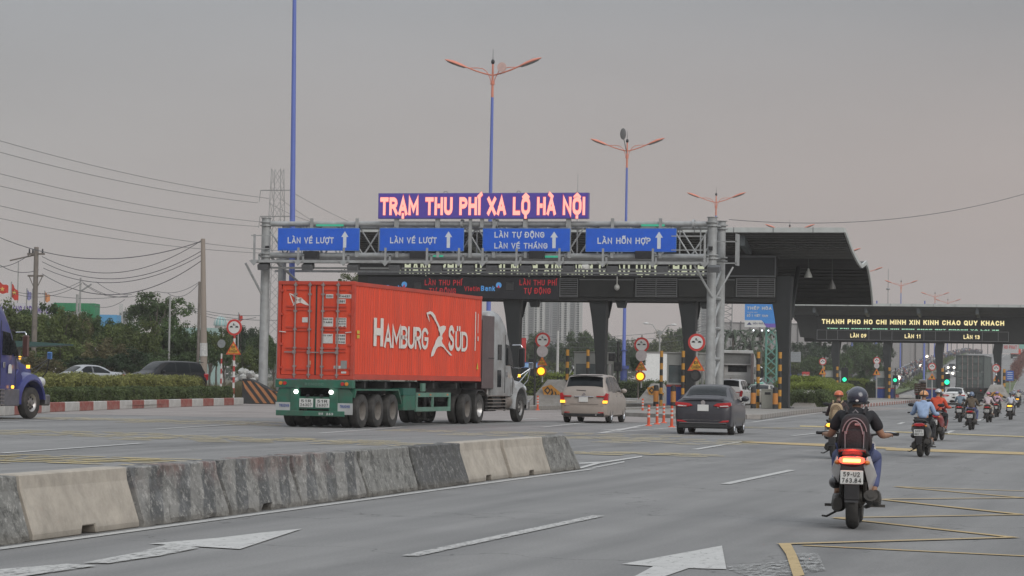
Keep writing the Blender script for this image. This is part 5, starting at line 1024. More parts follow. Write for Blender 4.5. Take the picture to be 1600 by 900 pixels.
def mpv(name, label, paint, loc, rz, group=None, lit=True, simple=False):
    t = thing(name, label, 'minivan', loc, rz, group); t_paint[0] = paint; W = 1.77; rw = .33
    tab = [(0, .66, .56, .66, .55, .36), (.03, .95, .80, .80, .70, .28), (.09, 1.12, .98, .86, .72, .24), (.16, 1.30, 1.03, .875, .70, .22), (.33, 1.60, 1.05, .88, .655, .22), (.48, 1.70, 1.05, .885, .65, .22), (.9, 1.745, 1.05, .885, .655, .22), (1.9, 1.76, 1.04, .885, .66, .22), (2.7, 1.73, 1.03, .885, .66, .22), (3.15, 1.48, 1.02, .885, .70, .22), (3.55, 1.17, .99, .88, .74, .22), (4.1, 1.04, .90, .86, .70, .22), (4.45, .86, .75, .76, .6, .26), (4.57, .66, .58, .62, .45, .34)]
    c = Car(tab); wh = (.90, 3.65); c.body(paint, t, wh, rw)
    car_finish(c, t, W, rw, wh, side=[('q', .42, 1.12, lambda f: (5.3, lerp(6.5, 6.9, min(1, f * 2))), None), ('r', 1.2, 2.05, None, None), ('f', 2.13, 3.1, lambda f: (5.3, lerp(6.9, 5.8, max(0, f - .35) / .65)), None)], rear=(.17, .42), front=(2.85, 3.42), mirror_y=2.98, handles=(1.85, 2.85))
    for y in (1.16, 2.09, 3.08): c.patch('door_gap', TRIMB, t, y, y + .012, 1.9 + (1.2 if y < 1.2 else 0), 5.15, 1, 8, off=.002)
    for sx in (-1, 1):
        MB().prism([(sx * .70, .72), (sx * .865, .72), (sx * .89, 1.06), (sx * .80, 1.10), (sx * .74, .95)], 'y', -.015, .26).obj('tail_lamp', RLENS, t, bevel=.01)
        if lit: MB().prism([(sx * .69, .725), (sx * .86, .725), (sx * .87, .82), (sx * .70, .82)], 'y', -.03, -.016).obj('indicator', AMBL, t)
        MB().bx(sx * .62 - .16, sx * .62 + .16, -.02, .03, .95, .99).obj('lamp_bar', RLENS, t)
        MB().bx(sx * .62 - .1, sx * .62 + .1, -.01, .05, .37, .40).obj('reflector', RLENS, t)
    MB().bx(-.36, .36, -.03, .02, .94, .975).obj('chrome_strip', CHR, t, bevel=.008); MB().bx(-.52, .52, -.012, .02, .68, .687).bx(-.72, .72, .0, .03, .62, .627).obj('hatch_gap', TRIMB, t)
    MB().bx(-.62, .62, .15, .42, 1.705, 1.735).xf(Matrix.Identity(4)).obj('roof_spoiler', TRIMB, t, bevel=.012)
    MB().cyl((.05, .09, 1.17), (-.3, .10, 1.19), .012, n=6).obj('rear_wiper', TRIMB, t); MB().bx(-.74, .74, .0, .1, .25, .36).obj('lower_valance', TRIMB, t, bevel=.02)
    MB().lathe([(.03, 0), (.055, 0), (.055, .012), (.03, .012)], (0, -.0, 1.04), 'y', 14).obj('emblem', CHR, t); MB().cyl((.45, -.02, .3), (.45, .1, .3), .03, n=10).obj('exhaust_tip', CHR, t)
    plate_on(t, -.02, -.012, .76, .34, .2)
    return t
PB = mat('paint_beige', (.33, .285, .25), .45, .08, var=.05, coat=.2, dirt=(.2, .18, .15), dirt_amt=.3); PDG = mat('paint_dark_grey', (.034, .033, .042), .38, .1, var=.05, coat=.25, dirt=(.07, .068, .07), dirt_amt=.3)
PWH = mat('paint_white', (.72, .72, .71), .3, var=.04, coat=.5, dirt=(.4, .38, .35), dirt_amt=.25); PBK = mat('paint_black', (.011, .011, .013), .4, var=.05, coat=.15, spec=.3); PSL = mat('paint_silver', (.36, .37, .38), .3, .5, var=.05, coat=.5); PGR = mat('paint_green', (.16, .42, .26), .35, var=.05, coat=.5); PPL = mat('paint_pale_gold', (.40, .38, .33), .35, .3, var=.05, coat=.4)
def place(px_, py_, rz): g = G(px_, py_); return (g.x, g.y, 0)
RZ = 0.05
g = G(930, 661); mv = mpv('minivan', 'beige metallic minivan with amber indicators lit driving to the booths', PB, (g.x - .30, g.y - .55, 0), .06)
g = G(1105, 679); sd_ = sedan('sedan', 'dark grey sedan in front of the double gantry column', PDG, (g.x - .02, g.y - .6, 0), .07)
text('VIOS', -.68, .83, .2, .035, -.006, CHR, sd_, t=.25, name='badge'); text('G', .42, .79, .05, .035, -.006, CHR, sd_, t=.25, name='badge')
g = G(1490, 636.5); sedan('sedan', 'white sedan behind the grey container truck in the right lanes', PWH, (g.x, g.y, 0), .04, None, 0)
g = YP(1137, 632, 150); mpv('minivan', 'white minivan queueing just right of the double gantry column', PWH, (g.x, 150, 0), .02, None, False)
g = YP(1187, 632, 159); sl = sedan('sedan', 'pale silver car with lit lamp queueing between the two striped posts', PPL, (g.x, 158, 0), .02, None, 0)
disc(MB(), (-.74, -.03, .92), .11, -.02, .02, 14).obj('indicator', AMBL, sl); disc(MB(), (.70, -.03, .95), .08, -.02, .02, 14).obj('brake_lamp', TLIT, sl)
g = YP(1180, 632, 168); tx = sedan('sedan', 'green taxi with white roof queueing ahead of the pale silver car', PGR, (g.x, 168, 0), .05, None, 0)
MB().bx(-.3, .3, 2.0, 2.25, 1.5, 1.62).obj('roof_sign', mat('taxi_sign', (.3, .55, .5), .4), tx, bevel=.03); disc(MB(), (-.74, -.03, .9), .11, -.02, .02, 14).obj('indicator', AMBL, tx)
# cars on the service road behind the hedge
def suvcar(label, loc, rz, paint):
    t = mpv('suv', label, paint, loc, rz, None, False); t['category'] = 'car'; return t
g = YP(311, 620, 131); suvcar('black SUV driving behind the hedges beside the tan concrete pole', (g.x, 131, .45), 2.55, PBK)
g = YP(172, 620, 133); sedan('sedan', 'silver white sedan roof showing above the hedge left of the black SUV', PSL, (g.x, 134, .45), 2.5)

# ------------------------------------------------------------------ trucks
SV = mat('paint_tractor_silver', (.36, .37, .375), .42, .25, var=.07, coat=.2, dirt=(.17, .15, .13), dirt_amt=.7, dirt_scale=2.5); BLU = mat('paint_tractor_blue', (.035, .045, .20), .35, .2, var=.08, coat=.5, dirt=(.06, .05, .12), dirt_amt=.35); EXT = mat('sleeper_rear_brown', (.115, .085, .085), .6, var=.15, dirt=(.06, .05, .05), dirt_amt=.5)
CHAS = mat('chassis_black', (.022, .022, .022), .7, var=.2, dirt=(.08, .07, .06), dirt_amt=.4); ALU = mat('aluminium', (.42, .41, .40), .35, .8, var=.12, dirt=(.2, .18, .15), dirt_amt=.5)
def tractor(label, paint, loc, rz, detail=True, rear_panel=True, sleeper=True, name='tractor_unit', parent=None):
    t = thing(name, label, 'truck', loc, rz); W = 1.2
    # chassis
    MB().bx(-.45, -.30, -1.0, 7.0, .75, 1.02).bx(.30, .45, -1.0, 7.0, .75, 1.02).bx(-.45, .45, -.9, -.75, .75, 1.0).bx(-.45, .45, 1.9, 2.1, .75, 1.0).obj('chassis', CHAS, t)
    MB().cyl((0, .6, 1.06), (0, .6, 1.16), .5, n=20).bx(-.5, .5, .0, 1.2, 1.0, 1.07).obj('coupling_plate', CHAS, t)
    for y in (0, 1.32):
        for sx in (-1, 1):
            wheel(t, sx * .70, y, .51, .27, sx, RIMD, flat=1); wheel(t, sx * 1.03, y, .51, .27, sx, RIMD if y == 0 else ALU, flat=1)
            MB().prism([(y - .62, .62), (y - .56, 1.0), (y - .25, 1.16), (y + .25, 1.16), (y + .5, 1.08), (y + .5, 1.05), (y + .24, 1.12), (y - .24, 1.12), (y - .52, .97), (y - .58, .62)], 'x', sx * .88 - .3, sx * .88 + .3).obj('mud_wing', CHAS, t) if y == 1.32 else None
    for sx in (-1, 1):
        wheel(t, sx * 1.02, 6.1, .51, .28, sx, ALU, flat=2)
    # sleeper and cab: lofted sections (half width, z list) along y
    def ring(y, w, z0, z1, r=.16, wt=None):
        wt = wt or w * .9; return [(-w, y, z0), (w, y, z0), (w, y, z0 + (z1 - z0) * .62), (lerp(w, wt, .35), y, z1 - r * 2.4), (wt, y, z1 - r), (wt - r * .8, y, z1), (-wt + r * .8, y, z1), (-wt, y, z1 - r), (-lerp(w, wt, .35), y, z1 - r * 2.4), (-w, y, z0 + (z1 - z0) * .62)]
    rings = [ring(2.7, 1.10, .95, 3.78), ring(2.76, 1.16, .93, 3.88), ring(3.3, 1.18, .93, 3.93), ring(3.9, 1.18, .93, 3.84), ring(4.4, 1.17, .93, 3.55), ring(4.75, 1.14, .93, 3.1, .12), ring(4.95, 1.10, .93, 2.78, .08, 1.0), ring(5.25, 1.05, .93, 2.3, .08, .93), ring(5.5, 1.0, .93, 1.95, .08, .85)]
    MB().loft(rings, sm=True).obj('cab', paint, t, bevel=.012)
    if rear_panel:
        for sx in (-1, 1): MB().bx(sx * 1.17 - .02, sx * 1.17 + .02, 1.45, 2.74, 1.2, 3.72).obj('side_extender', EXT, t, bevel=.015)
        MB().bx(-1.05, 1.05, 2.66, 2.70, 1.1, 3.6).obj('sleeper_rear_wall', EXT, t); MB().bx(1.19, 1.2, 2.1, 2.74, 2.24, 2.27).obj('extender_seam', CHAS, t)
    # hood
    def hr(y, w, z1, z0=1.0): return [(-w, y, z0), (w, y, z0), (w, y, z0 + (z1 - z0) * .5), (w * .9, y, z1 - .08), (w * .7, y, z1), (-w * .7, y, z1), (-w * .9, y, z1 - .08), (-w, y, z0 + (z1 - z0) * .5)]
    MB().loft([hr(5.2, .98, 2.02), hr(5.6, .92, 1.95), hr(6.2, .82, 1.82), hr(6.8, .72, 1.65), hr(7.05, .62, 1.45), hr(7.12, .58, 1.3)], sm=True).obj('hood', paint, t)
    MB().bx(-.5, .5, 7.05, 7.16, .75, 1.35).obj('grille', CHR, t, bevel=.03)
    FEND = paint
    for sx in (-1, 1):
        prof = []; n = 12
        rr_ = []
        for i in range(n + 1):
            a = math.radians(-12 + 200 * i / n); rad = .66; y = 6.1 + rad * math.cos(a) * 1.08; z = .56 + rad * math.sin(a) * (1.0)
            if i <= 1: z = max(z, .62)
            top = z + .03
            rr_.append([(sx * .70, y, z), (sx * 1.17, y, z), (sx * 1.20, y + .05 * math.cos(a), z + .05 * math.sin(a) + .0), (sx * 1.12, y + .17 * math.cos(a), z + .19 * max(0, math.sin(a)) + .03), (sx * .72, y + .2 * math.cos(a), z + .27 * max(0, math.sin(a)) + .05)])
        MB().loft(rr_, sm=True).obj('fender', FEND if detail else FEND, t)
        MB().prism([(4.95, .95), (5.45, .95), (5.6, 1.35), (5.35, 1.6), (4.95, 1.2)], 'x', sx * 1.0 - .08, sx * 1.0 + .08).obj('fender_skirt', paint, t, bevel=.02)
        MB().ell((sx * .93, 6.95, 1.18), (.17, .2, .17), 14, 8).obj('headlight', mat('headlight_glass', (.5, .52, .52), .12, coat=.6, var=.05), t)
        MB().bx(sx * 1.205 - .02, sx * 1.205 + .02, 5.62, 5.78, 1.62, 1.72).obj('indicator', AMBL, t)
        # windows
        y0 = sx * 1.187
        MB().prism([(4.15, 2.02), (4.78, 2.02), (4.9, 2.15), (4.62, 2.72), (4.15, 2.78)], 'x', min(y0, y0 - sx * .06), max(y0, y0 - sx * .06)).obj('door_window', CGL, t, bevel=.01)
        MB().prism([(5.0, 2.0), (5.25, 1.98), (4.98, 2.5), (4.86, 2.5)], 'x', min(sx * 1.13, sx * 1.06), max(sx * 1.13, sx * 1.06)).obj('quarter_window', CGL, t)
        if sleeper:
            MB().bx(y0 - .03, y0 + .012, 3.2, 3.62, 2.2, 2.75).obj('sleeper_window', CGL, t, bevel=.012); MB().bx(y0 - .03, y0 + .012, 3.2, 3.6, 1.25, 1.85).obj('locker_window', CGL, t, bevel=.012)
        for yy, z0, z1 in ((4.05, 1.05, 3.1), (4.98, 1.0, 2.0)): MB().bx(y0 - .01, y0 + .004, yy, yy + .015, z0, z1).obj('door_gap', CHAS, t)
        MB().bx(y0 - .01, y0 + .035, 4.18, 4.3, 1.62, 1.8).obj('door_handle', CHR, t, bevel=.01)
        # mirrors
        mb = MB(); mb.tube([(sx * 1.15, 5.0, 2.75), (sx * 1.45, 5.05, 2.76), (sx * 1.5, 5.05, 2.68)], .025).tube([(sx * 1.15, 5.02, 1.95), (sx * 1.45, 5.05, 1.94), (sx * 1.5, 5.05, 2.0)], .025); mb.obj('mirror_bracket', CHR, t)
        MB().bx(sx * 1.5 - .11, sx * 1.5 + .11, 4.98, 5.08, 1.98, 2.66).obj('mirror', mat('mirror_shell', (.09, .045, .04), .35, coat=.5) if paint is BLU else BLK, t, bevel=.03)
        if sx == 1:
            MB().tube([(.85, 7.0, 1.2), (1.15, 6.95, 1.5), (1.25, 6.95, 1.95)], .02).tube([(.85, 6.6, 1.6), (1.25, 6.95, 1.95)], .018).tube([(1.0, 6.3, 1.4), (1.22, 6.95, 1.9)], .015).obj('hood_mirror_arm', CHR if paint is not BLU else BLK, t); MB().bx(1.17, 1.35, 6.92, 6.98, 1.92, 2.16).obj('hood_mirror', mat('mirror_glass', (.35, .38, .42), .1, .8) if paint is not BLU else mat('mirror_glass_blue', (.12, .25, .5), .15, .5), t, bevel=.02)
        # tank, steps
        MB().cyl((sx * .86, 2.75, .72), (sx * .86, 3.7, .72), .32, n=22).obj('fuel_tank', CHAS if paint is not BLU else ALU, t); MB().cyl((sx * .88, 4.35, .72), (sx * .88, 5.1, .72), .26, n=20).obj('air_tank', mat('tank_tan', (.20, .17, .15), .6, .2), t)
        for k in range(5): MB().bx(sx * 1.13 - .05, sx * 1.13 + .05, 2.2, 4.35, .45 + k * .12, .48 + k * .12).obj('side_step', ALU, t)
        for yy in (2.2, 3.2, 4.3): MB().bx(sx * 1.1 - .03, sx * 1.1 + .03, yy, yy + .05, .42, 1.0).obj('step_bracket', CHAS, t)
    MB().add([(-.92, 4.80, 2.82), (.92, 4.80, 2.82), (.98, 5.3, 2.05), (-.98, 5.3, 2.05)], [(0, 1, 2, 3)]).xf(Matrix.Translation((0, .12, .06))).obj('windscreen', CGL, t)
    MB().bx(-1.05, 1.05, 4.85, 5.12, 2.78, 2.84).obj('sun_visor', CHAS, t); MB().bx(-1.15, 1.15, 7.0, 7.28, .42, .78).obj('bumper', CHR if paint is not BLU else mat('bumper_dusty', (.12, .12, .125), .5, .3, var=.2), t, bevel=.05)
    for sx in (-1, 1): MB().cyl((sx * 1.0, 2.58, .9), (sx * 1.0, 2.58, 3.5), .06, n=10).obj('exhaust_stack', ALU, t)
    return t
CR = mat('container_red', (.66, .060, .020), .62, var=.14, scale=2.2, dirt=(.42, .062, .035), dirt_amt=.6, dirt_scale=2.4, stretch=(1, 1, .22)); CRD = mat('container_red_rail', (.50, .055, .03), .55, var=.12, scale=3, dirt=(.22, .06, .04), dirt_amt=.5)
LET = mat('container_lettering', (.70, .65, .60), .6, var=.06); RODM = mat('lock_rod', (.30, .24, .23), .5, .4, var=.15, scale=6); TRG = mat('trailer_green', (.022, .125, .08), .55, var=.2, scale=2, dirt=(.07, .075, .06), dirt_amt=.85, dirt_scale=2.5); TRGP = mat('trailer_green_pale', (.10, .21, .16), .55, var=.12, scale=2, dirt=(.14, .15, .13), dirt_amt=.5); STK = mat('sticker_white', (.55, .54, .52), .6, var=.1, scale=20)
def container(label, loc, rz, L_, Hc=2.9, side=CR, rail=CRD, full=True, name='shipping_container', lettering=True):
    t = thing(name, label, 'container', loc, rz); W = 1.22
    # corrugated sides
    def corr(length, pitch=.28, dep=.036):
        pts = []; u = .1
        while u < length - .1: pts += [(u, 0), (u + .07, 0), (u + .105, -dep), (u + .175, -dep)]; u += .21 if False else pitch * .75
        return [(p, q) for p, q in pts if p < length - .1] + [(length - .1, 0)]
    for sx in (1, -1):
        pts = corr(L_); vs = []
        for p_, q in pts: vs += [(sx * (W - .012 + q), p_, .17), (sx * (W - .012 + q), p_, Hc - .12)]
        n = len(pts); MB().add(vs, [(2 * i, 2 * i + 2, 2 * i + 3, 2 * i + 1) for i in range(n - 1)]).obj('side_panel', side, t)
        MB().bx(sx * W - .05, sx * W + .0 if sx > 0 else sx * W + .05, .1, L_ - .1, 0.01, .17).obj('bottom_rail', rail, t); MB().bx(sx * W - .05 if sx > 0 else sx * W, sx * W if sx > 0 else sx * W + .05, .1, L_ - .1, Hc - .12, Hc - .01).obj('top_rail', rail, t)
    pts = corr(2 * W - .1); vs = []
    for p_, q in pts: vs += [(-W + .05 + p_, L_ - .02 + q, .1), (-W + .05 + p_, L_ - .02 + q, Hc - .1)]
    n = len(pts); MB().add(vs, [(2 * i, 2 * i + 2, 2 * i + 3, 2 * i + 1) for i in range(n - 1)]).obj('front_panel', side, t)
    MB().bx(-W + .05, W - .05, .05, L_ - .05, Hc - .06, Hc - .03).obj('roof_panel', side, t); MB().bx(-W + .05, W - .05, .05, L_ - .05, .05, .1).obj('floor_panel', CHAS, t)
    for sx in (-1, 1):
        for y in (0, L_ - .12):
            MB().bx(sx * W - .10 if sx > 0 else sx * W, sx * W if sx > 0 else sx * W + .10, y, y + .12, .11, Hc - .11).obj('corner_post', rail, t)
            for z in (0, Hc - .11): MB().bx(sx * W - .16 if sx > 0 else sx * W - .004, sx * W + .004 if sx > 0 else sx * W + .16, y - .004, y + .16, z, z + .11).obj('corner_casting', rail, t, bevel=.01)
    MB().bx(-W + .1, W - .1, -.0, .1, Hc - .11, Hc).bx(-W + .1, W - .1, 0, .1, 0, .12).obj('end_rail', rail, t)
    for sx in (-1, 1):
        d = MB().bx(sx * .555 - .545, sx * .555 + .545, .035, .075, .13, Hc - .12).obj('door_leaf', side, t, bevel=.004)
        for z0, z1 in ((.32, .78), (.96, 1.4), (1.58, 2.02), (2.2, 2.62)):
            MB().bx(sx * .555 - .40, sx * .555 + .40, .006, .034, z0 - .06, z0 - .01).obj('door_rib', rail, d); MB().bx(sx * .555 - .40, sx * .555 + .40, .012, .034, z1 + .02, z1 + .05).obj('door_rib', rail, d)
        for k, x in enumerate((sx * .22, sx * .82) if sx < 0 else (.17, .80)):
            x = {(-1, 0): -.20, (-1, 1): -.66, (1, 0): .22, (1, 1): .70}[(sx, k)]
            MB().cyl((x, -.01, .04), (x, -.01, Hc - .04), .024, n=8).obj('lock_rod', RODM, d)
            for z in (.1, .35, .9, 1.45, 2.0, 2.5, Hc - .14): MB().bx(x - .05, x + .05, -.03, .036, z, z + .055).obj('rod_keeper', RODM, d)
            MB().bx(x - (.32 if k else .04), x + (.04 if k else .32), -.045, -.03, .78, .815).bx(x - .05, x + .05, -.05, -.02, .75, .86).obj('door_lever', RODM, d)
        for z in (.3, 1.0, 1.9, 2.6): MB().bx(sx * 1.10 - .05, sx * 1.10 + .05, -.012, .04, z, z + .07).obj('hinge', rail, d)
        MB().cyl((sx * .95, .0, 1.05 + .34), (sx * 1.15, -.05, 1.07 + .34), .015, n=6).obj('tie_rope', STK, d)
    MB().bx(-.02, .02, .02, .034, .13, Hc - .13).obj('door_seal', CHAS, t)
    return t
# the orange red container lorry
trk_rz = -math.atan2(1, 1) * 0 + .03
base = G(550, 669.6); D0 = base
rzt = math.radians(-1.9)          # its heading, close to the road's direction
ux = Vector((math.cos(rzt), math.sin(rzt), 0)); uy = Vector((-math.sin(rzt), math.cos(rzt), 0))
origin = base - ux * 1.22
ct = container('orange red corrugated shipping container with large white lettering on the lorry', origin + Vector((0, 0, 1.44)), rzt, 12.19, 2.92)
# lettering on the long side: u along the container, from pixels of the photograph
def side_u(px_): f = (px_ - 550.5) / 1455; return 77.3 * f / (1 - f)
def sideplane(a, b, d): return (1.22 + d, a, b)
def lt(tx, p0, p1, z0, h, th, g_=.12, fat=.18): return text(tx, side_u(p0), z0, side_u(p1) - side_u(p0), h, 0, LET, ct, t=fat, plane=sideplane, gap=g_, depth=.006, name='lettering')
lt('H', 581, 596, 1.03, .86, 0, fat=.26); lt('AMBURG', 597.5, 666, 1.0, .70, 0, fat=.17, g_=.10); lt('S', 697.5, 706, 1.0, .85, 0, fat=.2); lt('ÜD', 708, 727, 1.0, .66, 0, fat=.17, g_=.1)
def logo(pp): patchmesh('emblem', [(1.22 + .008, side_u(p), 2.92 * (side_bot(p) - q) / (side_bot(p) - side_top(p))) for p, q in pp], LET, ct)
def side_top(p): return 436.7 + (p - 552) / 198 * 27.0
def side_bot(p): return 588.0 + (p - 552) / 198 * 6.5
Z5 = lambda L: [(560 + a / 5, 440 + b / 5) for a, b in L]
logo(Z5([(512, 235), (540, 224), (560, 232), (580, 258), (590, 290), (606, 318), (618, 345), (606, 352), (590, 318), (578, 296), (566, 274), (545, 246), (524, 248), (534, 280), (538, 308), (530, 290), (520, 262)]))
logo(Z5([(606, 352), (622, 344), (645, 336), (664, 342), (664, 362), (652, 384), (640, 400), (636, 416), (620, 414), (618, 392), (608, 370)]))
logo(Z5([(620, 414), (636, 418), (642, 436), (634, 450), (640, 472), (656, 492), (672, 520), (690, 536), (712, 560), (718, 568), (700, 566), (682, 545), (662, 520), (645, 502), (628, 494), (606, 500), (590, 520), (582, 545), (570, 568), (552, 574), (556, 540), (566, 510), (580, 480), (588, 450), (604, 424)]))
for p, w_, q0, q1 in ((738.3, 1.2, 487, 547), (742.5, .7, 490, 520), (742.5, 1.4, 525, 532)): patchmesh('side_marking', [(1.227, side_u(p), 2.92 * (side_bot(p) - q1) / (side_bot(p) - side_top(p))), (1.227, side_u(p + w_), 2.92 * (side_bot(p) - q1) / (side_bot(p) - side_top(p))), (1.227, side_u(p + w_), 2.92 * (side_bot(p) - q0) / (side_bot(p) - side_top(p))), (1.227, side_u(p), 2.92 * (side_bot(p) - q0) / (side_bot(p) - side_top(p)))], LET, ct)
YEL = mat('sticker_yellow', (.55, .42, .05), .6)
for p, q0, q1 in ((555, 512, 517), (555, 519, 524)): patchmesh('sticker', [(1.227, side_u(p), 2.92 * (588 - q1) / 151), (1.227, side_u(p) + .22, 2.92 * (588 - q1) / 151), (1.227, side_u(p) + .22, 2.92 * (588 - q0) / 151), (1.227, side_u(p), 2.92 * (588 - q0) / 151)], YEL, ct)
patchmesh('sticker', [(1.227, side_u(741.5), .42), (1.227, side_u(744.5), .42), (1.227, side_u(743), .66)], YEL, ct)
# things printed on the doors (x, z from the door picture: 145..545 wide over 2.44 m, 105..612 high over 2.92 m)
def dx(p): return (p - 345) / 400 * 2.44
def dz(q): return (612 - q) / 507 * 2.92
def dpoly(pp, m=LET, name='door_emblem'): patchmesh(name, [(dx(p), .026, dz(q)) for p, q in pp], m, ct)
dpoly([(200, 168), (225, 175), (248, 190), (268, 192), (262, 218), (248, 205), (240, 200), (222, 184)]); dpoly([(262, 190), (284, 208), (312, 234), (288, 228), (262, 218), (248, 203)]); dpoly([(250, 200), (264, 216), (240, 222), (218, 236), (228, 214)]); dpoly([(200, 168), (209, 178), (222, 212), (226, 226), (219, 220), (206, 186)])
def dbox(p0, q0, p1, q1, tx=None, m=STK):
    o = MB().bx(dx(p0), dx(p1), .020, .032, dz(q1), dz(q0)).obj('door_label', m, ct)
    if tx:
        n = len(tx); h = (dz(q0) - dz(q1)) / n
        for i, s_ in enumerate(tx): text(s_, dx(p0) + .02, dz(q0) - h * (i + .75), (dx(p1) - dx(p0)) - .04, h * .5, .019, TRIMB, o, t=.2, depth=.002)
dbox(394, 172, 432, 193, ['SUDU']); dbox(455, 172, 538, 193, ['514421 1']); dbox(452, 198, 497, 220, ['45G1']); dbox(272, 293, 302, 319); dbox(380, 293, 434, 342, ['MAX GR', 'TARE', '']); dbox(449, 293, 503, 344, ['32500', '3900', '28600', '76.4']); dbox(380, 377, 434, 426, ['CU CAP', '', '']); dbox(449, 377, 501, 428, ['30480', '67200', '2700'])
dbox(442, 541, 478, 556); dbox(478, 514, 510, 556, None, mat('label_grey', (.25, .25, .24), .6)); dbox(481, 570, 507, 580); dbox(306, 517, 322, 538, None, mat('label_tan', (.5, .3, .2), .7))
for k in range(5): 
    for x0 in (190, 460): dbox(x0 + k * 13, 110, x0 + 8 + k * 13, 118, None, YEL)
# semi-trailer under it
tl = thing('semi_trailer', 'green skeletal semi-trailer with three axles under the orange red container', 'trailer', origin, rzt)
MB().bx(-.62, -.46, .2, 12.1, 1.0, 1.40).bx(.46, .62, .2, 12.1, 1.0, 1.40).obj('main_beam', CHAS, tl)
for y in (1.2, 3.0, 5.2, 7.5, 9.8, 11.9): MB().bx(-1.15, 1.15, y - .08, y + .08, 1.2, 1.38).obj('cross_member', CHAS, tl)
MB().bx(-1.24, 1.24, -.06, .16, 1.18, 1.42).obj('rear_bolster', TRG, tl, bevel=.015)
for sx in (-1, 1):
    MB().bx(sx * .62 - .14, sx * .62 + .14, -.03, .1, .42, 1.18).obj('bumper_leg', TRG, tl, bevel=.01)
    MB().prism([(sx * .74, .64), (sx * 1.2, .64), (sx * 1.2, 1.0), (sx * 1.1, 1.16), (sx * .74, 1.16)], 'y', .0, .05).obj('wing_panel', TRG, tl)
    MB().bx(sx * .97 - .26, sx * .97 + .26, -.02, .0, .40 if sx > 0 else .5, .74).obj('mud_flap', mat('mud_flap_white', (.42, .43, .43), .7, var=.12, scale=6, dirt=(.15, .14, .13), dirt_amt=.6), tl)
    f_ = text('TRUONG', sx * .97 - .14, .60, .32, .09, -.02, mat('flap_print', (.08, .12, .3), .6), tl, t=.22)
    disc(MB(), (sx * .56, -.07, 1.06), .062, -.02, .03, 16).obj('work_light', glow('work_light', (1, 1, .95), 3.2), tl)
    for k, (x, m) in enumerate(((1.05, mat('lens_orange', (.6, .2, .03), .3)), (.92, RLENS))): disc(MB(), (sx * x, -.075, 1.31), .055, -.02, .02, 14).obj('marker_lamp', m, tl)
MB().bx(-1.2, .98, -.06, .02, .34, .50).obj('bumper_bar', TRG, tl, bevel=.01)
MB().bx(-.48, .48, -.02, .04, .56, .92).obj('plate_panel', TRG, tl); plate_on(tl, -.24, -.03, .6, .44, .26, '51R', '26307'); plate_on(tl, .28, -.03, .6, .44, .26, '51R', '26307')
for x in (-.2, .25): MB().cyl((x, -.06, .95), (x, .0, .95), .05, n=8).obj('plate_lamp', BLK, tl)
text('ROMOOC', -.28, 1.25, .6, .08, -.06, TRGP, tl, t=.2); text('51R', .18, .38, .14, .07, -.06, SW2, tl, t=.2); text('263', .42, .38, .22, .07, -.06, SW2, tl, t=.2)
for y in (.95, 2.27, 3.59):
    for sx in (-1, 1):
        for x in (.72, 1.05): wheel(tl, sx * x, y, .51, .29, sx, RIMD, flat=1, name='trailer_wheel')
    MB().cyl((-.9, y, .51), (.9, y, .51), .07, n=10).obj('axle', CHAS, tl)
for sx in (-1, 1):
    x0, x1 = (sx * .80, sx * 1.24) if sx > 0 else (sx * 1.24, sx * .80)
    MB().prism([(.15, .9), (.28, 1.12), (3.9, 1.12), (4.25, .7), (4.25, .66), (4.28, .72), (3.95, 1.17), (.22, 1.17), (.1, .92)], 'x', x0, x1).obj('mudguard', TRG, tl)
    MB().bx(x0 + (.1 if sx > 0 else 0), x1 - (0 if sx > 0 else .1), 4.4, 5.5, .5, .98).obj('tool_box', TRG, tl, bevel=.02); MB().bx(x0, x1, 4.35, 5.5, .98, 1.2).obj('tool_box_lid', mat('trailer_green_dark', (.02, .10, .075), .6), tl)
    xs = sx * 1.2
    G_ = MB().bx(xs - .03, xs + .03, 5.62, 9.0, .46, .60).bx(xs - .03, xs + .03, 5.62, 9.0, .92, 1.06).bx(xs - .03, xs + .03, 5.62, 5.75, .60, .92).bx(xs - .03, xs + .03, 7.2, 7.3, .60, .92).bx(xs - .03, xs + .03, 8.88, 9.0, .60, .92).obj('side_guard', TRGP, tl)
    for y in (5.8, 6.9, 8.6): MB().bx(xs + .03 * sx - .005, xs + .03 * sx + .005, y, y + .14, .97, 1.02).obj('side_reflector', mat('reflector_orange', (.5, .15, .05), .4), tl)
    MB().cyl((sx * .6, 8.2, .2), (sx * .6, 8.2, 1.1), .07, n=8).bx(sx * .6 - .14, sx * .6 + .14, 8.05, 8.35, .14, .2).obj('landing_leg', CHAS, tl)
    for y in (5.9, 7.6): P(MB(), (sx * 1.1, y, .5), (sx * .5, y + .9, 1.2), .02, 5).obj('guard_stay', ALU, tl)
    MB().bx(xs - .06, xs + .02, 6.2, 6.5, 1.1, 1.36).obj('twist_lock_bracket', TRGP, tl)
P(MB(), (-.3, 5.2, .8), (-.3, 6.6, .8), .17, 14).obj('air_tank', CHAS, tl)
tr = tractor('grey long nose tractor unit pulling the orange red container', SV, tuple(origin + uy * 11.0), rzt)
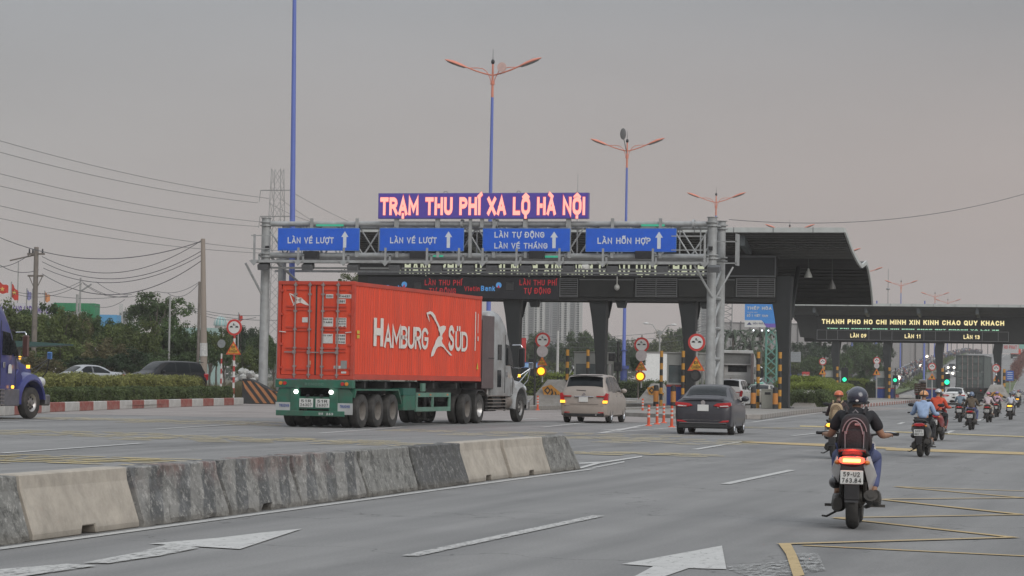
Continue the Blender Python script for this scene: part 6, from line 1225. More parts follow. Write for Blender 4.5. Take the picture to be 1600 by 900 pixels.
# blue tractor cut by the left picture edge
g = G(50, 654.5); rzb = -math.radians(4); bt_o = Vector((g.x, g.y, 0)) - Matrix.Rotation(rzb, 3, 'Z') @ Vector((1.16, 6.1, 0))
bt = tractor('blue long nose tractor unit entering at the left picture edge', BLU, tuple(bt_o), rzb, rear_panel=False)
MB().bx(1.196, 1.205, 4.5, 4.72, 1.45, 1.6).obj('door_crest', SW2, bt); disc(MB(), (0, 0, 0), .10, -.004, .004, 16).xf(Matrix.Translation((1.2, 4.61, 1.64)) @ Matrix.Rotation(PI / 2, 4, 'Z')).obj('door_crest', SW2, bt)
MB().bx(1.1, 1.16, 4.2, 5.3, .42, .95).obj('side_skirt', mat('skirt_dusty', (.14, .14, .16), .5, .3, var=.15), bt, bevel=.02)
for z, y in ((1.02, 4.75), (1.95, 5.15)): disc(MB(), (0, 0, 0), .05, -.03, .02, 12).xf(Matrix.Translation((1.22, y, z)) @ Matrix.Rotation(PI / 2, 4, 'Z')).obj('marker_light', AMBL, bt)
# ------------------------------------------------------------------ other lorries
GC = mat('box_grey_green', (.115, .135, .13), .6, .1, var=.1, scale=1, dirt=(.07, .07, .06), dirt_amt=.6); GC2 = mat('box_grey_rail', (.07, .08, .08), .6, var=.15)
g = G(1515, 632.5)
c2_ = container('dark grey green container on the lorry driving ahead of the white sedan', (g.x, g.y, 1.45), .03, 12, 2.85, GC, GC2); 
def trailer(label, x, y, rz, L_, m, z=1.44):
    t = thing('semi_trailer', label, 'trailer', (x, y, 0), rz)
    MB().bx(-.6, -.45, .2, L_, 1.0, z - .02).bx(.45, .6, .2, L_, 1.0, z - .02).obj('main_beam', CHAS, t); MB().bx(-1.2, 1.2, -.03, .16, 1.12, z - .02).obj('rear_bolster', m, t); MB().bx(-1.15, 1.15, -.03, .05, .45, .6).obj('bumper_bar', m, t)
    for sx in (-1, 1):
        MB().bx(sx * .6 - .08, sx * .6 + .08, 0, .08, .6, 1.12).obj('bumper_leg', m, t); MB().bx(sx * .9 - .28, sx * .9 + .28, .2, .23, .3, 1.0).obj('mud_flap', TRIMB, t); disc(MB(), (sx * .95, -.05, 1.25), .06, -.02, .02).obj('tail_lamp', RLENS, t)
        for yy in (.95, 2.27, 3.59):
            for x_ in (.72, 1.03): wheel(t, sx * x_, yy, .51, .28, sx, RIMD, flat=1, name='trailer_wheel')
    return t
trailer('black semi-trailer under the dark grey green container', g.x, g.y, .03, 12, CHAS)
tractor('dark tractor unit hidden ahead of the grey green container', PBK, (g.x - .3, g.y + 11, 0), .03)
g3_ = G(1146, 634); 
WTR = mat('tractor_white', (.44, .44, .43), .4, var=.06, coat=.2, dirt=(.25, .22, .19), dirt_amt=.5)
wt = tractor('white tractor unit without trailer seen from behind in the queue', WTR, (YP(1152, 600, 182).x, 180, 0), .04)
wt_rear = MB().bx(-1.02, 1.02, 2.56, 2.7, 1.5, 3.6).obj('sleeper_back', WTR, wt, bevel=.03); MB().bx(-.7, .7, 2.53, 2.55, 2.35, 2.85).obj('rear_window', CGL, wt, bevel=.02)
for k in range(5): MB().bx(-.8, .8, 2.52, 2.555, 1.6 + k * .12, 1.65 + k * .12).obj('louvre', WTR, wt)
RF = MB().bx(-1.15, 1.15, 2.3, 2.6, 3.75, 3.95).bx(-1.15, -1.0, 2.3, 2.6, 2.95, 3.75).bx(1.0, 1.15, 2.3, 2.6, 2.95, 3.75).bx(-1.15, 1.15, 2.3, 2.6, 2.85, 2.95).obj('roof_fairing_frame', WTR, wt, bevel=.03); MB().bx(-1.0, 1.0, 2.5, 2.6, 2.95, 3.75).obj('fairing_inside', mat('fairing_inside', (.16, .16, .155), .8), wt)
rr = random.Random(8); B = MB()
for k in range(14): B.cyl((rr.uniform(-.6, .6), rr.uniform(.5, 2.0), rr.uniform(1.1, 1.6)), (rr.uniform(-.6, .6), rr.uniform(.5, 2.3), rr.uniform(1.1, 1.9)), rr.uniform(.03, .09), n=6)
B.obj('hoses', mat('hose_rusty', (.12, .085, .07), .8, var=.3), wt)
# white tractor with box trailer facing left beyond the median
o_ = YP(985, 600, 205)
w2 = tractor('white long nose tractor facing away to the left behind the small amber sign', PWH, (YP(1020, 600, 214).x, 206, 0), math.radians(100), rear_panel=False)
t = thing('box_trailer', 'white box trailer behind the white tractor facing left', 'trailer', (YP(1022, 600, 214).x, 206, 0), math.radians(-79)); MB().bx(-1.25, 1.25, .3, 8.5, 1.1, 4.0).obj('box', mat('box_white', (.72, .72, .70), .5, var=.05), t, bevel=.04)
for sx in (-1, 1):
    MB().bx(sx * 1.25 - .03, sx * 1.25 + .03, .3, 8.5, 3.9, 4.04).obj('top_rail', ALU, t)
    for y in (6.5, 7.7): wheel(t, sx * 1.0, y, .5, .3, sx, RIMD, flat=1)
# small lorry with timber crate body, dump truck etc in the right lanes
CRATE = mat('crate_wood', (.17, .105, .07), .8, var=.3, scale=5)
def flat_truck(label, px_, py_, bodym, body_h, z0=.9, cabm=PWH, L_=4.2, W=2.1, planks=True, rz=.04, dy=0):
    g = G(px_, py_); t = thing('lorry', label, 'truck', (g.x, g.y + dy, 0), rz, None); w_ = W / 2
    if planks:
        n = max(2, int(body_h / .22))
        for k in range(n):
            z = z0 + k * body_h / n; MB().bx(-w_, w_, 0, .05, z, z + body_h / n - .03).obj('plank', bodym, t)
            for sx in (-1, 1): MB().bx(sx * w_ - .03, sx * w_ + .03, .05, L_, z, z + body_h / n - .03).obj('plank', bodym, t)
        for x in (-w_ + .05, -w_ / 3, w_ / 3, w_ - .05): MB().bx(x - .04, x + .04, -.03, 0, z0 - .1, z0 + body_h).obj('stake', bodym, t)
        MB().bx(-w_, w_, 0, L_, z0 - .12, z0 - .02).obj('load_bed', bodym, t)
    else:
        MB().prism([(-w_ * .95, z0), (w_ * .95, z0), (w_, z0 + body_h), (-w_, z0 + body_h)], 'y', 0, L_).obj('tipper_body', bodym, t, bevel=.03)
        for x in (-w_ * .6, 0, w_ * .6): MB().bx(x - .05, x + .05, -.06, 0.0, z0, z0 + body_h).obj('body_rib', bodym, t)
    MB().loft([[(-w_ * .9, y, .6), (w_ * .9, y, .6), (w_ * .92, y, 1.5), (w_ * .8, y, zt), (-w_ * .8, y, zt), (-w_ * .92, y, 1.5)] for y, zt in ((L_ + .1, 2.2), (L_ + 1.3, 2.25), (L_ + 1.7, 1.6))]).obj('cab', cabm, t, bevel=.04); MB().bx(-w_ * .6, w_ * .6, L_ + .07, L_ + .1, 1.55, 1.95).obj('rear_window', CGL, t)
    MB().bx(-.4, .4, 0, L_ + 1.5, .55, .78).obj('chassis', CHAS, t)
    for y in (.9, L_ + .9):
        for sx in (-1, 1): wheel(t, sx * (w_ - .2), y, .42, .3, sx, RIMD, flat=1)
    for sx in (-1, 1): MB().bx(sx * w_ * .8 - .15, sx * w_ * .8 + .15, -.04, 0, .62, .74).obj('tail_lamp', RLENS, t)
    return t
flat_truck('small lorry with brown wooden stake body ahead of the blue jacket rider', 1443, 626, CRATE, 1.1, .75, PWH, 3.4, 1.9)
flat_truck('dark red tipper lorry climbing away behind the small height sign', 1447, 611, mat('tipper_red', (.14, .045, .045), .6, var=.2), 1.7, 1.1, PBK, 5, 2.4, False, -.1, 20)
flat_truck('white light lorry facing the camera left of the dark red tipper', 1437, 611, PWH, 1.2, .9, PWH, 3, 2.0, False, PI, 6)
# ================================================================== motorbikes and riders
SKIN = mat('skin', (.30, .165, .105), .6, var=.08, scale=8); PINKS = mat('skin_pale', (.42, .26, .19), .6, var=.06)
BKB = mat('bike_black', (.022, .021, .023), .35, var=.1, coat=.4, dirt=(.06, .055, .05), dirt_amt=.35); BKG = mat('bike_engine', (.05, .048, .045), .55, .3, var=.2, dirt=(.12, .10, .08), dirt_amt=.5); SEATM = mat('bike_seat', (.018, .018, .018), .6, var=.1)
def skin_mesh(name, nodes, edges, sub=2):
    me = bpy.data.meshes.new(name); me.from_pydata([n[0] for n in nodes], edges, []); o = bpy.data.objects.new(name, me); COL.objects.link(o)
    m = o.modifiers.new('s', 'SKIN'); m.use_smooth_shade = True; m.branch_smoothing = .6; sv = me.skin_vertices[0].data
    for i, n in enumerate(nodes): r = n[1]; sv[i].radius = (r, r) if not isinstance(r, tuple) else r; sv[i].use_root = (i == 0)
    q = o.modifiers.new('u', 'SUBSURF'); q.levels = sub; q.render_levels = sub
    out_ = bpy.data.meshes.new_from_object(o.evaluated_get(bpy.context.evaluated_depsgraph_get())); bpy.data.objects.remove(o); return out_
def pose(lean=.0, elbow=.27, hand=(.36, .93, 1.03), foot=(.2, .62, .30), head=0.0, passenger=False, slim=1.0, width=1.0):
    s = slim
    J = {'pel': (0, .40, .86), 'bel': (0, .43 + lean * .3, 1.02), 'che': (0, .48 + lean * .7, 1.22), 'nek': (0, .51 + lean, 1.36), 'nk2': (head, .53 + lean, 1.42), 'hed': (head, .56 + lean, 1.50), 'top': (head, .56 + lean, 1.58)}
    for sx, k in ((-1, 'L'), (1, 'R')):
        J['sh' + k] = (sx * .155 * width, .50 + lean * .9, 1.32); J['el' + k] = (sx * elbow, (.60 + lean * .5), 1.05); J['wr' + k] = (sx * (hand[0] - .01), hand[1] - .10, hand[2] + .01); J['ha' + k] = (sx * hand[0], hand[1], hand[2])
        J['hi' + k] = (sx * .10, .42, .83); J['kn' + k] = (sx * .21, .84, .80); J['an' + k] = (sx * foot[0], foot[1], foot[2] + .08); J['to' + k] = (sx * (foot[0] + .02), foot[1] + .17, foot[2] + .02)
    return J
def build_person(J, s=1.0, sleeve='long'):
    R0 = {'pel': .125, 'bel': .12, 'che': .145, 'nek': .065, 'nk2': .052, 'hed': .088, 'top': .07}
    names = ['pel', 'bel', 'che', 'nek', 'nk2', 'hed', 'top']; nodes = [(J[n], R0[n] * s) for n in names]; idx = {n: i for i, n in enumerate(names)}; ed = [(i, i + 1) for i in range(6)]
    def addn(n, p, r, par): idx[n] = len(nodes); nodes.append((p, r)); ed.append((idx[par], idx[n]))
    addn('nose', (J['hed'][0], J['hed'][1] + .105, J['hed'][2] - .01), .018, 'hed')
    for k in 'LR':
        sx = -1 if k == 'L' else 1
        addn('sh' + k, J['sh' + k], .058 * s, 'che'); addn('el' + k, J['el' + k], .042 * s, 'sh' + k); addn('wr' + k, J['wr' + k], .028, 'el' + k); addn('ha' + k, J['ha' + k], .034, 'wr' + k)
        hx, hy, hz = J['ha' + k]
        for f in range(4):      # fingers curling over the grip
            fx_ = hx + sx * (-.03 + .02 * f); l = (.03, .036, .034, .026)[f]
            addn('f%d' % f + k, (fx_, hy + l, hz + .016), .0095, 'ha' + k); addn('g%d' % f + k, (fx_, hy + l + .012, hz - .018), .008, 'f%d' % f + k)
        addn('th' + k, (hx - sx * .045, hy + .01, hz - .02), .011, 'ha' + k)
        addn('hi' + k, J['hi' + k], .098 * s, 'pel'); addn('kn' + k, J['kn' + k], .06 * s, 'hi' + k); addn('an' + k, J['an' + k], .038, 'kn' + k); addn('to' + k, J['to' + k], .034, 'an' + k)
    body = skin_mesh('person', nodes, ed, 2)
    # upper garment
    g = .022
    def mix3(a, b, t): return tuple(lerp(a[i], b[i], t) for i in range(3))
    n2 = [(mix3(J['pel'], J['bel'], .2), .135 * s + g), (J['bel'], .125 * s + g), (J['che'], .15 * s + g), (mix3(J['che'], J['nek'], .8), .075 * s + g)]; e2 = [(0, 1), (1, 2), (2, 3)]
    for k in 'LR':
        a = len(n2); n2.append((J['sh' + k], .055 * s + g)); e2.append((2, a))
        if sleeve == 'long': n2 += [(J['el' + k], .043 * s + g * .6), (mix3(J['el' + k], J['wr' + k], .9), .036 + g * .5)]; e2 += [(a, a + 1), (a + 1, a + 2)]
        else: n2.append((mix3(J['sh' + k], J['el' + k], .8), .047 * s + g)); e2.append((a, a + 1))
    shirt = skin_mesh('shirt', n2, e2, 2)
    n3 = [(J['pel'], .145 * s)]; e3 = []
    for k in 'LR':
        a = len(n3); n3 += [(J['hi' + k], .115 * s), (mix3(J['hi' + k], J['kn' + k], .5), .095 * s), (J['kn' + k], .075 * s), (mix3(J['kn' + k], J['an' + k], .5), .066 * s), (mix3(J['kn' + k], J['an' + k], .92), .055)]; e3 += [(0, a)] + [(a + i, a + i + 1) for i in range(4)]
    trousers = skin_mesh('trousers', n3, e3, 2)
    return body, shirt, trousers
SETS = {}
def person_set(key, **kw):
    if key not in SETS:
        sl = kw.pop('sleeve', 'long'); s = kw.pop('s', 1.0); J = pose(**kw); SETS[key] = (J, build_person(J, s, sl))
    return SETS[key]
def meobj(name, me, m, parent):
    if not me.materials: me.materials.append(m)
    o = link(name, me, parent); o.material_slots[0].link = 'OBJECT'; o.material_slots[0].material = m; return o
def helmet(c, m, parent, style=0, stripe=None):
    x, y, z = c; h = MB()
    if style == 1: h.ell((x, y, z + .012), (.118, .138, .130), 22, 12, t1=.68)       # full, low at the back
    else: h.ell((x, y, z + .03), (.116, .136, .112), 20, 9, t1=.56)
    o = h.obj('helmet', m, parent)
    MB().lathe([(1.0, -.012), (1.03, -.012), (1.03, .012), (1.0, .012)], (0, 0, 0), 'z', 22).xf(Matrix.Translation((x, y, z + (-.062 if style == 1 else .012))) @ Matrix.Diagonal((.112 if style else .116, .130 if style else .136, 1, 1))).obj('helmet_rim', BLK, o)
    v = MB().ell((x, y + .06, z + .0), (.10, .105, .06), 14, 6, t0=.25, t1=.6); v.obj('peak', BLK if style else m, o)
    if stripe: MB().ell((x, y - .002, z + .031), (.04, .140, .116), 14, 8, t1=.56).obj('helmet_stripe', stripe, o)
    if style == 1: MB().ell((x, y - .135, z - .03), (.018, .006, .014), 8, 5).obj('stud', SW2, o)
    return o
WHB = {'r': .275}
def bike(label, paint, loc, rz, kind='scooter', lit=0, plate=('59', '000'), group='motorbikes heading to the toll gates', side=None, near=False, mirrors=True):
    t = thing('motorbike', label, 'motorbike', loc, rz, group); r = .275
    side = side or paint
    for y, nm in ((0, 'rear_wheel'), (1.27, 'front_wheel')):
        w = bpy.data.objects.new(nm, None); COL.objects.link(w); w.parent = t; w.location = (0, y, r); tw = .055 if nm[0] == 'r' else .045
        MB().lathe([(r * .72, -tw * .8), (r * .86, -tw), (r * .95, -tw * .75), (r, -tw * .25), (r, tw * .25), (r * .95, tw * .75), (r * .86, tw), (r * .72, tw * .8), (r * .72, -tw * .8)], (0, 0, 0), 'x', 28).obj('tyre', TYRE, w)
        MB().lathe([(r * .62, -.03), (r * .73, -.04), (r * .73, .04), (r * .62, .03), (r * .62, -.03)], (0, 0, 0), 'x', 24).cyl((-.07, 0, 0), (.07, 0, 0), .045, n=12).obj('rim', BKG, w)
        for k in range(5): a = 2 * PI * k / 5; b = MB().bx(-.018, .018, -.016, .016, .03, r * .66); b.xf(Matrix.Rotation(a, 4, 'X')); b.obj('spoke', BKG, w)
    def rg(y, w, z0, z1, n=12, sq=.75): 
        cz, h = (z0 + z1) / 2, (z1 - z0) / 2; return [(w * math.copysign(abs(math.cos(a)) ** sq, math.cos(a)), y, cz + h * math.copysign(abs(math.sin(a)) ** sq, math.sin(a))) for a in [2 * PI * k / n for k in range(n)]]
    # tail and body
    MB().loft([rg(-.34, .05, .74, .80), rg(-.28, .10, .66, .82), rg(-.12, .145, .58, .82), rg(.1, .16, .50, .80), rg(.35, .15, .42, .76), rg(.58, .14, .34, .70), rg(.72, .12, .30, .46), rg(1.0, .12, .28, .40)], sm=True).obj('body', paint, t)
    for sx in (-1, 1): MB().loft([[(sx * .10, -.26, .70), (sx * .15, -.26, .74), (sx * .13, -.26, .80)], [(sx * .13, 0, .50), (sx * .195, 0, .64), (sx * .15, 0, .80)], [(sx * .13, .3, .42), (sx * .20, .3, .58), (sx * .15, .3, .76)], [(sx * .12, .6, .34), (sx * .17, .6, .48), (sx * .13, .6, .70)]], sm=True).obj('side_panel', side, t)
    MB().loft([rg(-.24, .09, .80, .86), rg(-.05, .135, .78, .88), rg(.2, .14, .76, .86), rg(.45, .12, .72, .82), rg(.62, .08, .68, .77)], sm=True).obj('seat', SEATM, t)
    MB().tube([(-.12, -.02, .82), (-.11, -.3, .87), (0, -.36, .88), (.11, -.3, .87), (.12, -.02, .82)], .016, 6).obj('grab_rail', BKG, t)
    # leg shield, front
    MB().loft([rg(.98, .17, .28, .5), rg(1.06, .20, .4, .8), rg(1.10, .17, .6, 1.0), rg(1.16, .10, .85, 1.02)], sm=True).obj('leg_shield', side, t)
    MB().tube([(0, 1.10, .95), (0, 1.20, .6), (0, 1.27, .3)], .035, 8).obj('fork', BKG, t)
    MB().lathe([(r * 1.07, -.06), (r * 1.12, 0), (r * 1.07, .06)], (0, 1.27, r), 'x', 20).obj('front_mudguard', side, t) if False else MB().loft([[(x, 1.27 + (r + .04) * math.cos(a), r + (r + .04) * math.sin(a)) for x in (-.06, .06)] + [(x, 1.27 + (r + .05) * math.cos(a), r + (r + .05) * math.sin(a)) for x in (.06, -.06)] for a in [math.radians(10 + 14 * k) for k in range(11)]]).obj('front_mudguard', side, t)
    hb = [(-.36, .88, 1.03), (-.2, .97, 1.03), (-.06, 1.03, 1.0), (.06, 1.03, 1.0), (.2, .97, 1.03), (.36, .88, 1.03)]
    MB().tube(hb, .013, 8).obj('handlebar', BKG, t); MB().ell((0, 1.08, 1.0), (.14, .10, .07), 14, 8).obj('handlebar_cover', paint, t)
    for sx in (-1, 1):
        MB().cyl((sx * .24, .95, 1.03), (sx * .37, .875, 1.03), .019, n=10).obj('grip', BLK, t); MB().tube([(sx * .2, 1.05, 1.05), (sx * .3, 1.05, 1.05), (sx * .36, 1.0, 1.04)], .006, 5).obj('lever', CHR, t)
        if mirrors: MB().tube([(sx * .18, 1.0, 1.04), (sx * .27, 1.0, 1.16), (sx * .30, .99, 1.2)], .007, 5).ell((sx * .31, .98, 1.215), (.075, .015, .042), 14, 8).obj('mirror', BLK, t)
        MB().ell((sx * .13, -.25, .735), (.028, .05, .026), 10, 6).obj('rear_indicator', mat('indicator_orange', (.55, .2, .04), .3), t)
    # rear end
    TL = RLENS if not lit else (TLIT if lit == 1 else AMBL)
    MB().loft([rg(-.36, .10, .73, .79, 14), rg(-.31, .115, .715, .805, 14)]).obj('tail_lamp', TL, t)
    if lit == 1: MB().bx(-.075, .075, -.372, -.362, .742, .775).obj('lamp_filament', glow('filament', (1, .62, .12), 3.5), t)
    MB().loft([[(-.085, -.30, .70), (.085, -.30, .70), (.09, -.31, .55), (-.09, -.31, .55)], [(-.07, -.26, .70), (.07, -.26, .70), (.07, -.27, .55), (-.07, -.27, .55)]]).obj('plate_holder', BKB, t)
    plate_on(t, 0, -.33, .50, .20, .15, *plate)
    ms = []; 
    for k in range(8): a = math.radians(70 + 15 * k); ms.append([(x, (r + .035) * math.cos(a), r + (r + .035) * math.sin(a)) for x in (-.06, .06)] + [(x, (r + .045) * math.cos(a), r + (r + .045) * math.sin(a)) for x in (.06, -.06)])
    MB().loft(ms).obj('rear_mudguard', BKB, t); MB().bx(-.065, .065, -.33, -.318, .33, .50).obj('mud_flap', BKB, t, bevel=.01)
    # engine on one side, exhaust on the other
    MB().loft([rg(-.06, .04, .20, .34), rg(.0, .06, .18, .36), rg(.25, .07, .18, .38), rg(.55, .06, .2, .36)], sm=True).xf(Matrix.Translation((-.13, 0, 0))).obj('engine_case', BKG, t)
    MB().ell((0, .45, .34), (.12, .2, .13), 14, 8).obj('engine', BKG, t)
    MB().tube([(.10, .5, .22), (.13, .25, .24), (.15, .08, .30)], .022, 8).cyl((.155, .12, .31), (.165, -.24, .38), .052, .062, n=16).cyl((.165, -.24, .38), (.165, -.25, .382), .03, n=10).obj('exhaust', BKG, t); MB().loft([rg(-.16, .035, .30, .44), rg(.1, .045, .24, .42)], sm=True).xf(Matrix.Translation((.205, 0, 0))).obj('heat_shield', BKB if not near else BKG, t)
    MB().tube([(-.10, -.02, .52), (-.10, .1, .30)], .022, 6).tube([(.10, -.02, .52), (.10, .1, .30)], .022, 6).obj('shock_absorber', BKG, t); MB().ell((-.16, .12, .50), (.06, .13, .07), 12, 7).obj('air_filter', BKB, t)
    MB().bx(-.27, -.1, .45, .5, .22, .25).bx(.1, .27, .45, .5, .22, .25).tube([(-.12, .3, .2), (-.24, .18, .12), (-.27, .1, .13)], .012, 6).obj('foot_peg', BKG, t)
    MB().bx(-.19, .19, .55, 1.0, .27, .29).obj('floor_board', BKB, t)
    MB().ell((0, 1.17, .98), (.09, .05, .06), 12, 6).obj('headlight', mat('headlight_glass', (.5, .52, .52), .12), t)
    return t
def rider(label, b, key, shirt, trous, helm, hstyle=0, scale=1.0, dy=0.0, dz=0.0, skin=SKIN, group='motorbike riders', stripe=None, shoe=None, hair=None, mask=False, **kw):
    J, (body, sh, tr_) = person_set(key, **kw); x, y, z = b.location; rz = b.rotation_euler.z
    t = meobj('person', body, skin, None); t.location = Vector((x, y, z)) + Matrix.Rotation(rz, 3, 'Z') @ Vector((0, dy + .02, dz + .03)); t.rotation_euler = (0, 0, rz); scale *= BSC(y) * .935; t.scale = (scale,) * 3; tag(t, label, 'person', group)
    meobj('shirt', sh, shirt, t); meobj('trousers', tr_, trous, t); helmet(J['hed'], helm, t, hstyle, stripe)
    for k, sx in (('L', -1), ('R', 1)):
        a = Vector(J['an' + k]); e_ = Vector(J['to' + k]); MB().ell((a + e_) / 2 + Vector((0, 0, -.035)), (.05, .145, .045), 12, 7).obj('shoe', shoe or BLK, t)
    MB().ell((J['che'][0], J['nek'][1] - .03, J['nek'][2] - .005), (.085, .075, .04), 14, 6).obj('collar', shirt, t)
    if hair: MB().tube([(J['hed'][0], J['hed'][1] - .10, J['hed'][2] - .02), (J['hed'][0], J['hed'][1] - .15, J['hed'][2] - .12), (J['hed'][0], J['hed'][1] - .13, J['hed'][2] - .24)], [.04, .035, .012], 8).obj('hair', mat('hair_black', (.012, .010, .009), .5), t)
    return t, J
BSC = lambda y: .98 if y < 40 else .93 if y < 75 else .88
def gbike(px_, py_):
    g = G(px_, py_)
    def f(label, paint, rz, **kk):
        b = bike(label, paint, (g.x, g.y, 0), rz, **kk); k = BSC(g.y); b.scale = (k * (1.24 if g.y < 40 else 1.14), k, k); return b
    return f
C = lambda n, c, v=.12: mat('cloth_' + n, c, .85, var=v, scale=9, bump=.3)
DEN = C('denim', (.075, .09, .19)); BLKC = C('black', (.016, .016, .019)); NAVYH = mat('helmet_navy', (.022, .026, .045), .22, var=.05, coat=.8); DARKT = C('dark_trousers', (.03, .03, .035))
# 1. nearest rider: black t-shirt, backpack, navy helmet, tail lamp lit
b1 = gbike(1332, 826)('large near scooter with glowing red tail lamp and white side panels', mat('bike_maroon', (.05, .012, .016), .3, var=.1, coat=.5), .085, lit=1, plate=('59-U2', '763.84'), near=True, mirrors=False, side=mat('bike_white', (.50, .48, .47), .35, coat=.4, var=.05))
pl_ = bpy.data.lights.new('tail_light', 'AREA'); pl_.energy = 4.5; pl_.size = .15; pl_.color = (1, .05, .03); plo = bpy.data.objects.new('tail_light', pl_); COL.objects.link(plo); plo.parent = b1; plo.location = (0, -.42, .80); plo.rotation_euler = (math.radians(155), 0, 0)
b1['group'] = 'motorbikes heading to the toll gates'
r1, J1 = rider('person in black t-shirt and navy helmet riding the large near scooter', b1, 'near', BLKC, DEN, NAVYH, 1, 1.0, sleeve='short', lean=.06, elbow=.28, s=1.06, width=1.08, hand=(.36, .89, 1.05), head=.01)
def backpack(label, r, J, m, m2, w=.17, h=.46, d=.13, z=1.15, near=False):
    t = thing('backpack', label, 'backpack', r.location, r.rotation_euler.z, None); t.scale = r.scale; y = J['che'][1] - .165
    def rr_(yy, k, kz): return [(w * k * math.copysign(abs(math.cos(a)) ** .6, math.cos(a)), yy, z - .04 + h / 2 * kz * math.copysign(abs(math.sin(a)) ** .7, math.sin(a))) for a in [2 * PI * i / 20 for i in range(20)]]
    MB().loft([rr_(y, .96, .98), rr_(y - d * .5, 1.0, 1.0), rr_(y - d * .85, .92, .93), rr_(y - d, .74, .78)], sm=True).obj('bag_body', m, t)
    MB().loft([[(p[0] * .78, p[1], z - .04 - h * .14 + (p[2] - z + .04) * .62) for p in rr_(y - d * .9, 1, 1)], [(p[0] * .74, p[1] - d * .32, z - .04 - h * .14 + (p[2] - z + .04) * .56) for p in rr_(y - d * .9, 1, 1)]], sm=True).obj('front_pocket', m, t, bevel=.012)
    ar = [(w * .80 * math.cos(a), y - d * 1.02, z - .02 + h * .36 * math.sin(a)) for a in [math.radians(10 + 160 * i / 12) for i in range(13)]]; MB().tube(ar, .008, 5).obj('zip', m2, t)
    MB().tube([(x * .7, p - d * .25, q - .03) for x, p, q in ar], .009, 5).obj('piping', m2, t)
    for sx in (-1, 1):
        MB().tube([(sx * .10, y + .02, z + h * .42), (sx * .12, J['che'][1] - .02, 1.39), (sx * .12, J['che'][1] + .15, 1.30)], .018, 6).obj('shoulder_strap', m, t); MB().tube([(sx * w * .62, y - d * 1.28, z + .02), (sx * w * .60, y - d * 1.3, z - h * .34)], .007, 5).obj('compression_strap', m2, t)
        MB().ell((sx * w * .98, y - d * .45, z - h * .2), (.03, .06, .10), 10, 7).obj('side_pocket', m, t)
    MB().tube([(-.03, y + .01, z + h * .44), (0, y + .0, z + h * .5), (.03, y + .01, z + h * .44)], .009, 6).obj('carry_loop', m2, t)
    if near: MB().bx(-.0, .07, y - d * 1.0 - .012, y - d * 1.0 + .0, z + h * .16, z + h * .21).obj('badge', mat('badge_grey', (.35, .33, .33), .6, var=.3, scale=30), t, bevel=.004)
    return t
backpack('dark charcoal backpack with grey piping on the near scooter rider', r1, J1, C('pack_dark', (.026, .022, .024)), mat('pack_piping', (.22, .20, .21), .6), .18, .54, .16, 1.09, True)
r1.scale.x *= 1.08
# 2. orange helmet, tan backpack
b2 = gbike(1303, 717)('scooter with lit amber tail lamp in front of the orange helmet rider', BKB, -.03, lit=2, side=mat('bike_silver', (.35, .35, .36), .4, .3))
r2, J2 = rider('person in orange helmet and dark brown jacket carrying a tan backpack', b2, 'std', C('brown_dark', (.045, .028, .030)), DARKT, mat('helmet_orange', (.55, .13, .05), .35, coat=.3, var=.05), 0, .98)
backpack('tan rucksack with straps on the orange helmet rider', r2, J2, C('pack_tan', (.36, .27, .17)), C('pack_tan_dark', (.20, .14, .09)), .16, .5, .14, 1.12)
b2b = gbike(1322, 703)('motorbike mostly covered by the near scooter rider', BKB, -.03)
rider('person in black jacket mostly covered by the near scooter rider', b2b, 'std', BLKC, DARKT, NAVYH, 0, .98)
# 3. pale blue jacket
b3 = gbike(1438, 714)('black scooter of the pale blue jacket rider', BKB, -.02, plate=('59P1', '887.11'))
rider('person in pale blue jacket with black and orange helmet', b3, 'broad', C('pale_blue', (.30, .40, .58)), BLKC, mat('helmet_orange2', (.55, .25, .09), .3, coat=.4, var=.05), 0, 1.0, elbow=.27, s=1.06, width=1.1, stripe=BLK)
# 4. orange red jacket
b4 = gbike(1461, 689)('red motorbike just right of the pale blue jacket rider', mat('bike_red', (.25, .02, .02), .35, coat=.4), -.06)
rider('person in orange red jacket and silver helmet', b4, 'broad', C('orange_red', (.55, .075, .035)), BLKC, mat('helmet_silver', (.42, .43, .45), .25, .3, coat=.5, var=.05), 0, 1.02, skin=SKIN)
# 5. brown jacket and companions
b5 = gbike(1516, 672)('dark scooter of the brown jacket rider', BKB, .0, plate=('59K1', '337.03'))
rider('person in olive brown jacket and dark blue helmet', b5, 'broad', C('olive_brown', (.105, .08, .055)), DEN, mat('helmet_blue_white', (.10, .14, .22), .25, coat=.6, var=.3, scale=12), 1, 1.0)
b6 = gbike(1499, 660)('motorbike partly behind the brown jacket rider', BKB, .03)
rider('person in grey blue and black jacket partly behind the brown jacket rider', b6, 'std', C('grey_blue', (.17, .22, .27)), BLKC, NAVYH, 0, 1.0)
b7 = gbike(1543, 660)('black scooter carrying the pink jacket passenger', BKB, -.04)
rider('person in black driving the scooter in front of the pink jacket passenger', b7, 'std', BLKC, BLKC, BLK, 0, .98, dy=.16)
rider('person in pale pink jacket with pink helmet sitting behind the driver', b7, 'std', C('pale_pink', (.52, .43, .44)), C('beige_trousers', (.42, .38, .33)), mat('helmet_pink', (.42, .12, .18), .3, coat=.4), 0, .96, dy=-.30, dz=.02)
b8 = gbike(1556, 652)('motorbike ahead of the pink jacket passenger', BKB, -.02)
rider('person in pink patterned shirt and violet helmet', b8, 'std', C('pink', (.46, .30, .36), .4), BLKC, mat('helmet_violet', (.17, .13, .36), .3, coat=.4), 0, .97)
b9 = gbike(1578, 656)('small scooter with glowing orange tail lamp', mat('bike_grey', (.2, .2, .21), .4), .0, lit=2)
rider('person in white shirt with dark hair tied back and navy helmet', b9, 'std', C('white', (.48, .48, .53)), BLKC, NAVYH, 0, .96, hair=True, shoe=mat('shoe_red', (.4, .05, .03), .6))
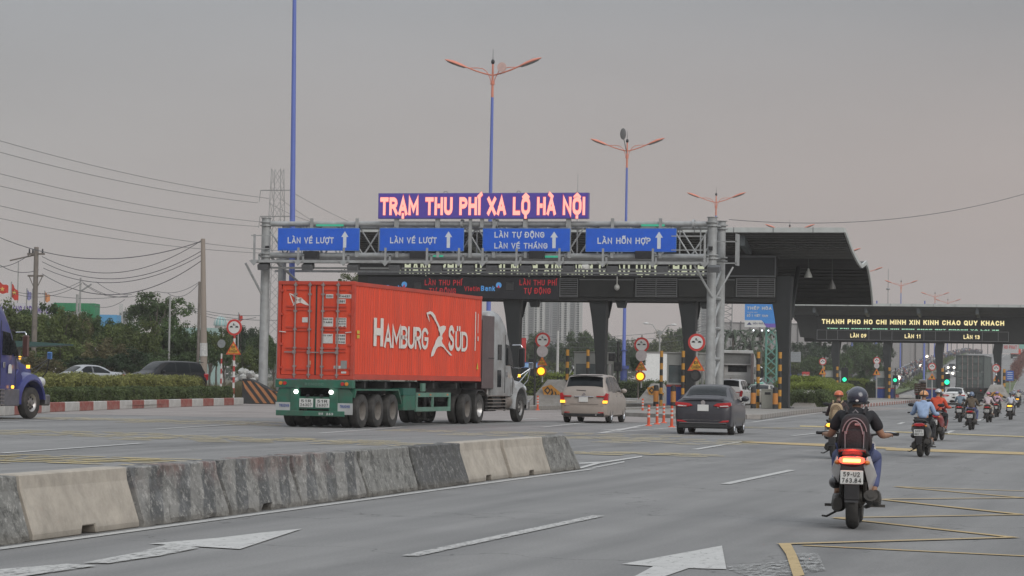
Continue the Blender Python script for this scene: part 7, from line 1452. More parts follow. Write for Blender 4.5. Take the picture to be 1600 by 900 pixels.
for i, (px_, py_, sc_, shc, hc, lb) in enumerate(((1590, 637, 1.0, (.45, .42, .36), (.30, .05, .05), 'person in cream shirt and dark red helmet near the right picture edge'), (1603, 631, 1.0, (.40, .42, .52), (.45, .45, .5), 'person in pale violet shirt near the right picture edge'), (1584, 627, 1.0, (.3, .33, .4), (.45, .46, .5), 'person in grey shirt and silver white helmet in the far right group'), (1593, 624, 1.0, (.1, .1, .15), (.08, .09, .14), 'person in dark shirt in the far right group'), (1568, 625, 1.0, (.25, .28, .2), (.12, .12, .12), 'person in green shirt by the last striped post'))):
    bb = gbike(px_, py_)('motorbike of the ' + lb.replace('person in ', '') , BKB, -.02, lit=(2 if i == 0 else 0)); rider(lb, bb, 'std', C('far%d' % i, shc), BLKC, mat('helmet_far%d' % i, hc, .3, coat=.4), 0, sc_)
# ================================================================== vegetation
def leaf_mesh(name, centers, n_per, size, rnd, spread, up=0.35):
    vs = []; fs = []
    for (c, r) in centers:
        for _ in range(n_per):
            d = Vector((rnd.gauss(0, 1), rnd.gauss(0, 1), rnd.gauss(0, 1))); 
            if d.length < 1e-3: continue
            d.normalize(); p = Vector(c) + d * r * spread * (rnd.random() ** .5)
            n = (d + Vector((rnd.gauss(0, .5), rnd.gauss(0, .5), up + rnd.gauss(0, .5)))).normalized()
            a, b = basis(n); t = rnd.uniform(0, 2 * PI); a, b = a * math.cos(t) + b * math.sin(t), b * math.cos(t) - a * math.sin(t); s = size * rnd.uniform(.6, 1.3); o = len(vs)
            vs += [p - a * s, p - b * s * .45, p + a * s, p + b * s * .45]; fs.append((o, o + 1, o + 2, o + 3))
    me = bpy.data.meshes.new(name); me.from_pydata([tuple(v) for v in vs], [], fs); return me
def leafmat(name, col, isl=.38, var=.35, scale=.5):
    if name in MATS: return MATS[name]
    m = mat(name, col, .7, var=var, scale=scale, island=isl, spec=.2); N = m.node_tree.nodes; L = m.node_tree.links; p = N['Principled BSDF']; o = N['Material Output']
    tr = N.new('ShaderNodeBsdfTranslucent'); L.new(p.inputs['Base Color'].links[0].from_socket, tr.inputs[0]); x = N.new('ShaderNodeMixShader'); x.inputs[0].default_value = .42
    L.new(p.outputs[0], x.inputs[1]); L.new(tr.outputs[0], x.inputs[2]); L.new(x.outputs[0], o.inputs['Surface']); return m
LM = [leafmat('leaf_olive', (.115, .145, .05)), leafmat('leaf_green', (.078, .118, .046)), leafmat('leaf_dark', (.045, .072, .036)), leafmat('leaf_pale', (.13, .15, .07)), leafmat('leaf_bright', (.19, .23, .05), scale=1.2), leafmat('leaf_hedge', (.10, .13, .055), scale=1.6), leafmat('leaf_dry', (.15, .135, .07)), leafmat('leaf_yellow_hedge', (.23, .235, .085), scale=1.6)]
BARK = mat('bark', (.10, .085, .07), .9, var=.25, scale=4)
def crown_centers(rnd, rx, ry, rz, n, cz, flat=0):
    cs = []
    lob = [(rnd.uniform(-.5, .5) * rx, rnd.uniform(-.5, .5) * ry, rnd.uniform(-.35, .45) * rz, rnd.uniform(.42, .7)) for _ in range(6)]
    while len(cs) < n:
        l = rnd.choice(lob); d = Vector((rnd.gauss(0, 1), rnd.gauss(0, 1), rnd.gauss(0, 1) * .9)).normalized(); k = l[3] * rnd.uniform(.55, 1.0)
        cs.append(((l[0] + d.x * rx * k, l[1] + d.y * ry * k, cz + l[2] + d.z * rz * k * (.7 if d.z < 0 else 1)), rnd.uniform(.09, .17) * min(rx, rz)))
    return cs
CROWNS = []
for k in range(5):
    rnd = random.Random(40 + k); cs = crown_centers(rnd, 1, 1, .8, 95, 0); CROWNS.append((leaf_mesh('crown', cs, 62, .050, rnd, 1.6), cs[::9]))
CROWNS.append((leaf_mesh('crown', crown_centers(random.Random(61), 1, 1, .5, 90, 0), 62, .042, random.Random(9), 1.5), []))
def crown_variant(k, m):
    me = CROWNS[k][0].copy(); me.materials.append(m); return me
CV = {}
def tree(x, y, h, r, rz, k, mi, label, group, trunk=True, cz=None, zb=0):
    t = thing('tree', label, 'tree', (x, y, zb), random.uniform(0, 6), group)
    cz = h - rz * .95 if cz is None else cz
    if (k, mi) not in CV: CV[(k, mi)] = crown_variant(k, LM[mi])
    o = link('crown', CV[(k, mi)], t, loc=(0, 0, cz)); o.scale = (r, r, rz / .8)
    B = MB(); B.tube([(0, 0, 0), (.05 * r, 0, cz * .4), (0, .04 * r, cz * .8), (0, 0, cz + rz * .3)], [max(.1, .055 * r), .045 * r, .035 * r, .02 * r], 8)
    rnd = random.Random(int(x * 7 + y))
    for i in range(7):
        a = rnd.uniform(0, 2 * PI); q = rnd.uniform(.35, .75); z0 = cz * rnd.uniform(.4, .85); B.tube([(0, 0, z0), (math.cos(a) * r * q * .5, math.sin(a) * r * q * .5, z0 + (cz + rz * .1 - z0) * .6), (math.cos(a) * r * q, math.sin(a) * r * q, cz + rnd.uniform(-.3, .5) * rz)], [.025 * r, .018 * r, .008 * r], 5)
    B.obj('trunk', BARK, t); return t
def ptree(px_, pytop, D, wpx, hpx, k, mi, label, group, **kw):
    c = PD(px_, pytop, D); r = wpx / 2 * D / FPX; rz = hpx / 2 * D / FPX; return tree(c.x, c.y, c.z, r, rz, k, mi, label, group, **kw)
gl = 'shrubby trees behind the left hedge'
ptree(244, 449, 205, 112, 74, 0, 1, 'tall rounded green tree standing above the left tree line', None)
GLL = ((75, 500, 150, 120, 80, 3, 1), (20, 545, 138, 120, 60, 2, 1), (238, 545, 145, 90, 60, 0, 1), (280, 548, 150, 80, 60, 4, 1), (8, 482, 150, 110, 90, 1, 0), (62, 476, 158, 130, 100, 2, 0), (118, 488, 152, 120, 90, 3, 6), (30, 520, 140, 130, 80, 5, 0), (95, 515, 142, 120, 80, 0, 0), (155, 502, 160, 110, 90, 4, 0), (200, 498, 165, 120, 80, 2, 1), (170, 528, 142, 110, 66, 1, 6), (228, 520, 150, 110, 70, 5, 1), (258, 502, 170, 110, 80, 3, 1), (285, 520, 155, 80, 70, 2, 1), (-40, 480, 150, 120, 110, 4, 0), (205, 540, 138, 90, 55, 3, 2), (130, 545, 136, 100, 50, 5, 2), (55, 550, 134, 110, 50, 1, 6))
for i, a in enumerate(GLL):
    ptree(a[0], a[1], a[2] + 24, *a[3:5], a[5], a[6], ['dull olive', 'mid green', 'dark green', '', '', '', 'dry yellowish'][a[6]] + ' shrubby tree, %s from the left in the belt behind the left hedge' % ORD[sorted(q[0] for q in GLL).index(a[0])], gl)
GLT = ((12, 466, 175, 110, 90, 3, 0), (58, 464, 178, 110, 95, 0, 1), (100, 480, 172, 100, 90, 1, 0), (138, 484, 178, 95, 85, 4, 1), (176, 490, 176, 95, 80, 2, 1), (214, 492, 172, 95, 80, 0, 0), (256, 494, 180, 95, 80, 1, 1), (296, 502, 176, 80, 76, 3, 1), (330, 512, 186, 70, 70, 2, 0))
for i, a in enumerate(GLT): ptree(*a, ORD[i] + ' from the left of the taller trees at the back of the left belt', 'taller trees at the back of the left belt')
g2 = 'trees right of the tan concrete pole'
GL2 = ((340, 505, 210, 60, 60, 0, 1), (378, 502, 215, 70, 70, 2, 2), (408, 512, 205, 60, 60, 3, 1), (350, 535, 180, 70, 55, 5, 1), (392, 540, 175, 70, 55, 1, 0), (428, 530, 190, 60, 60, 4, 1))
for a in GL2: ptree(*a, ORD[sorted(q[0] for q in GL2).index(a[0])] + ' green tree from the tan concrete pole towards the left gantry column', g2)
ptree(548, 420, 190, 90, 80, 3, 3, 'pale green tree top showing over the container beside the canopy', None)
g3 = 'trees seen through the canopy'
GL3 = ((770, 532, 420, 60, 60, 0, 1), (800, 520, 430, 50, 70, 1, 1), (838, 512, 410, 60, 80, 2, 1), (868, 530, 430, 60, 60, 3, 2), (905, 516, 400, 70, 80, 4, 1), (935, 512, 420, 60, 80, 0, 1), (965, 520, 400, 60, 70, 2, 2), (1000, 528, 420, 60, 60, 1, 1), (1035, 516, 430, 70, 70, 3, 3), (1062, 512, 440, 60, 70, 4, 1), (1090, 524, 420, 50, 70, 0, 1), (1120, 535, 420, 60, 60, 1, 2), (1150, 540, 420, 60, 60, 2, 1), (1180, 535, 430, 60, 60, 3, 3), (1212, 536, 420, 60, 70, 4, 1), (1165, 555, 380, 60, 40, 5, 1), (1200, 560, 380, 60, 40, 2, 0), (880, 555, 380, 80, 40, 5, 0), (950, 555, 380, 80, 40, 5, 1), (1020, 552, 380, 80, 40, 5, 1))
for a in GL3: ptree(*a, 'hazy green tree seen between the canopy columns, %s from the left' % ORD[sorted(q[0] for q in GL3).index(a[0])], g3)
g4 = 'trees left of the far booths'
GL4 = ((1258, 528, 390, 70, 70, 0, 2), (1290, 518, 400, 90, 60, 5, 2), (1330, 530, 395, 70, 70, 1, 1), (1270, 550, 360, 70, 60, 2, 1), (1310, 545, 365, 80, 70, 3, 1), (1350, 548, 380, 60, 60, 4, 1), (1375, 560, 390, 40, 50, 0, 2), (1240, 560, 370, 60, 50, 4, 0), (1352, 520, 410, 60, 60, 2, 1), (1290, 575, 350, 60, 40, 5, 1), (1340, 575, 355, 60, 40, 5, 1), (1385, 536, 430, 36, 40, 3, 2))
for k, a in enumerate(GL4): ptree(*a, 'leafy tree behind the booths of the far canopy, %s from the left' % ORD[sorted(range(len(GL4)), key=lambda i: GL4[i][0]).index(k)], g4)
# conical shrub
c = PD(1347, 579, 300); t = thing('conical_shrub', 'dark cone shaped clipped shrub beside the second distant booth', 'shrub', (c.x, c.y, 0)); rnd = random.Random(5)
cs = []
for i in range(130): f = rnd.random(); a = rnd.uniform(0, 2 * PI); r = (1 - f) ** .7 * 1.15; cs.append(((math.cos(a) * r, math.sin(a) * r, .2 + f * (c.z - .3)), .2))
me = leaf_mesh('foliage', cs, 26, .10, rnd, 1.2); me.materials.append(LM[2]); link('foliage', me, t)
# palms
PALM = mat('palm_leaf', (.035, .055, .028), .7, var=.3, scale=1, island=.2)
for px_, y0, D in ((1145, 528, 400), (1188, 527, 410), (1172, 545, 400)):
    c = PD(px_, y0, D); t = thing('palm_tree', 'palm tree with drooping fronds above the white tractor rear' if px_ < 1160 else ('palm tree with drooping fronds below the steel billboard' if px_ > 1180 else 'lower palm between the two taller palms'), 'palm tree', (c.x, c.y, 0)); MB().tube([(0, 0, 0), (.2, 0, c.z * .5), (0, 0, c.z)], [.3, .22, .16], 8).obj('trunk', BARK, t)
    for k in range(13):
        a = 2 * PI * k / 13 + .2; B = MB(); L_ = 3.6; pts = [(f * L_ * math.cos(a), f * L_ * math.sin(a), c.z + 1.3 * math.sin(f * 2.4) * (1 if k % 2 else 1.5) - f * f * 1.9) for f in [i / 8 for i in range(9)]]
        for i in range(8):
            p_ = Vector(pts[i]); q = Vector(pts[i + 1]); sd_ = Vector((-math.sin(a), math.cos(a), 0)); 
            for s_ in (-1, 1): B.add([p_, q, q + sd_ * s_ * .65 * (1 - i / 10) + Vector((0, 0, -.35)), p_ + sd_ * s_ * .1], [(0, 1, 2, 3)])
        B.obj('frond', PALM, t, fixn=False)
# hedges
def hedge(name, a, b, w, z0, z1, mi, label, dens=1.0, leaf=.055, seed=1, bulge=.06, kind='hedge', kids_=None):
    a = Vector((a[0], a[1], 0)); b = Vector((b[0], b[1], 0)); L_ = (b - a).length; d = (b - a).normalized(); n = Vector((-d.y, d.x, 0)); rnd = random.Random(seed)
    vs = []; fs = []; area = L_ * (z1 - z0) * 2 + L_ * w; N_ = int(area * 620 * dens * (.055 / leaf) ** 2)
    for _ in range(N_):
        u = rnd.random() * L_; q = rnd.random(); hh = z1 - z0
        if q < .36: p = a + d * u - n * (w / 2); nn = -n; z = z0 + rnd.random() * hh
        elif q < .5: p = a + d * u + n * (w / 2); nn = n; z = z0 + rnd.random() * hh
        elif q < .92: p = a + d * u + n * rnd.uniform(-w / 2, w / 2); nn = Vector((0, 0, 1)); z = z1
        else: p = a + d * (0 if rnd.random() < .5 else L_) + n * rnd.uniform(-w / 2, w / 2); nn = d; z = z0 + rnd.random() * hh
        k = noise.noise(Vector((p.x * 1.3, p.y * 1.3, z * 2))) * bulge * 2.0 + rnd.gauss(0, bulge * .6)
        p = p + nn * k; p.z = z + (k if nn.z else rnd.gauss(0, .02)); nv = (nn + Vector((rnd.gauss(0, .6), rnd.gauss(0, .6), .3 + rnd.gauss(0, .5)))).normalized()
        x_, y_ = basis(nv); t = rnd.uniform(0, 6.3); x_, y_ = x_ * math.cos(t) + y_ * math.sin(t), y_ * math.cos(t) - x_ * math.sin(t); s_ = leaf * rnd.uniform(.6, 1.3); o = len(vs)
        vs += [p - x_ * s_, p - y_ * s_ * .5, p + x_ * s_, p + y_ * s_ * .5]; fs.append((o, o + 1, o + 2, o + 3))
    t = thing(name, label, kind, (0, 0, 0)); me = bpy.data.meshes.new('foliage'); me.from_pydata([tuple(v) for v in vs], [], fs); me.materials.append(LM[mi]); link('foliage', me, t)
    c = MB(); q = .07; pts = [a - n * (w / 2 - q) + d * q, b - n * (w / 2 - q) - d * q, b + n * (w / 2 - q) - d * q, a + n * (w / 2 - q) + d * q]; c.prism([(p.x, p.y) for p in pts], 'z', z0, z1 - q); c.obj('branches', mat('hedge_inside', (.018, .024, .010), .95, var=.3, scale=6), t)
    return t
h0, h1 = kl[0], kl[3]; d_ = (kl[3] - kl[1]).normalized(); n_ = Vector((-d_.y, d_.x, 0))
hA = kl[1] + n_ * .7 - d_ * 9; hB = kl[3] + n_ * .7 - d_ * .6
hedge('hedge', hA, hB, .75, .15, .82, 5, 'low dark clipped hedge just behind the red and white kerb', 1.1, .05, 2)
hA = kl[1] + n_ * 1.75 - d_ * 9; hB = kl[3] + n_ * 1.8 - d_ * 3.2
hedge('hedge', hA, hB, 1.1, .15, 1.28, 7, 'taller yellowish hedge behind the low dark clipped hedge', 1.1, .055, 3, .09)
# median hedges beyond the right column
def ph(p0, p1, Y0, Y1, z1, mi, label, w=1.2, seed=4, **k):
    a = YP(p0, 600, Y0); b = YP(p1, 600, Y1); return hedge('hedge', (a.x, a.y), (b.x, b.y), w, .15, z1, mi, label, .55, .075, seed, .13, **k)
ph(1262, 1300, 151, 215, 1.0, 5, 'dark low hedge in front of the plain concrete wedge block', 2.0)
ph(1255, 1312, 160, 235, 1.45, 4, 'yellow green rounded hedge behind the dark low one', 2.6, 6)
ph(1245, 1285, 175, 250, 1.9, 4, 'bright yellow green hedge nearest the small pale booth', 2.5, 7)
ph(1245, 1232, 200, 240, 1.6, 5, 'dark hedge behind the last big canopy column', 2.5, 8)
ph(820, 890, 190, 186, 1.9, 4, 'bright yellow green hedge between grey truck and minivan', 2.2, 9); ph(965, 1045, 186, 182, 1.45, 5, 'green hedge under the white truck at the blue lamp pedestal', 2.2, 10)
ph(1130, 1175, 230, 225, 1.9, 5, 'dark hedge behind the queue of cars', 2, 11); ph(1363, 1380, 280, 282, 1.9, 5, 'small green hedge right of the cone shaped shrub', 2, 12); ph(1331, 1345, 280, 282, 2.1, 4, 'small bright hedge left of the cone shaped shrub', 2, 13)
# young tree by the white truck
ptree(998, 545, 185, 34, 46, 3, 2, 'small dark tree beside the amber light before the white truck', None)
kerb([YP(800, 600, 183), YP(900, 600, 181), YP(1050, 600, 176)], .3, .25, 1.5, [KR, KW], 'striped_kerb')
kerb([YP(1325, 600, 305), YP(1425, 600, 305)], .45, .3, 1.6, [KW, KR], 'striped_kerb')
# verge grass, beyond the left hedge
rnd = random.Random(77); vs = []; fs = []
def tuft(x, y, z, h, n=9):
    for _ in range(n):
        a = rnd.uniform(0, 6.3); l = rnd.uniform(.5, 1) * h; dx, dy = math.cos(a) * l * .35, math.sin(a) * l * .35; o = len(vs); x1, y1 = x + rnd.gauss(0, .15), y + rnd.gauss(0, .15)
        vs.extend([(x1 - .03, y1, z), (x1 + .03, y1, z), (x1 + dx, y1 + dy, z + l)]); fs.append((o, o + 1, o + 2))
for _ in range(3200):
    c = YP(rnd.uniform(60, 440), 590, rnd.uniform(125, 133)); tuft(c.x, c.y, -.05, rnd.uniform(.4, 1.3), 8)
me = bpy.data.meshes.new('verge_grass'); me.from_pydata(vs, [], fs); me.materials.append(LM[6]); o = link('verge_grass', me); o['kind'] = 'stuff'
# ================================================================== the far end: ramp, towers, billboard, net, yards
GRS = mat('ramp_grass', (.085, .115, .04), .95, var=.35, scale=.15); FLW = mat('ramp_flowers', (.16, .07, .055), .95, var=.4, scale=.3); CWALL = mat('ramp_wall', (.26, .25, .24), .9, var=.1, scale=.2)
HP = [(330, 1345, 1760, 0.01), (400, 1362, 1740, 1.0), (480, 1395, 1715, 3.4), (560, 1432, 1700, 6.2), (640, 1470, 1690, 9.0), (720, 1503, 1680, 11.2), (800, 1535, 1670, 12.0), (900, 1560, 1670, 11.6)]
def hz(D): 
    for a, b in zip(HP[:-1], HP[1:]):
        if D <= b[0]: f = max(0, (D - a[0]) / (b[0] - a[0])); return lerp(a[3], b[3], f * f * (3 - 2 * f) * .3 + f * .7)
    return HP[-1][3]
def hx_(px_, D, dz=0): p = PD(px_, 600, D); return Vector((p.x, p.y, hz(D) + dz))
def lane(name, pl, pr, D0, D1, m, dz, parent=None, n=24):     # pl, pr: functions of D -> sight line column
    vs = []; 
    for i in range(n + 1): D = lerp(D0, D1, i / n); vs += [hx_(pl(D), D, dz), hx_(pr(D), D, dz)]
    me = bpy.data.meshes.new(name); me.from_pydata([tuple(v) for v in vs], [], [(2 * i, 2 * i + 1, 2 * i + 3, 2 * i + 2) for i in range(n)]); me.materials.append(m); o = link(name, me, parent)
    if parent is None: o['kind'] = 'structure'
    return o
def tab(pts): return lambda D: next((lerp(a[1], b[1], (D - a[0]) / (b[0] - a[0])) for a, b in zip(pts[:-1], pts[1:]) if D <= b[0]), pts[-1][1])
Lf = tab([(h[0], h[1]) for h in HP]); Rf = tab([(h[0], h[2]) for h in HP])
ramp_ = lane('overpass_road', Lf, Rf, 330, 900, HILLROAD, 0)
lane('overpass_wall', Lf, Lf, 330, 900, CWALL, 0)
vs = []; 
for i in range(25): D = lerp(331, 900, i / 24); a = hx_(Lf(D), D); vs += [a, Vector((a.x - 2, a.y, -.05))]
me = bpy.data.meshes.new('embankment'); me.from_pydata([tuple(v) for v in vs], [], [(2 * i, 2 * i + 1, 2 * i + 3, 2 * i + 2) for i in range(24)]); me.materials.append(GRS); o = link('embankment', me); o['kind'] = 'structure'
bpy.data.objects.remove(bpy.data.objects['overpass_wall'])
m1 = tab([(340, 1378), (400, 1408), (480, 1440), (560, 1466), (640, 1492), (900, 1556)]); m2 = tab([(340, 1400), (400, 1432), (480, 1452), (560, 1474), (640, 1496), (900, 1557)])
lane('median_grass', m1, m2, 345, 860, GRS, .25); 
q1 = tab([(335, 1545), (400, 1563), (480, 1578), (560, 1588), (640, 1596), (900, 1610)]); q2 = tab([(335, 1572), (400, 1582), (480, 1592), (560, 1598), (640, 1603), (900, 1613)])
lane('median_grass', q1, q2, 338, 600, GRS, .2); 
# flowering median bushes, bare clumps
rnd = random.Random(12); cs = []
for _ in range(150): D = rnd.uniform(440, 760); cs.append((hx_(lerp(q1(D), q2(D), rnd.random()), D, rnd.uniform(.2, 1.6)), .9))
me = leaf_mesh('flower_shrubs', cs, 40, .22, rnd, 1.0); me.materials.append(leafmat('leaf_reddish', (.17, .075, .06))); o = link('flower_shrubs', me); o['kind'] = 'stuff'
cs = [(hx_(lerp(m1(D), m2(D), rnd.random()), D, rnd.uniform(.2, .9)), .6) for D in [rnd.uniform(380, 620) for _ in range(70)]]; me = leaf_mesh('median_shrubs', cs, 36, .2, rnd, 1.0); me.materials.append(LM[0]); o = link('median_shrubs', me); o['kind'] = 'stuff'
for pf, D0, D1 in ((tab([(340, 1520), (900, 1600)]), 345, 700), (tab([(340, 1470), (420, 1493), (560, 1520), (900, 1585)]), 345, 700), (q2, 345, 640)):
    lane('lane_line', lambda D: pf(D) - .5, lambda D: pf(D) + .5, D0, D1, mat('far_line', (.45, .45, .43), .8), .05, ramp_)
# guard rail at the left edge of the ramp
for i in range(16):
    D = lerp(360, 800, i / 16); D2 = lerp(360, 800, (i + 1) / 16); a, b = hx_(Lf(D), D, .9), hx_(Lf(D2), D2, .9); 
    B = MB().tube([a, b], .12, 5).cyl(a - Vector((0, 0, .9)), a, .1, n=5); o = B.obj('guard_rail', LAT, ramp_)
# the crowd of motorbikes coming down the ramp
rnd = random.Random(99); B = MB(); mi_n = 6; CR_M = [C('crowd%d' % i, c) for i, c in enumerate(((.4, .4, .4), (.05, .05, .06), (.25, .1, .09), (.12, .15, .22), (.3, .28, .24), (.08, .08, .09)))]
for _ in range(290):
    D = rnd.uniform(410, 800) ; u = rnd.random(); px_ = lerp(Lf(D) + 6, m1(D) - 2, u); p = hx_(px_, D); m_ = rnd.randrange(6); x, y, z = p
    B.ell((x, y, z + 1.0), (.24, .2, .35), 6, 4, mi=m_); B.ell((x, y, z + 1.48), (.14, .15, .15), 6, 4, mi=rnd.randrange(6)); B.bx(x - .12, x + .12, y - .8, y + .8, z + .25, z + .85, mi=1); B.cyl((x - .04, y - .65, z + .28), (x + .04, y - .65, z + .28), .28, n=8, mi=1); B.bx(x - .33, x + .33, y - .5, y - .42, z + .95, z + 1.0, mi=1)
o = B.obj('distant_motorbike_crowd', CR_M, fixn=False); o['kind'] = 'stuff'
HLG = glow('headlight_on', (1, .93, .78), 2.0)
def small_car(label, px_, D, m, rz=0, lights=False):
    p = hx_(px_, D) if D > 330 else G(px_, 0) ; t = thing('car', label, 'car', p, rz, None)
    def r_(y, z): return [(-.82, y, .25), (.82, y, .25), (.85, y, .6), (.8, y, z * .72 if z > 1 else z), (.62, y, z), (-.62, y, z), (-.8, y, z * .72 if z > 1 else z), (-.85, y, .6)]
    MB().loft([r_(0, .85), r_(.1, .95), r_(.7, 1.0), r_(1.2, 1.42), r_(2.6, 1.45), r_(3.3, .98), r_(4.2, .8), r_(4.3, .6)], sm=True).obj('body', m, t); MB().add([(-.6, .72, 1.03), (.6, .72, 1.03), (.56, 1.17, 1.42), (-.56, 1.17, 1.42)], [(0, 1, 2, 3)]).xf(Matrix.Translation((0, -.03, .02))).obj('rear_window', CGL, t); MB().add([(-.6, 3.27, 1.03), (.6, 3.27, 1.03), (.56, 2.63, 1.45), (-.56, 2.63, 1.45)], [(0, 1, 2, 3)]).xf(Matrix.Translation((0, .03, .02))).obj('windscreen', CGL, t)
    for y in (.8, 3.4):
        for sx in (-1, 1): MB().cyl((sx * .7, y, .32), (sx * .86, y, .32), .32, n=14).obj('wheel', TYRE, t)
    if lights:
        for sx in (-1, 1): disc(MB(), (sx * .6, 4.34, .68), .26, -.02, .03, 12).obj('headlight', HLG, t)
    return t
for a in ((1478, 470, PWH, PI, 1, 'white car with headlights on descending the ramp, left one'), (1487, 480, PSL, PI, 1, 'silver car with headlights on descending the ramp, middle one'), (1489, 520, PDG, PI, 1, 'dark car with headlights on descending the ramp, upper one')): small_car(a[5], a[0], a[1], a[2], a[3], a[4])
for px_, D, r_, lb in ((1449, 600, .42, 'lone bright headlamp high in the motorcycle crowd on the ramp'), (1439, 520, .3, 'lone warm headlamp lower in the motorcycle crowd on the ramp'), (1405, 430, .40, 'lone bright headlamp at the foot of the motorcycle ramp'), (1404, 425, .25, 'small lamp just under the bright headlamp at the ramp foot')):
    p = hx_(px_, D, 1.3 if r_ != .25 else .5); t = thing('motorbike', lb, 'motorbike', p - Vector((0, 0, 1.3)), 0, 'single headlamps in the ramp crowd'); disc(MB(), (0, -.8, 1.0), r_, -.02, .02, 12).obj('headlight', HLG, t); MB().bx(-.15, .15, -.7, .7, .3, .9).ell((0, 0, 1.2), (.25, .2, .4), 8, 5).obj('machine', BKB, t)
# red container lorry on the far right road
p = hx_(1587, 640); t = thing('container_truck', 'red container lorry standing far up the right hand road', 'truck', p, .1); MB().bx(-1.2, 1.2, 0, 9, 1.2, 3.8).obj('container', CR, t); MB().bx(-1.1, 1.1, 9.3, 11.3, .6, 2.9).obj('cab', PWH, t, bevel=.1); MB().bx(-.5, .5, 0, 11, .7, 1.1).obj('chassis', CHAS, t)
for y in (1, 2.3, 8, 10.5):
    for sx in (-1, 1): MB().cyl((sx * .8, y, .5), (sx * 1.15, y, .5), .5, n=12).obj('wheel', TYRE, t)
# blue road sign board by the far grass
c = PD(1578, 587, 330); t = thing('road_sign', 'blue information sign by the far grass strip', 'sign', (c.x, c.y, 0)); z = c.z; MB().bx(-.48, .48, -.03, .03, z - .65, z + .65).obj('sign_board', mat('far_sign_blue', (.04, .12, .42), .5), t); MB().cyl((0, .08, 0), (0, .08, z), .07).obj('post', PST, t)
for dz in (.4, .15, -.15, -.4): MB().bx(-.34, .34, -.045, -.032, z + dz - .04, z + dz + .04).obj('text_bar', SW2, t)
# back of a road sign on the blue pole right of the column
c = PD(1243, 558, 245); t = thing('direction_sign', 'pale back of a rectangular road sign behind the big canopy column', 'sign', (c.x, c.y, 0)); MB().bx(-.52, .52, 0, .05, c.z - .5, c.z + .5).obj('sign_board', mat('sign_back_grey', (.32, .34, .36), .5), t)
for k in range(4): MB().bx(-.52, .52, -.04, -.001, c.z - .45 + k * .27, c.z - .41 + k * .27).obj('stiffener', PST, t)
MB().cyl((-.6, .1, 0), (-.6, .1, c.z + 8), .13, .1).obj('pole', LBL, t)
# billboard
c0 = PD(1164, 475.5, 330); c1_ = PD(1228, 512, 330); zt, zb = PD(1190, 475.5, 330).z, PD(1190, 511.5, 330).z; wd = (c1_ - c0).length * 0 + 64 / 3900 * 330 / math.cos(YAW)
t = thing('billboard', 'blue steel company billboard on a green lattice mast beyond the canopy', 'billboard', (c0.x, c0.y, 0)); MB().bx(0, wd, 0, .4, zb, zt).obj('billboard_panel', mat('bill_blue', (.045, .24, .62), .5, var=.05), t)
H_ = zt - zb; patchmesh('white_field', [(0, -.01, zb), (wd * .55, -.01, zb), (wd * .40, -.01, zb + H_ * .3), (0, -.01, zb + H_ * .3)], SW2, t); patchmesh('purple_field', [(wd * .52, -.02, zb), (wd, -.02, zb), (wd, -.02, zb + H_ * .18), (wd * .6, -.02, zb + H_ * .16), (wd * .45, -.02, zb + H_ * .17)], mat('bill_purple', (.16, .09, .40), .5), t)
text('THÉP HÒA PHÁT', wd * .05, zb + H_ * .76, wd * .95, H_ * .13, -.01, SW2, t, t=.22); text('THUONG HIEU', wd * .05, zb + H_ * .62, wd * .25, H_ * .05, -.01, SW2, t, t=.14); text('SỐ 1 VIỆT NAM'.replace('Ệ', 'Ê'), wd * .05, zb + H_ * .45, wd * .5, H_ * .1, -.01, SW2, t, t=.2); text('HÒA PHÁT', wd * .2, zb + H_ * .12, wd * .28, H_ * .08, -.02, mat('bill_ink', (.05, .06, .15), .6), t, t=.18)
patchmesh('triangle_logo', [(wd * .05, -.02, zb + H_ * .1), (wd * .17, -.02, zb + H_ * .1), (wd * .11, -.02, zb + H_ * .22)], mat('bill_ink', (.05, .06, .15), .6), t)
for fx_ in (.25, .45, .6, .8): disc(MB(), (wd * fx_, -1.2, zb - .45), .12, -.02, .02, 10).obj('flood_lamp', glow('flood_lamp', (.9, .95, 1), 1.6), t)
GRN_ = mat('mast_green', (.10, .25, .20), .6, var=.1)
for sx in (-.7, .7): MB().cyl((wd * .63 + sx, .3, 0), (wd * .63 + sx, .3, zb), .14, n=6).obj('mast_leg', GRN_, t)
for k in range(7): z = zb * k / 7; MB().cyl((wd * .63 - .7, .3, z), (wd * .63 + .7, .3, z + zb / 7), .08, n=5).cyl((wd * .63 + .7, .3, z), (wd * .63 - .7, .3, z + zb / 7), .08, n=5).obj('mast_brace', GRN_, t)
# tall practice net between thin poles
def net(label, p0, p1, D, ytop, n):
    t = thing('net_fence', label, 'net fence', (0, 0, 0)); a, b = PD(p0, ytop, D), PD(p1, ytop + (p1 - p0) * .0175, D); NM = mat('net_grey', (.20, .20, .20), .95, var=.08, scale=.05, alpha=.72)
    B = MB().add([(a.x, a.y, 0), (b.x, b.y, 0), (b.x, b.y, b.z), (a.x, a.y, a.z)], [(0, 1, 2, 3)]); B.obj('net', NM, t, fixn=False)
    for i in range(n + 1): p = a.lerp(b, i / n); MB().cyl((p.x, p.y - .3, 0), (p.x, p.y - .3, p.z + .3), .16, n=6).obj('net_pole', mat('net_pole', (.10, .10, .10), .7), t)
    MB().tube([a + Vector((0, -.2, 0)), b + Vector((0, -.2, 0))], .12, 5).obj('top_wire', mat('net_pole', (.10, .10, .10), .7), t)
net('tall grey practice net behind the palms and billboard', 1128, 1262, 560, 504, 9); net('tall grey practice net stretching behind the far canopy', 1262, 1452, 600, 506, 9)
t = thing('net_fence', 'row of thin tall net poles rising behind the ramp road', 'net fence', (0, 0, 0))
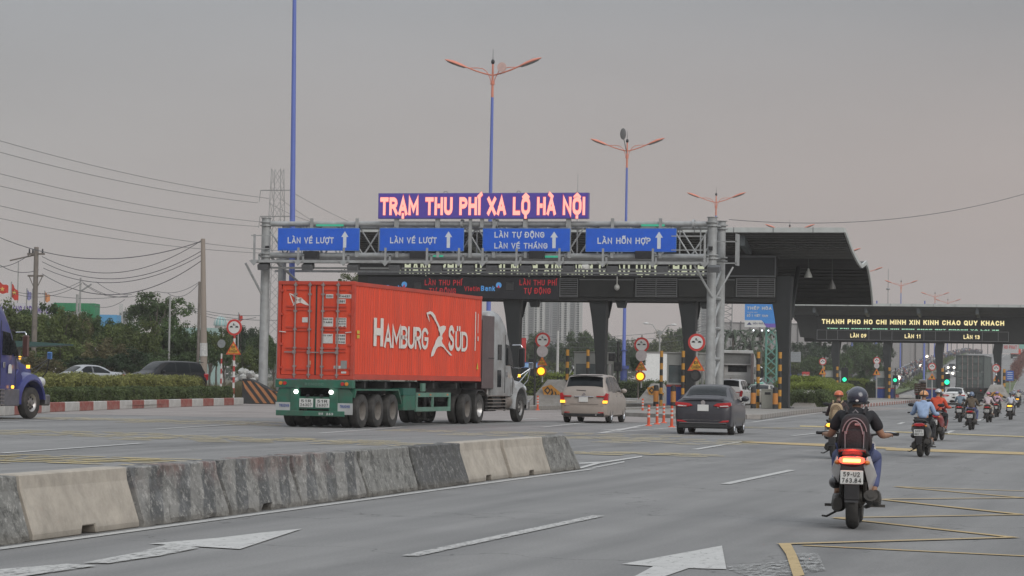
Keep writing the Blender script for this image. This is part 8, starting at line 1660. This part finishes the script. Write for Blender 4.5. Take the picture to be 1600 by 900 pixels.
for i, p_ in enumerate((1423, 1431, 1442, 1452, 1466, 1474, 1481, 1487, 1496, 1506, 1514, 1521, 1534, 1544, 1552, 1566)):
    c = PD(p_, 490, 860); MB().cyl((c.x, c.y, 0), (c.x, c.y, c.z), .16, n=5).obj('net_pole', mat('net_pole', (.10, .10, .10), .7), t)
# lattice masts seen under the canopy
for p_, yt, D, lb in ((1099, 455, 500, 'steel lattice mast left of the double gantry column'), (1134, 452, 480, 'steel lattice mast right of the double gantry column')):
    c = PD(p_, yt, D); t = thing('lattice_mast', lb, 'mast', (c.x, c.y, 0)); w_ = 1.3
    for sx in (-1, 1): MB().cyl((sx * w_, 0, 0), (sx * w_, 0, c.z), .1, n=5).obj('leg', LAT, t)
    for k in range(16): z = c.z * k / 16; MB().cyl((-w_, 0, z), (w_, 0, z + c.z / 16), .06, n=4).cyl((w_, 0, z), (-w_, 0, z + c.z / 16), .06, n=4).cyl((-w_, 0, z), (w_, 0, z), .05, n=4).obj('brace', LAT, t)
# apartment towers
TW1 = mat('tower_white', (.43, .43, .42), .8, var=.05, scale=.05); TW2 = mat('tower_grey', (.24, .24, .245), .8, var=.05); WIN = mat('tower_window', (.10, .115, .12), .3, var=.3, scale=.3)
def tower(label, p0, p1, ytop, D, cols, floors=30, name='apartment_tower'):
    a = PD(p0, ytop, D); b = PD(p1, ytop, D); W = (b - a).length; H_ = a.z; t = thing(name, label, 'building', (a.x, a.y, 0), math.atan2(b.y - a.y, b.x - a.x), 'apartment towers'); t['group'] = 'apartment towers'
    MB().bx(0, W, .6, 16, 0, H_).obj('core', TW2, t)
    x = 0; nB = 0
    win = MB(); bal = MB()
    for k, (f, m) in enumerate(cols):
        w_ = W * f
        if m: MB().bx(x, x + w_, 0, .6, 0, H_ + (2 if m == 1 else 0)).obj('facade_bay', TW1, t)
        n = max(1, int(w_ / 3.2))
        for i in range(floors):
            z = H_ * (i + .25) / floors
            for j in range(n):
                xx = x + w_ * (j + .2) / n; win.bx(xx, xx + w_ / n * .55, -.06 if m else .5, -.01 if m else .59, z, z + H_ / floors * .5)
            if m == 1 and n >= 1: bal.bx(x + w_ * .55, x + w_ * .98, -1.0, -.005, z - .5, z + .25)
        x += w_
    o = win.obj('window', WIN, t, fixn=False); o['kind'] = 'stuff'
    if bal.v: o = bal.obj('balcony', TW1, t, fixn=False); o['kind'] = 'stuff'
    return t
tower('pale apartment tower with window columns, left of the two under the canopy', 816, 861, 440, 900, [(.22, 1), (.2, 0), (.18, 1), (.2, 1), (.2, 0)], 46); tower('pale apartment tower with window columns, right of the two under the canopy', 862, 911, 438, 930, [(.25, 0), (.12, 1), (.22, 1), (.16, 0), (.25, 1)], 46)
tower('grey unfinished tower block behind the lattice masts', 1088, 1107, 450, 900, [(.4, 1), (.6, 0)], 36)
tower('tiny pale building left of the round green tree', 186, 197, 486, 700, [(.5, 1), (.5, 0)], 10)
tower('low grey block behind the brown canopy lattice and trees', 838, 860, 520, 800, [(1, 0)], 14)
# dome behind the right hand trees
c = PD(345, 494, 420); t = thing('glass_dome', 'pale teal ribbed dome above the trees right of the concrete pole', 'building', (c.x, c.y, 0)); MB().ell((0, 0, c.z - 1.6), (1.15, 1.15, 1.6), 18, 8, t1=.5).obj('dome', mat('dome_teal', (.22, .38, .38), .4), t); MB().cyl((0, 0, 0), (0, 0, c.z - 1.6), 1.0).obj('drum', TW1, t)
for k in range(6): a = PI * k / 6; MB().tube([(1.2 * math.cos(a) * math.cos(q), 1.2 * math.sin(a) * math.cos(q), c.z - 1.6 + 1.65 * math.sin(q)) for q in [PI * i / 10 for i in range(11)]], .05, 5).obj('rib', SW2, t)
c = PD(300, 515, 300); o = MB().bx(-2.6, 2.6, 0, 3, 0, PD(300, 512, 300).z).obj('shed', mat('shed_teal', (.30, .42, .40), .6), None, loc=(c.x, c.y, 0)); tag(o, 'pale teal shed wall glimpsed behind the tan concrete pole', 'shed')
# yard behind the left belt: banner, stacked containers, flags
YD = 215
def yard(name, x0, x1, y0, y1, D, m, label, cat, sides=2.5):
    a, b = PD(x0, y1, D), PD(x1, y0, D); t = thing(name, label, cat, (a.x, a.y, 0), YAW, None); W = (x1 - x0) / 3900 * D; z0, z1 = max(0, a.z), b.z; MB().bx(0, W, 0, sides, z0, z1).obj('panel' if name == 'banner' else 'container_body', m, t)
    n = int(W / .5)
    if name != 'banner':
        for k in range(n): MB().bx(W * k / n, W * k / n + .12, -.05, -.001, z0 + .1, z1 - .15).obj('corrugation', m, t)
    return t, W, z0, z1
bn, W, z0, z1 = yard('banner', -10, 83, 474, 492, YD, mat('banner_white', (.50, .49, .52), .7, var=.06), 'long white banner with purple letters behind the left trees', 'banner', .15)
text('TAN CANG ICD', W * .06, z0 + .18, W * .58, (z1 - z0) * .6, 0, mat('banner_purple', (.10, .05, .26), .6), bn, t=.22, depth=.02); text('MOVES', W * .74, z0 + .2, W * .22, (z1 - z0) * .5, 0, mat('banner_purple', (.10, .05, .26), .6), bn, t=.22, depth=.02)
yard('shipping_container', 83, 148, 474, 505, YD, mat('yard_green', (.03, .20, .09), .6, var=.1), 'dark green container standing in the yard beyond the left trees', 'container'); yard('shipping_container', 151, 182, 492, 520, YD + 6, mat('yard_blue', (.10, .30, .52), .6, var=.1), 'light blue container in the yard right of the green one', 'container'); yard('shipping_container', 100, 134, 487, 505, YD - 3, mat('yard_pale', (.42, .44, .40), .6), 'small pale panel low in front of the dark green container', 'container', .3)
FR = mat('flag_red', (.50, .045, .03), .8, var=.15, scale=4); FY = mat('flag_yellow', (.62, .42, .10), .8); FP = mat('flag_purple', (.24, .24, .45), .8); FO2 = mat('flag_orange', (.60, .27, .12), .8)
def flag(px_, py_, w_, h_, m, label, lean=.1, star=False):
    c = PD(px_, py_, 205); t = thing('flag', label, 'flag', (c.x, c.y, 0), YAW); s_ = 205 / 3900; MB().cyl((0, 0, 0), (0, 0, c.z + .15), .05, n=6).obj('pole', PST, t)
    g = []; W, H_ = w_ * s_, h_ * s_
    for i in range(9): 
        row = []
        for j in range(5): u, v = i / 8, j / 4; row.append((u * W, .12 * math.sin(u * 7 + v * 2), c.z - v * H_ * (1 - .35 * u) - u * H_ * lean * 3 + .06 * math.sin(u * 9)))
        g.append(row)
    MB().add([p for r in g for p in r], [(i * 5 + j, i * 5 + j + 1, i * 5 + j + 6, i * 5 + j + 5) for i in range(8) for j in range(4)], 0, True).obj('cloth', m, t, fixn=False)
    if star: q = (W * .5, -.16, c.z - H_ * .65); patchmesh('star', [(q[0] + (.22 if k % 2 == 0 else .09) * math.sin(PI * k / 5), q[1], q[2] + (.22 if k % 2 == 0 else .09) * math.cos(PI * k / 5)) for k in range(10)], FY, t)
flag(-4, 440, 17, 18, FR, 'large red flag at the left picture edge', .12, True); flag(18, 443, 11, 22, FR, 'narrow red flag with yellow star right of the large red flag', .2, True); flag(42, 453, 7, 16, FP, 'small violet flag left of the brown utility pole', .1); flag(51, 454, 6, 17, FY, 'small yellow flag touching the brown utility pole', .1); flag(70, 457, 8, 15, FO2, 'small orange flag right of the brown utility pole', .1); flag(373, 491, 6, 11, FR, 'small red flag just above the round verge sign', .1)
# bus shelter roof behind the blue truck
c = PD(36, 540, 110); t = thing('bus_shelter', 'dark green flat shelter roof on posts behind the blue tractor', 'shelter', (c.x, c.y, 0), YAW); MB().prism([(-3, c.z - .2), (1.8, c.z + .05), (1.8, c.z + .12), (0, c.z + .2), (-3, c.z + .25)], 'y', 0, 2.4).obj('roof', mat('shelter_green', (.03, .075, .07), .6), t)
for x in (-2.4, -.4): MB().cyl((x, 1.2, 0), (x, 1.2, c.z), .07).obj('post', PST, t)
MB().bx(-2.4, -.4, 1.1, 1.14, 1.1, c.z - .3).obj('back_panel', GLS, t)
# red and white boards, parked vans and cars beyond the median
for p0, p1, y0, y1, m, lb in ((1246, 1253, 584, 593, mat('ad_navy', (.05, .06, .14), .6), 'small dark advertising board beside the red one far beyond the hedge'), (1253, 1265, 581, 593, mat('ad_red', (.45, .05, .05), .6), 'small red advertising board far beyond the hedge'), (1592, 1612, 535, 545, mat('ad_green', (.22, .45, .38), .6), 'pale green hoarding at the upper right road'), (1566, 1592, 533, 552, mat('ad_white', (.45, .45, .45), .6), 'white hoarding with red words at the upper right road')):
    a, b = PD(p0, y1, 620 if p0 > 1500 else 330), PD(p1, y0, 620 if p0 > 1500 else 330); t = thing('advertising_board', lb, 'board', (a.x, a.y, 0)); W = b.x - a.x; MB().bx(0, W, 0, .2, a.z, b.z).obj('board_panel', m, t); MB().cyl((W * .5, .1, 0), (W * .5, .1, a.z), .1, n=6).obj('post', PST, t)
    if 'red' in lb: text('HO PHAT' if 'words' in lb else 'AGRIBANK', W * .1, a.z + (b.z - a.z) * .35, W * .8, (b.z - a.z) * .3, 0, SW2 if 'words' not in lb else RED, t, t=.24, depth=.03)
def van(label, px_, py_, m, L_=5, Hh=2.3, rz=0, D=None):
    p = G(px_, py_); t = thing('van', label, 'van', p, rz); MB().loft([[(-.95, y, .3), (.95, y, .3), (.95, y, z * .7), (.85, y, z), (-.85, y, z), (-.95, y, z * .7)] for y, z in ((0, Hh * .96), (.2, Hh), (L_ - 1.2, Hh), (L_ - .5, Hh * .6), (L_, Hh * .45))], sm=True).obj('body', m, t); MB().bx(-.75, .75, -.02, .0, Hh * .55, Hh * .85).obj('rear_window', CGL, t)
    for sx in (-1, 1): MB().bx(sx * .96 - .01, sx * .96 + .01, .6, L_ - 1.6, Hh * .55, Hh * .85).obj('side_window', CGL, t)
    for y in (.9, L_ - 1):
        for sx in (-1, 1): MB().cyl((sx * .75, y, .34), (sx * .97, y, .34), .34, n=12).obj('wheel', TYRE, t)
    return t
van('grey van beyond the median hedge left of the small pale booth', 1277, 618.5, PSL, 5, 2.2, 1.2); van('pale bus side glimpsed right of the cone shaped shrub', 1368, 616, PWH, 7, 2.6, 1.3)
for px_, lb, m, r_ in ((1187, 'white car far beyond the median, under the palms', PWH, 1.5), (1207, 'silver car far beyond the median beside the canopy column', PSL, 1.5), (1255, 'pale car roof just above the bright hedge', PWH, 1.6)):
    p = PD(px_, 600, 325); t = small_car(lb, px_, 332, m, r_); t.location = (p.x, p.y, 0.4)
# blue bus and red panel behind the left column
c = PD(822, 568, 230); t = thing('bus', 'blue and dark coach front behind the leftmost visible canopy column', 'bus', (c.x, c.y, 0), .5); bw = 1.2
MB().bx(-bw, bw, 0, 9, .4, 3.1).obj('body', mat('bus_blue', (.03, .07, .25), .5), t, bevel=.06); MB().bx(-bw * .9, bw * .9, -.02, .01, 1.2, 2.6).obj('windscreen', CGL, t); MB().bx(-bw * .9, bw * .9, -.03, .01, 2.65, 3.0).obj('destination_board', mat('bus_light_blue', (.2, .36, .6), .5), t)
for sx in (-1, 1): MB().cyl((sx * .9, 1.5, .45), (sx * 1.21, 1.5, .45), .45, n=14).obj('wheel', TYRE, t)
c = PD(819, 548, 235); o = MB().bx(-.35, .35, 0, .1, 2.4, c.z + 1.2).obj('red_banner', RED, None, loc=(c.x - .2, c.y, 0)); tag(o, 'narrow red vertical banner behind the leftmost canopy column', 'banner')
for p_, lb in ((857, 'rider head passing behind the bright hedge, left'), (871, 'rider head passing behind the bright hedge, right')):
    c = PD(p_, 588, 200); t = thing('person', lb, 'person', (c.x, c.y, 0)); MB().ell((0, 0, 1.0), (.25, .2, .5), 10, 8).ell((0, 0, 1.55), (.12, .13, .15), 10, 8).obj('body', CR_M[1], t); MB().ell((0, 0, 1.62), (.14, .15, .13), 12, 6, t1=.55).obj('helmet', CR_M[3 if p_ > 860 else 0], t)
# far tree line closing the horizon
rnd = random.Random(5); cs = []
for _ in range(900):
    px_ = rnd.uniform(-300, 1500); D = rnd.uniform(620, 820); p = PD(px_, 590, D); cs.append(((p.x, p.y, rnd.uniform(.5, 9 if px_ < 1300 else 5)), 3.2))
for _ in range(420):
    a = rnd.uniform(-1.4, 1.4); D = rnd.uniform(750, 900); x, y = D * math.sin(a), D * math.cos(a)
    if -1.0 < a < .15: continue
    cs.append(((x, y, rnd.uniform(.5, 9)), 4))
me = leaf_mesh('distant_treeline', cs, 34, .8, rnd, 1.0); me.materials.append(LM[2]); o = link('distant_treeline', me); o['kind'] = 'stuff'
# ------------------------------------------------------------------ haze
hm = bpy.data.materials.new('haze_air'); hm.use_nodes = True; hm.node_tree.nodes.clear(); ho = hm.node_tree.nodes.new('ShaderNodeOutputMaterial'); hv = hm.node_tree.nodes.new('ShaderNodeVolumePrincipled')
hv.inputs['Color'].default_value = (.93, .90, .88, 1); hv.inputs['Density'].default_value = .00034; hv.inputs['Anisotropy'].default_value = .2; hm.node_tree.links.new(hv.outputs[0], ho.inputs['Volume'])
hb_ = MB().bx(-1550, 1550, -250, 3250, -1.5, 130).obj('haze', hm); hb_['kind'] = 'stuff'
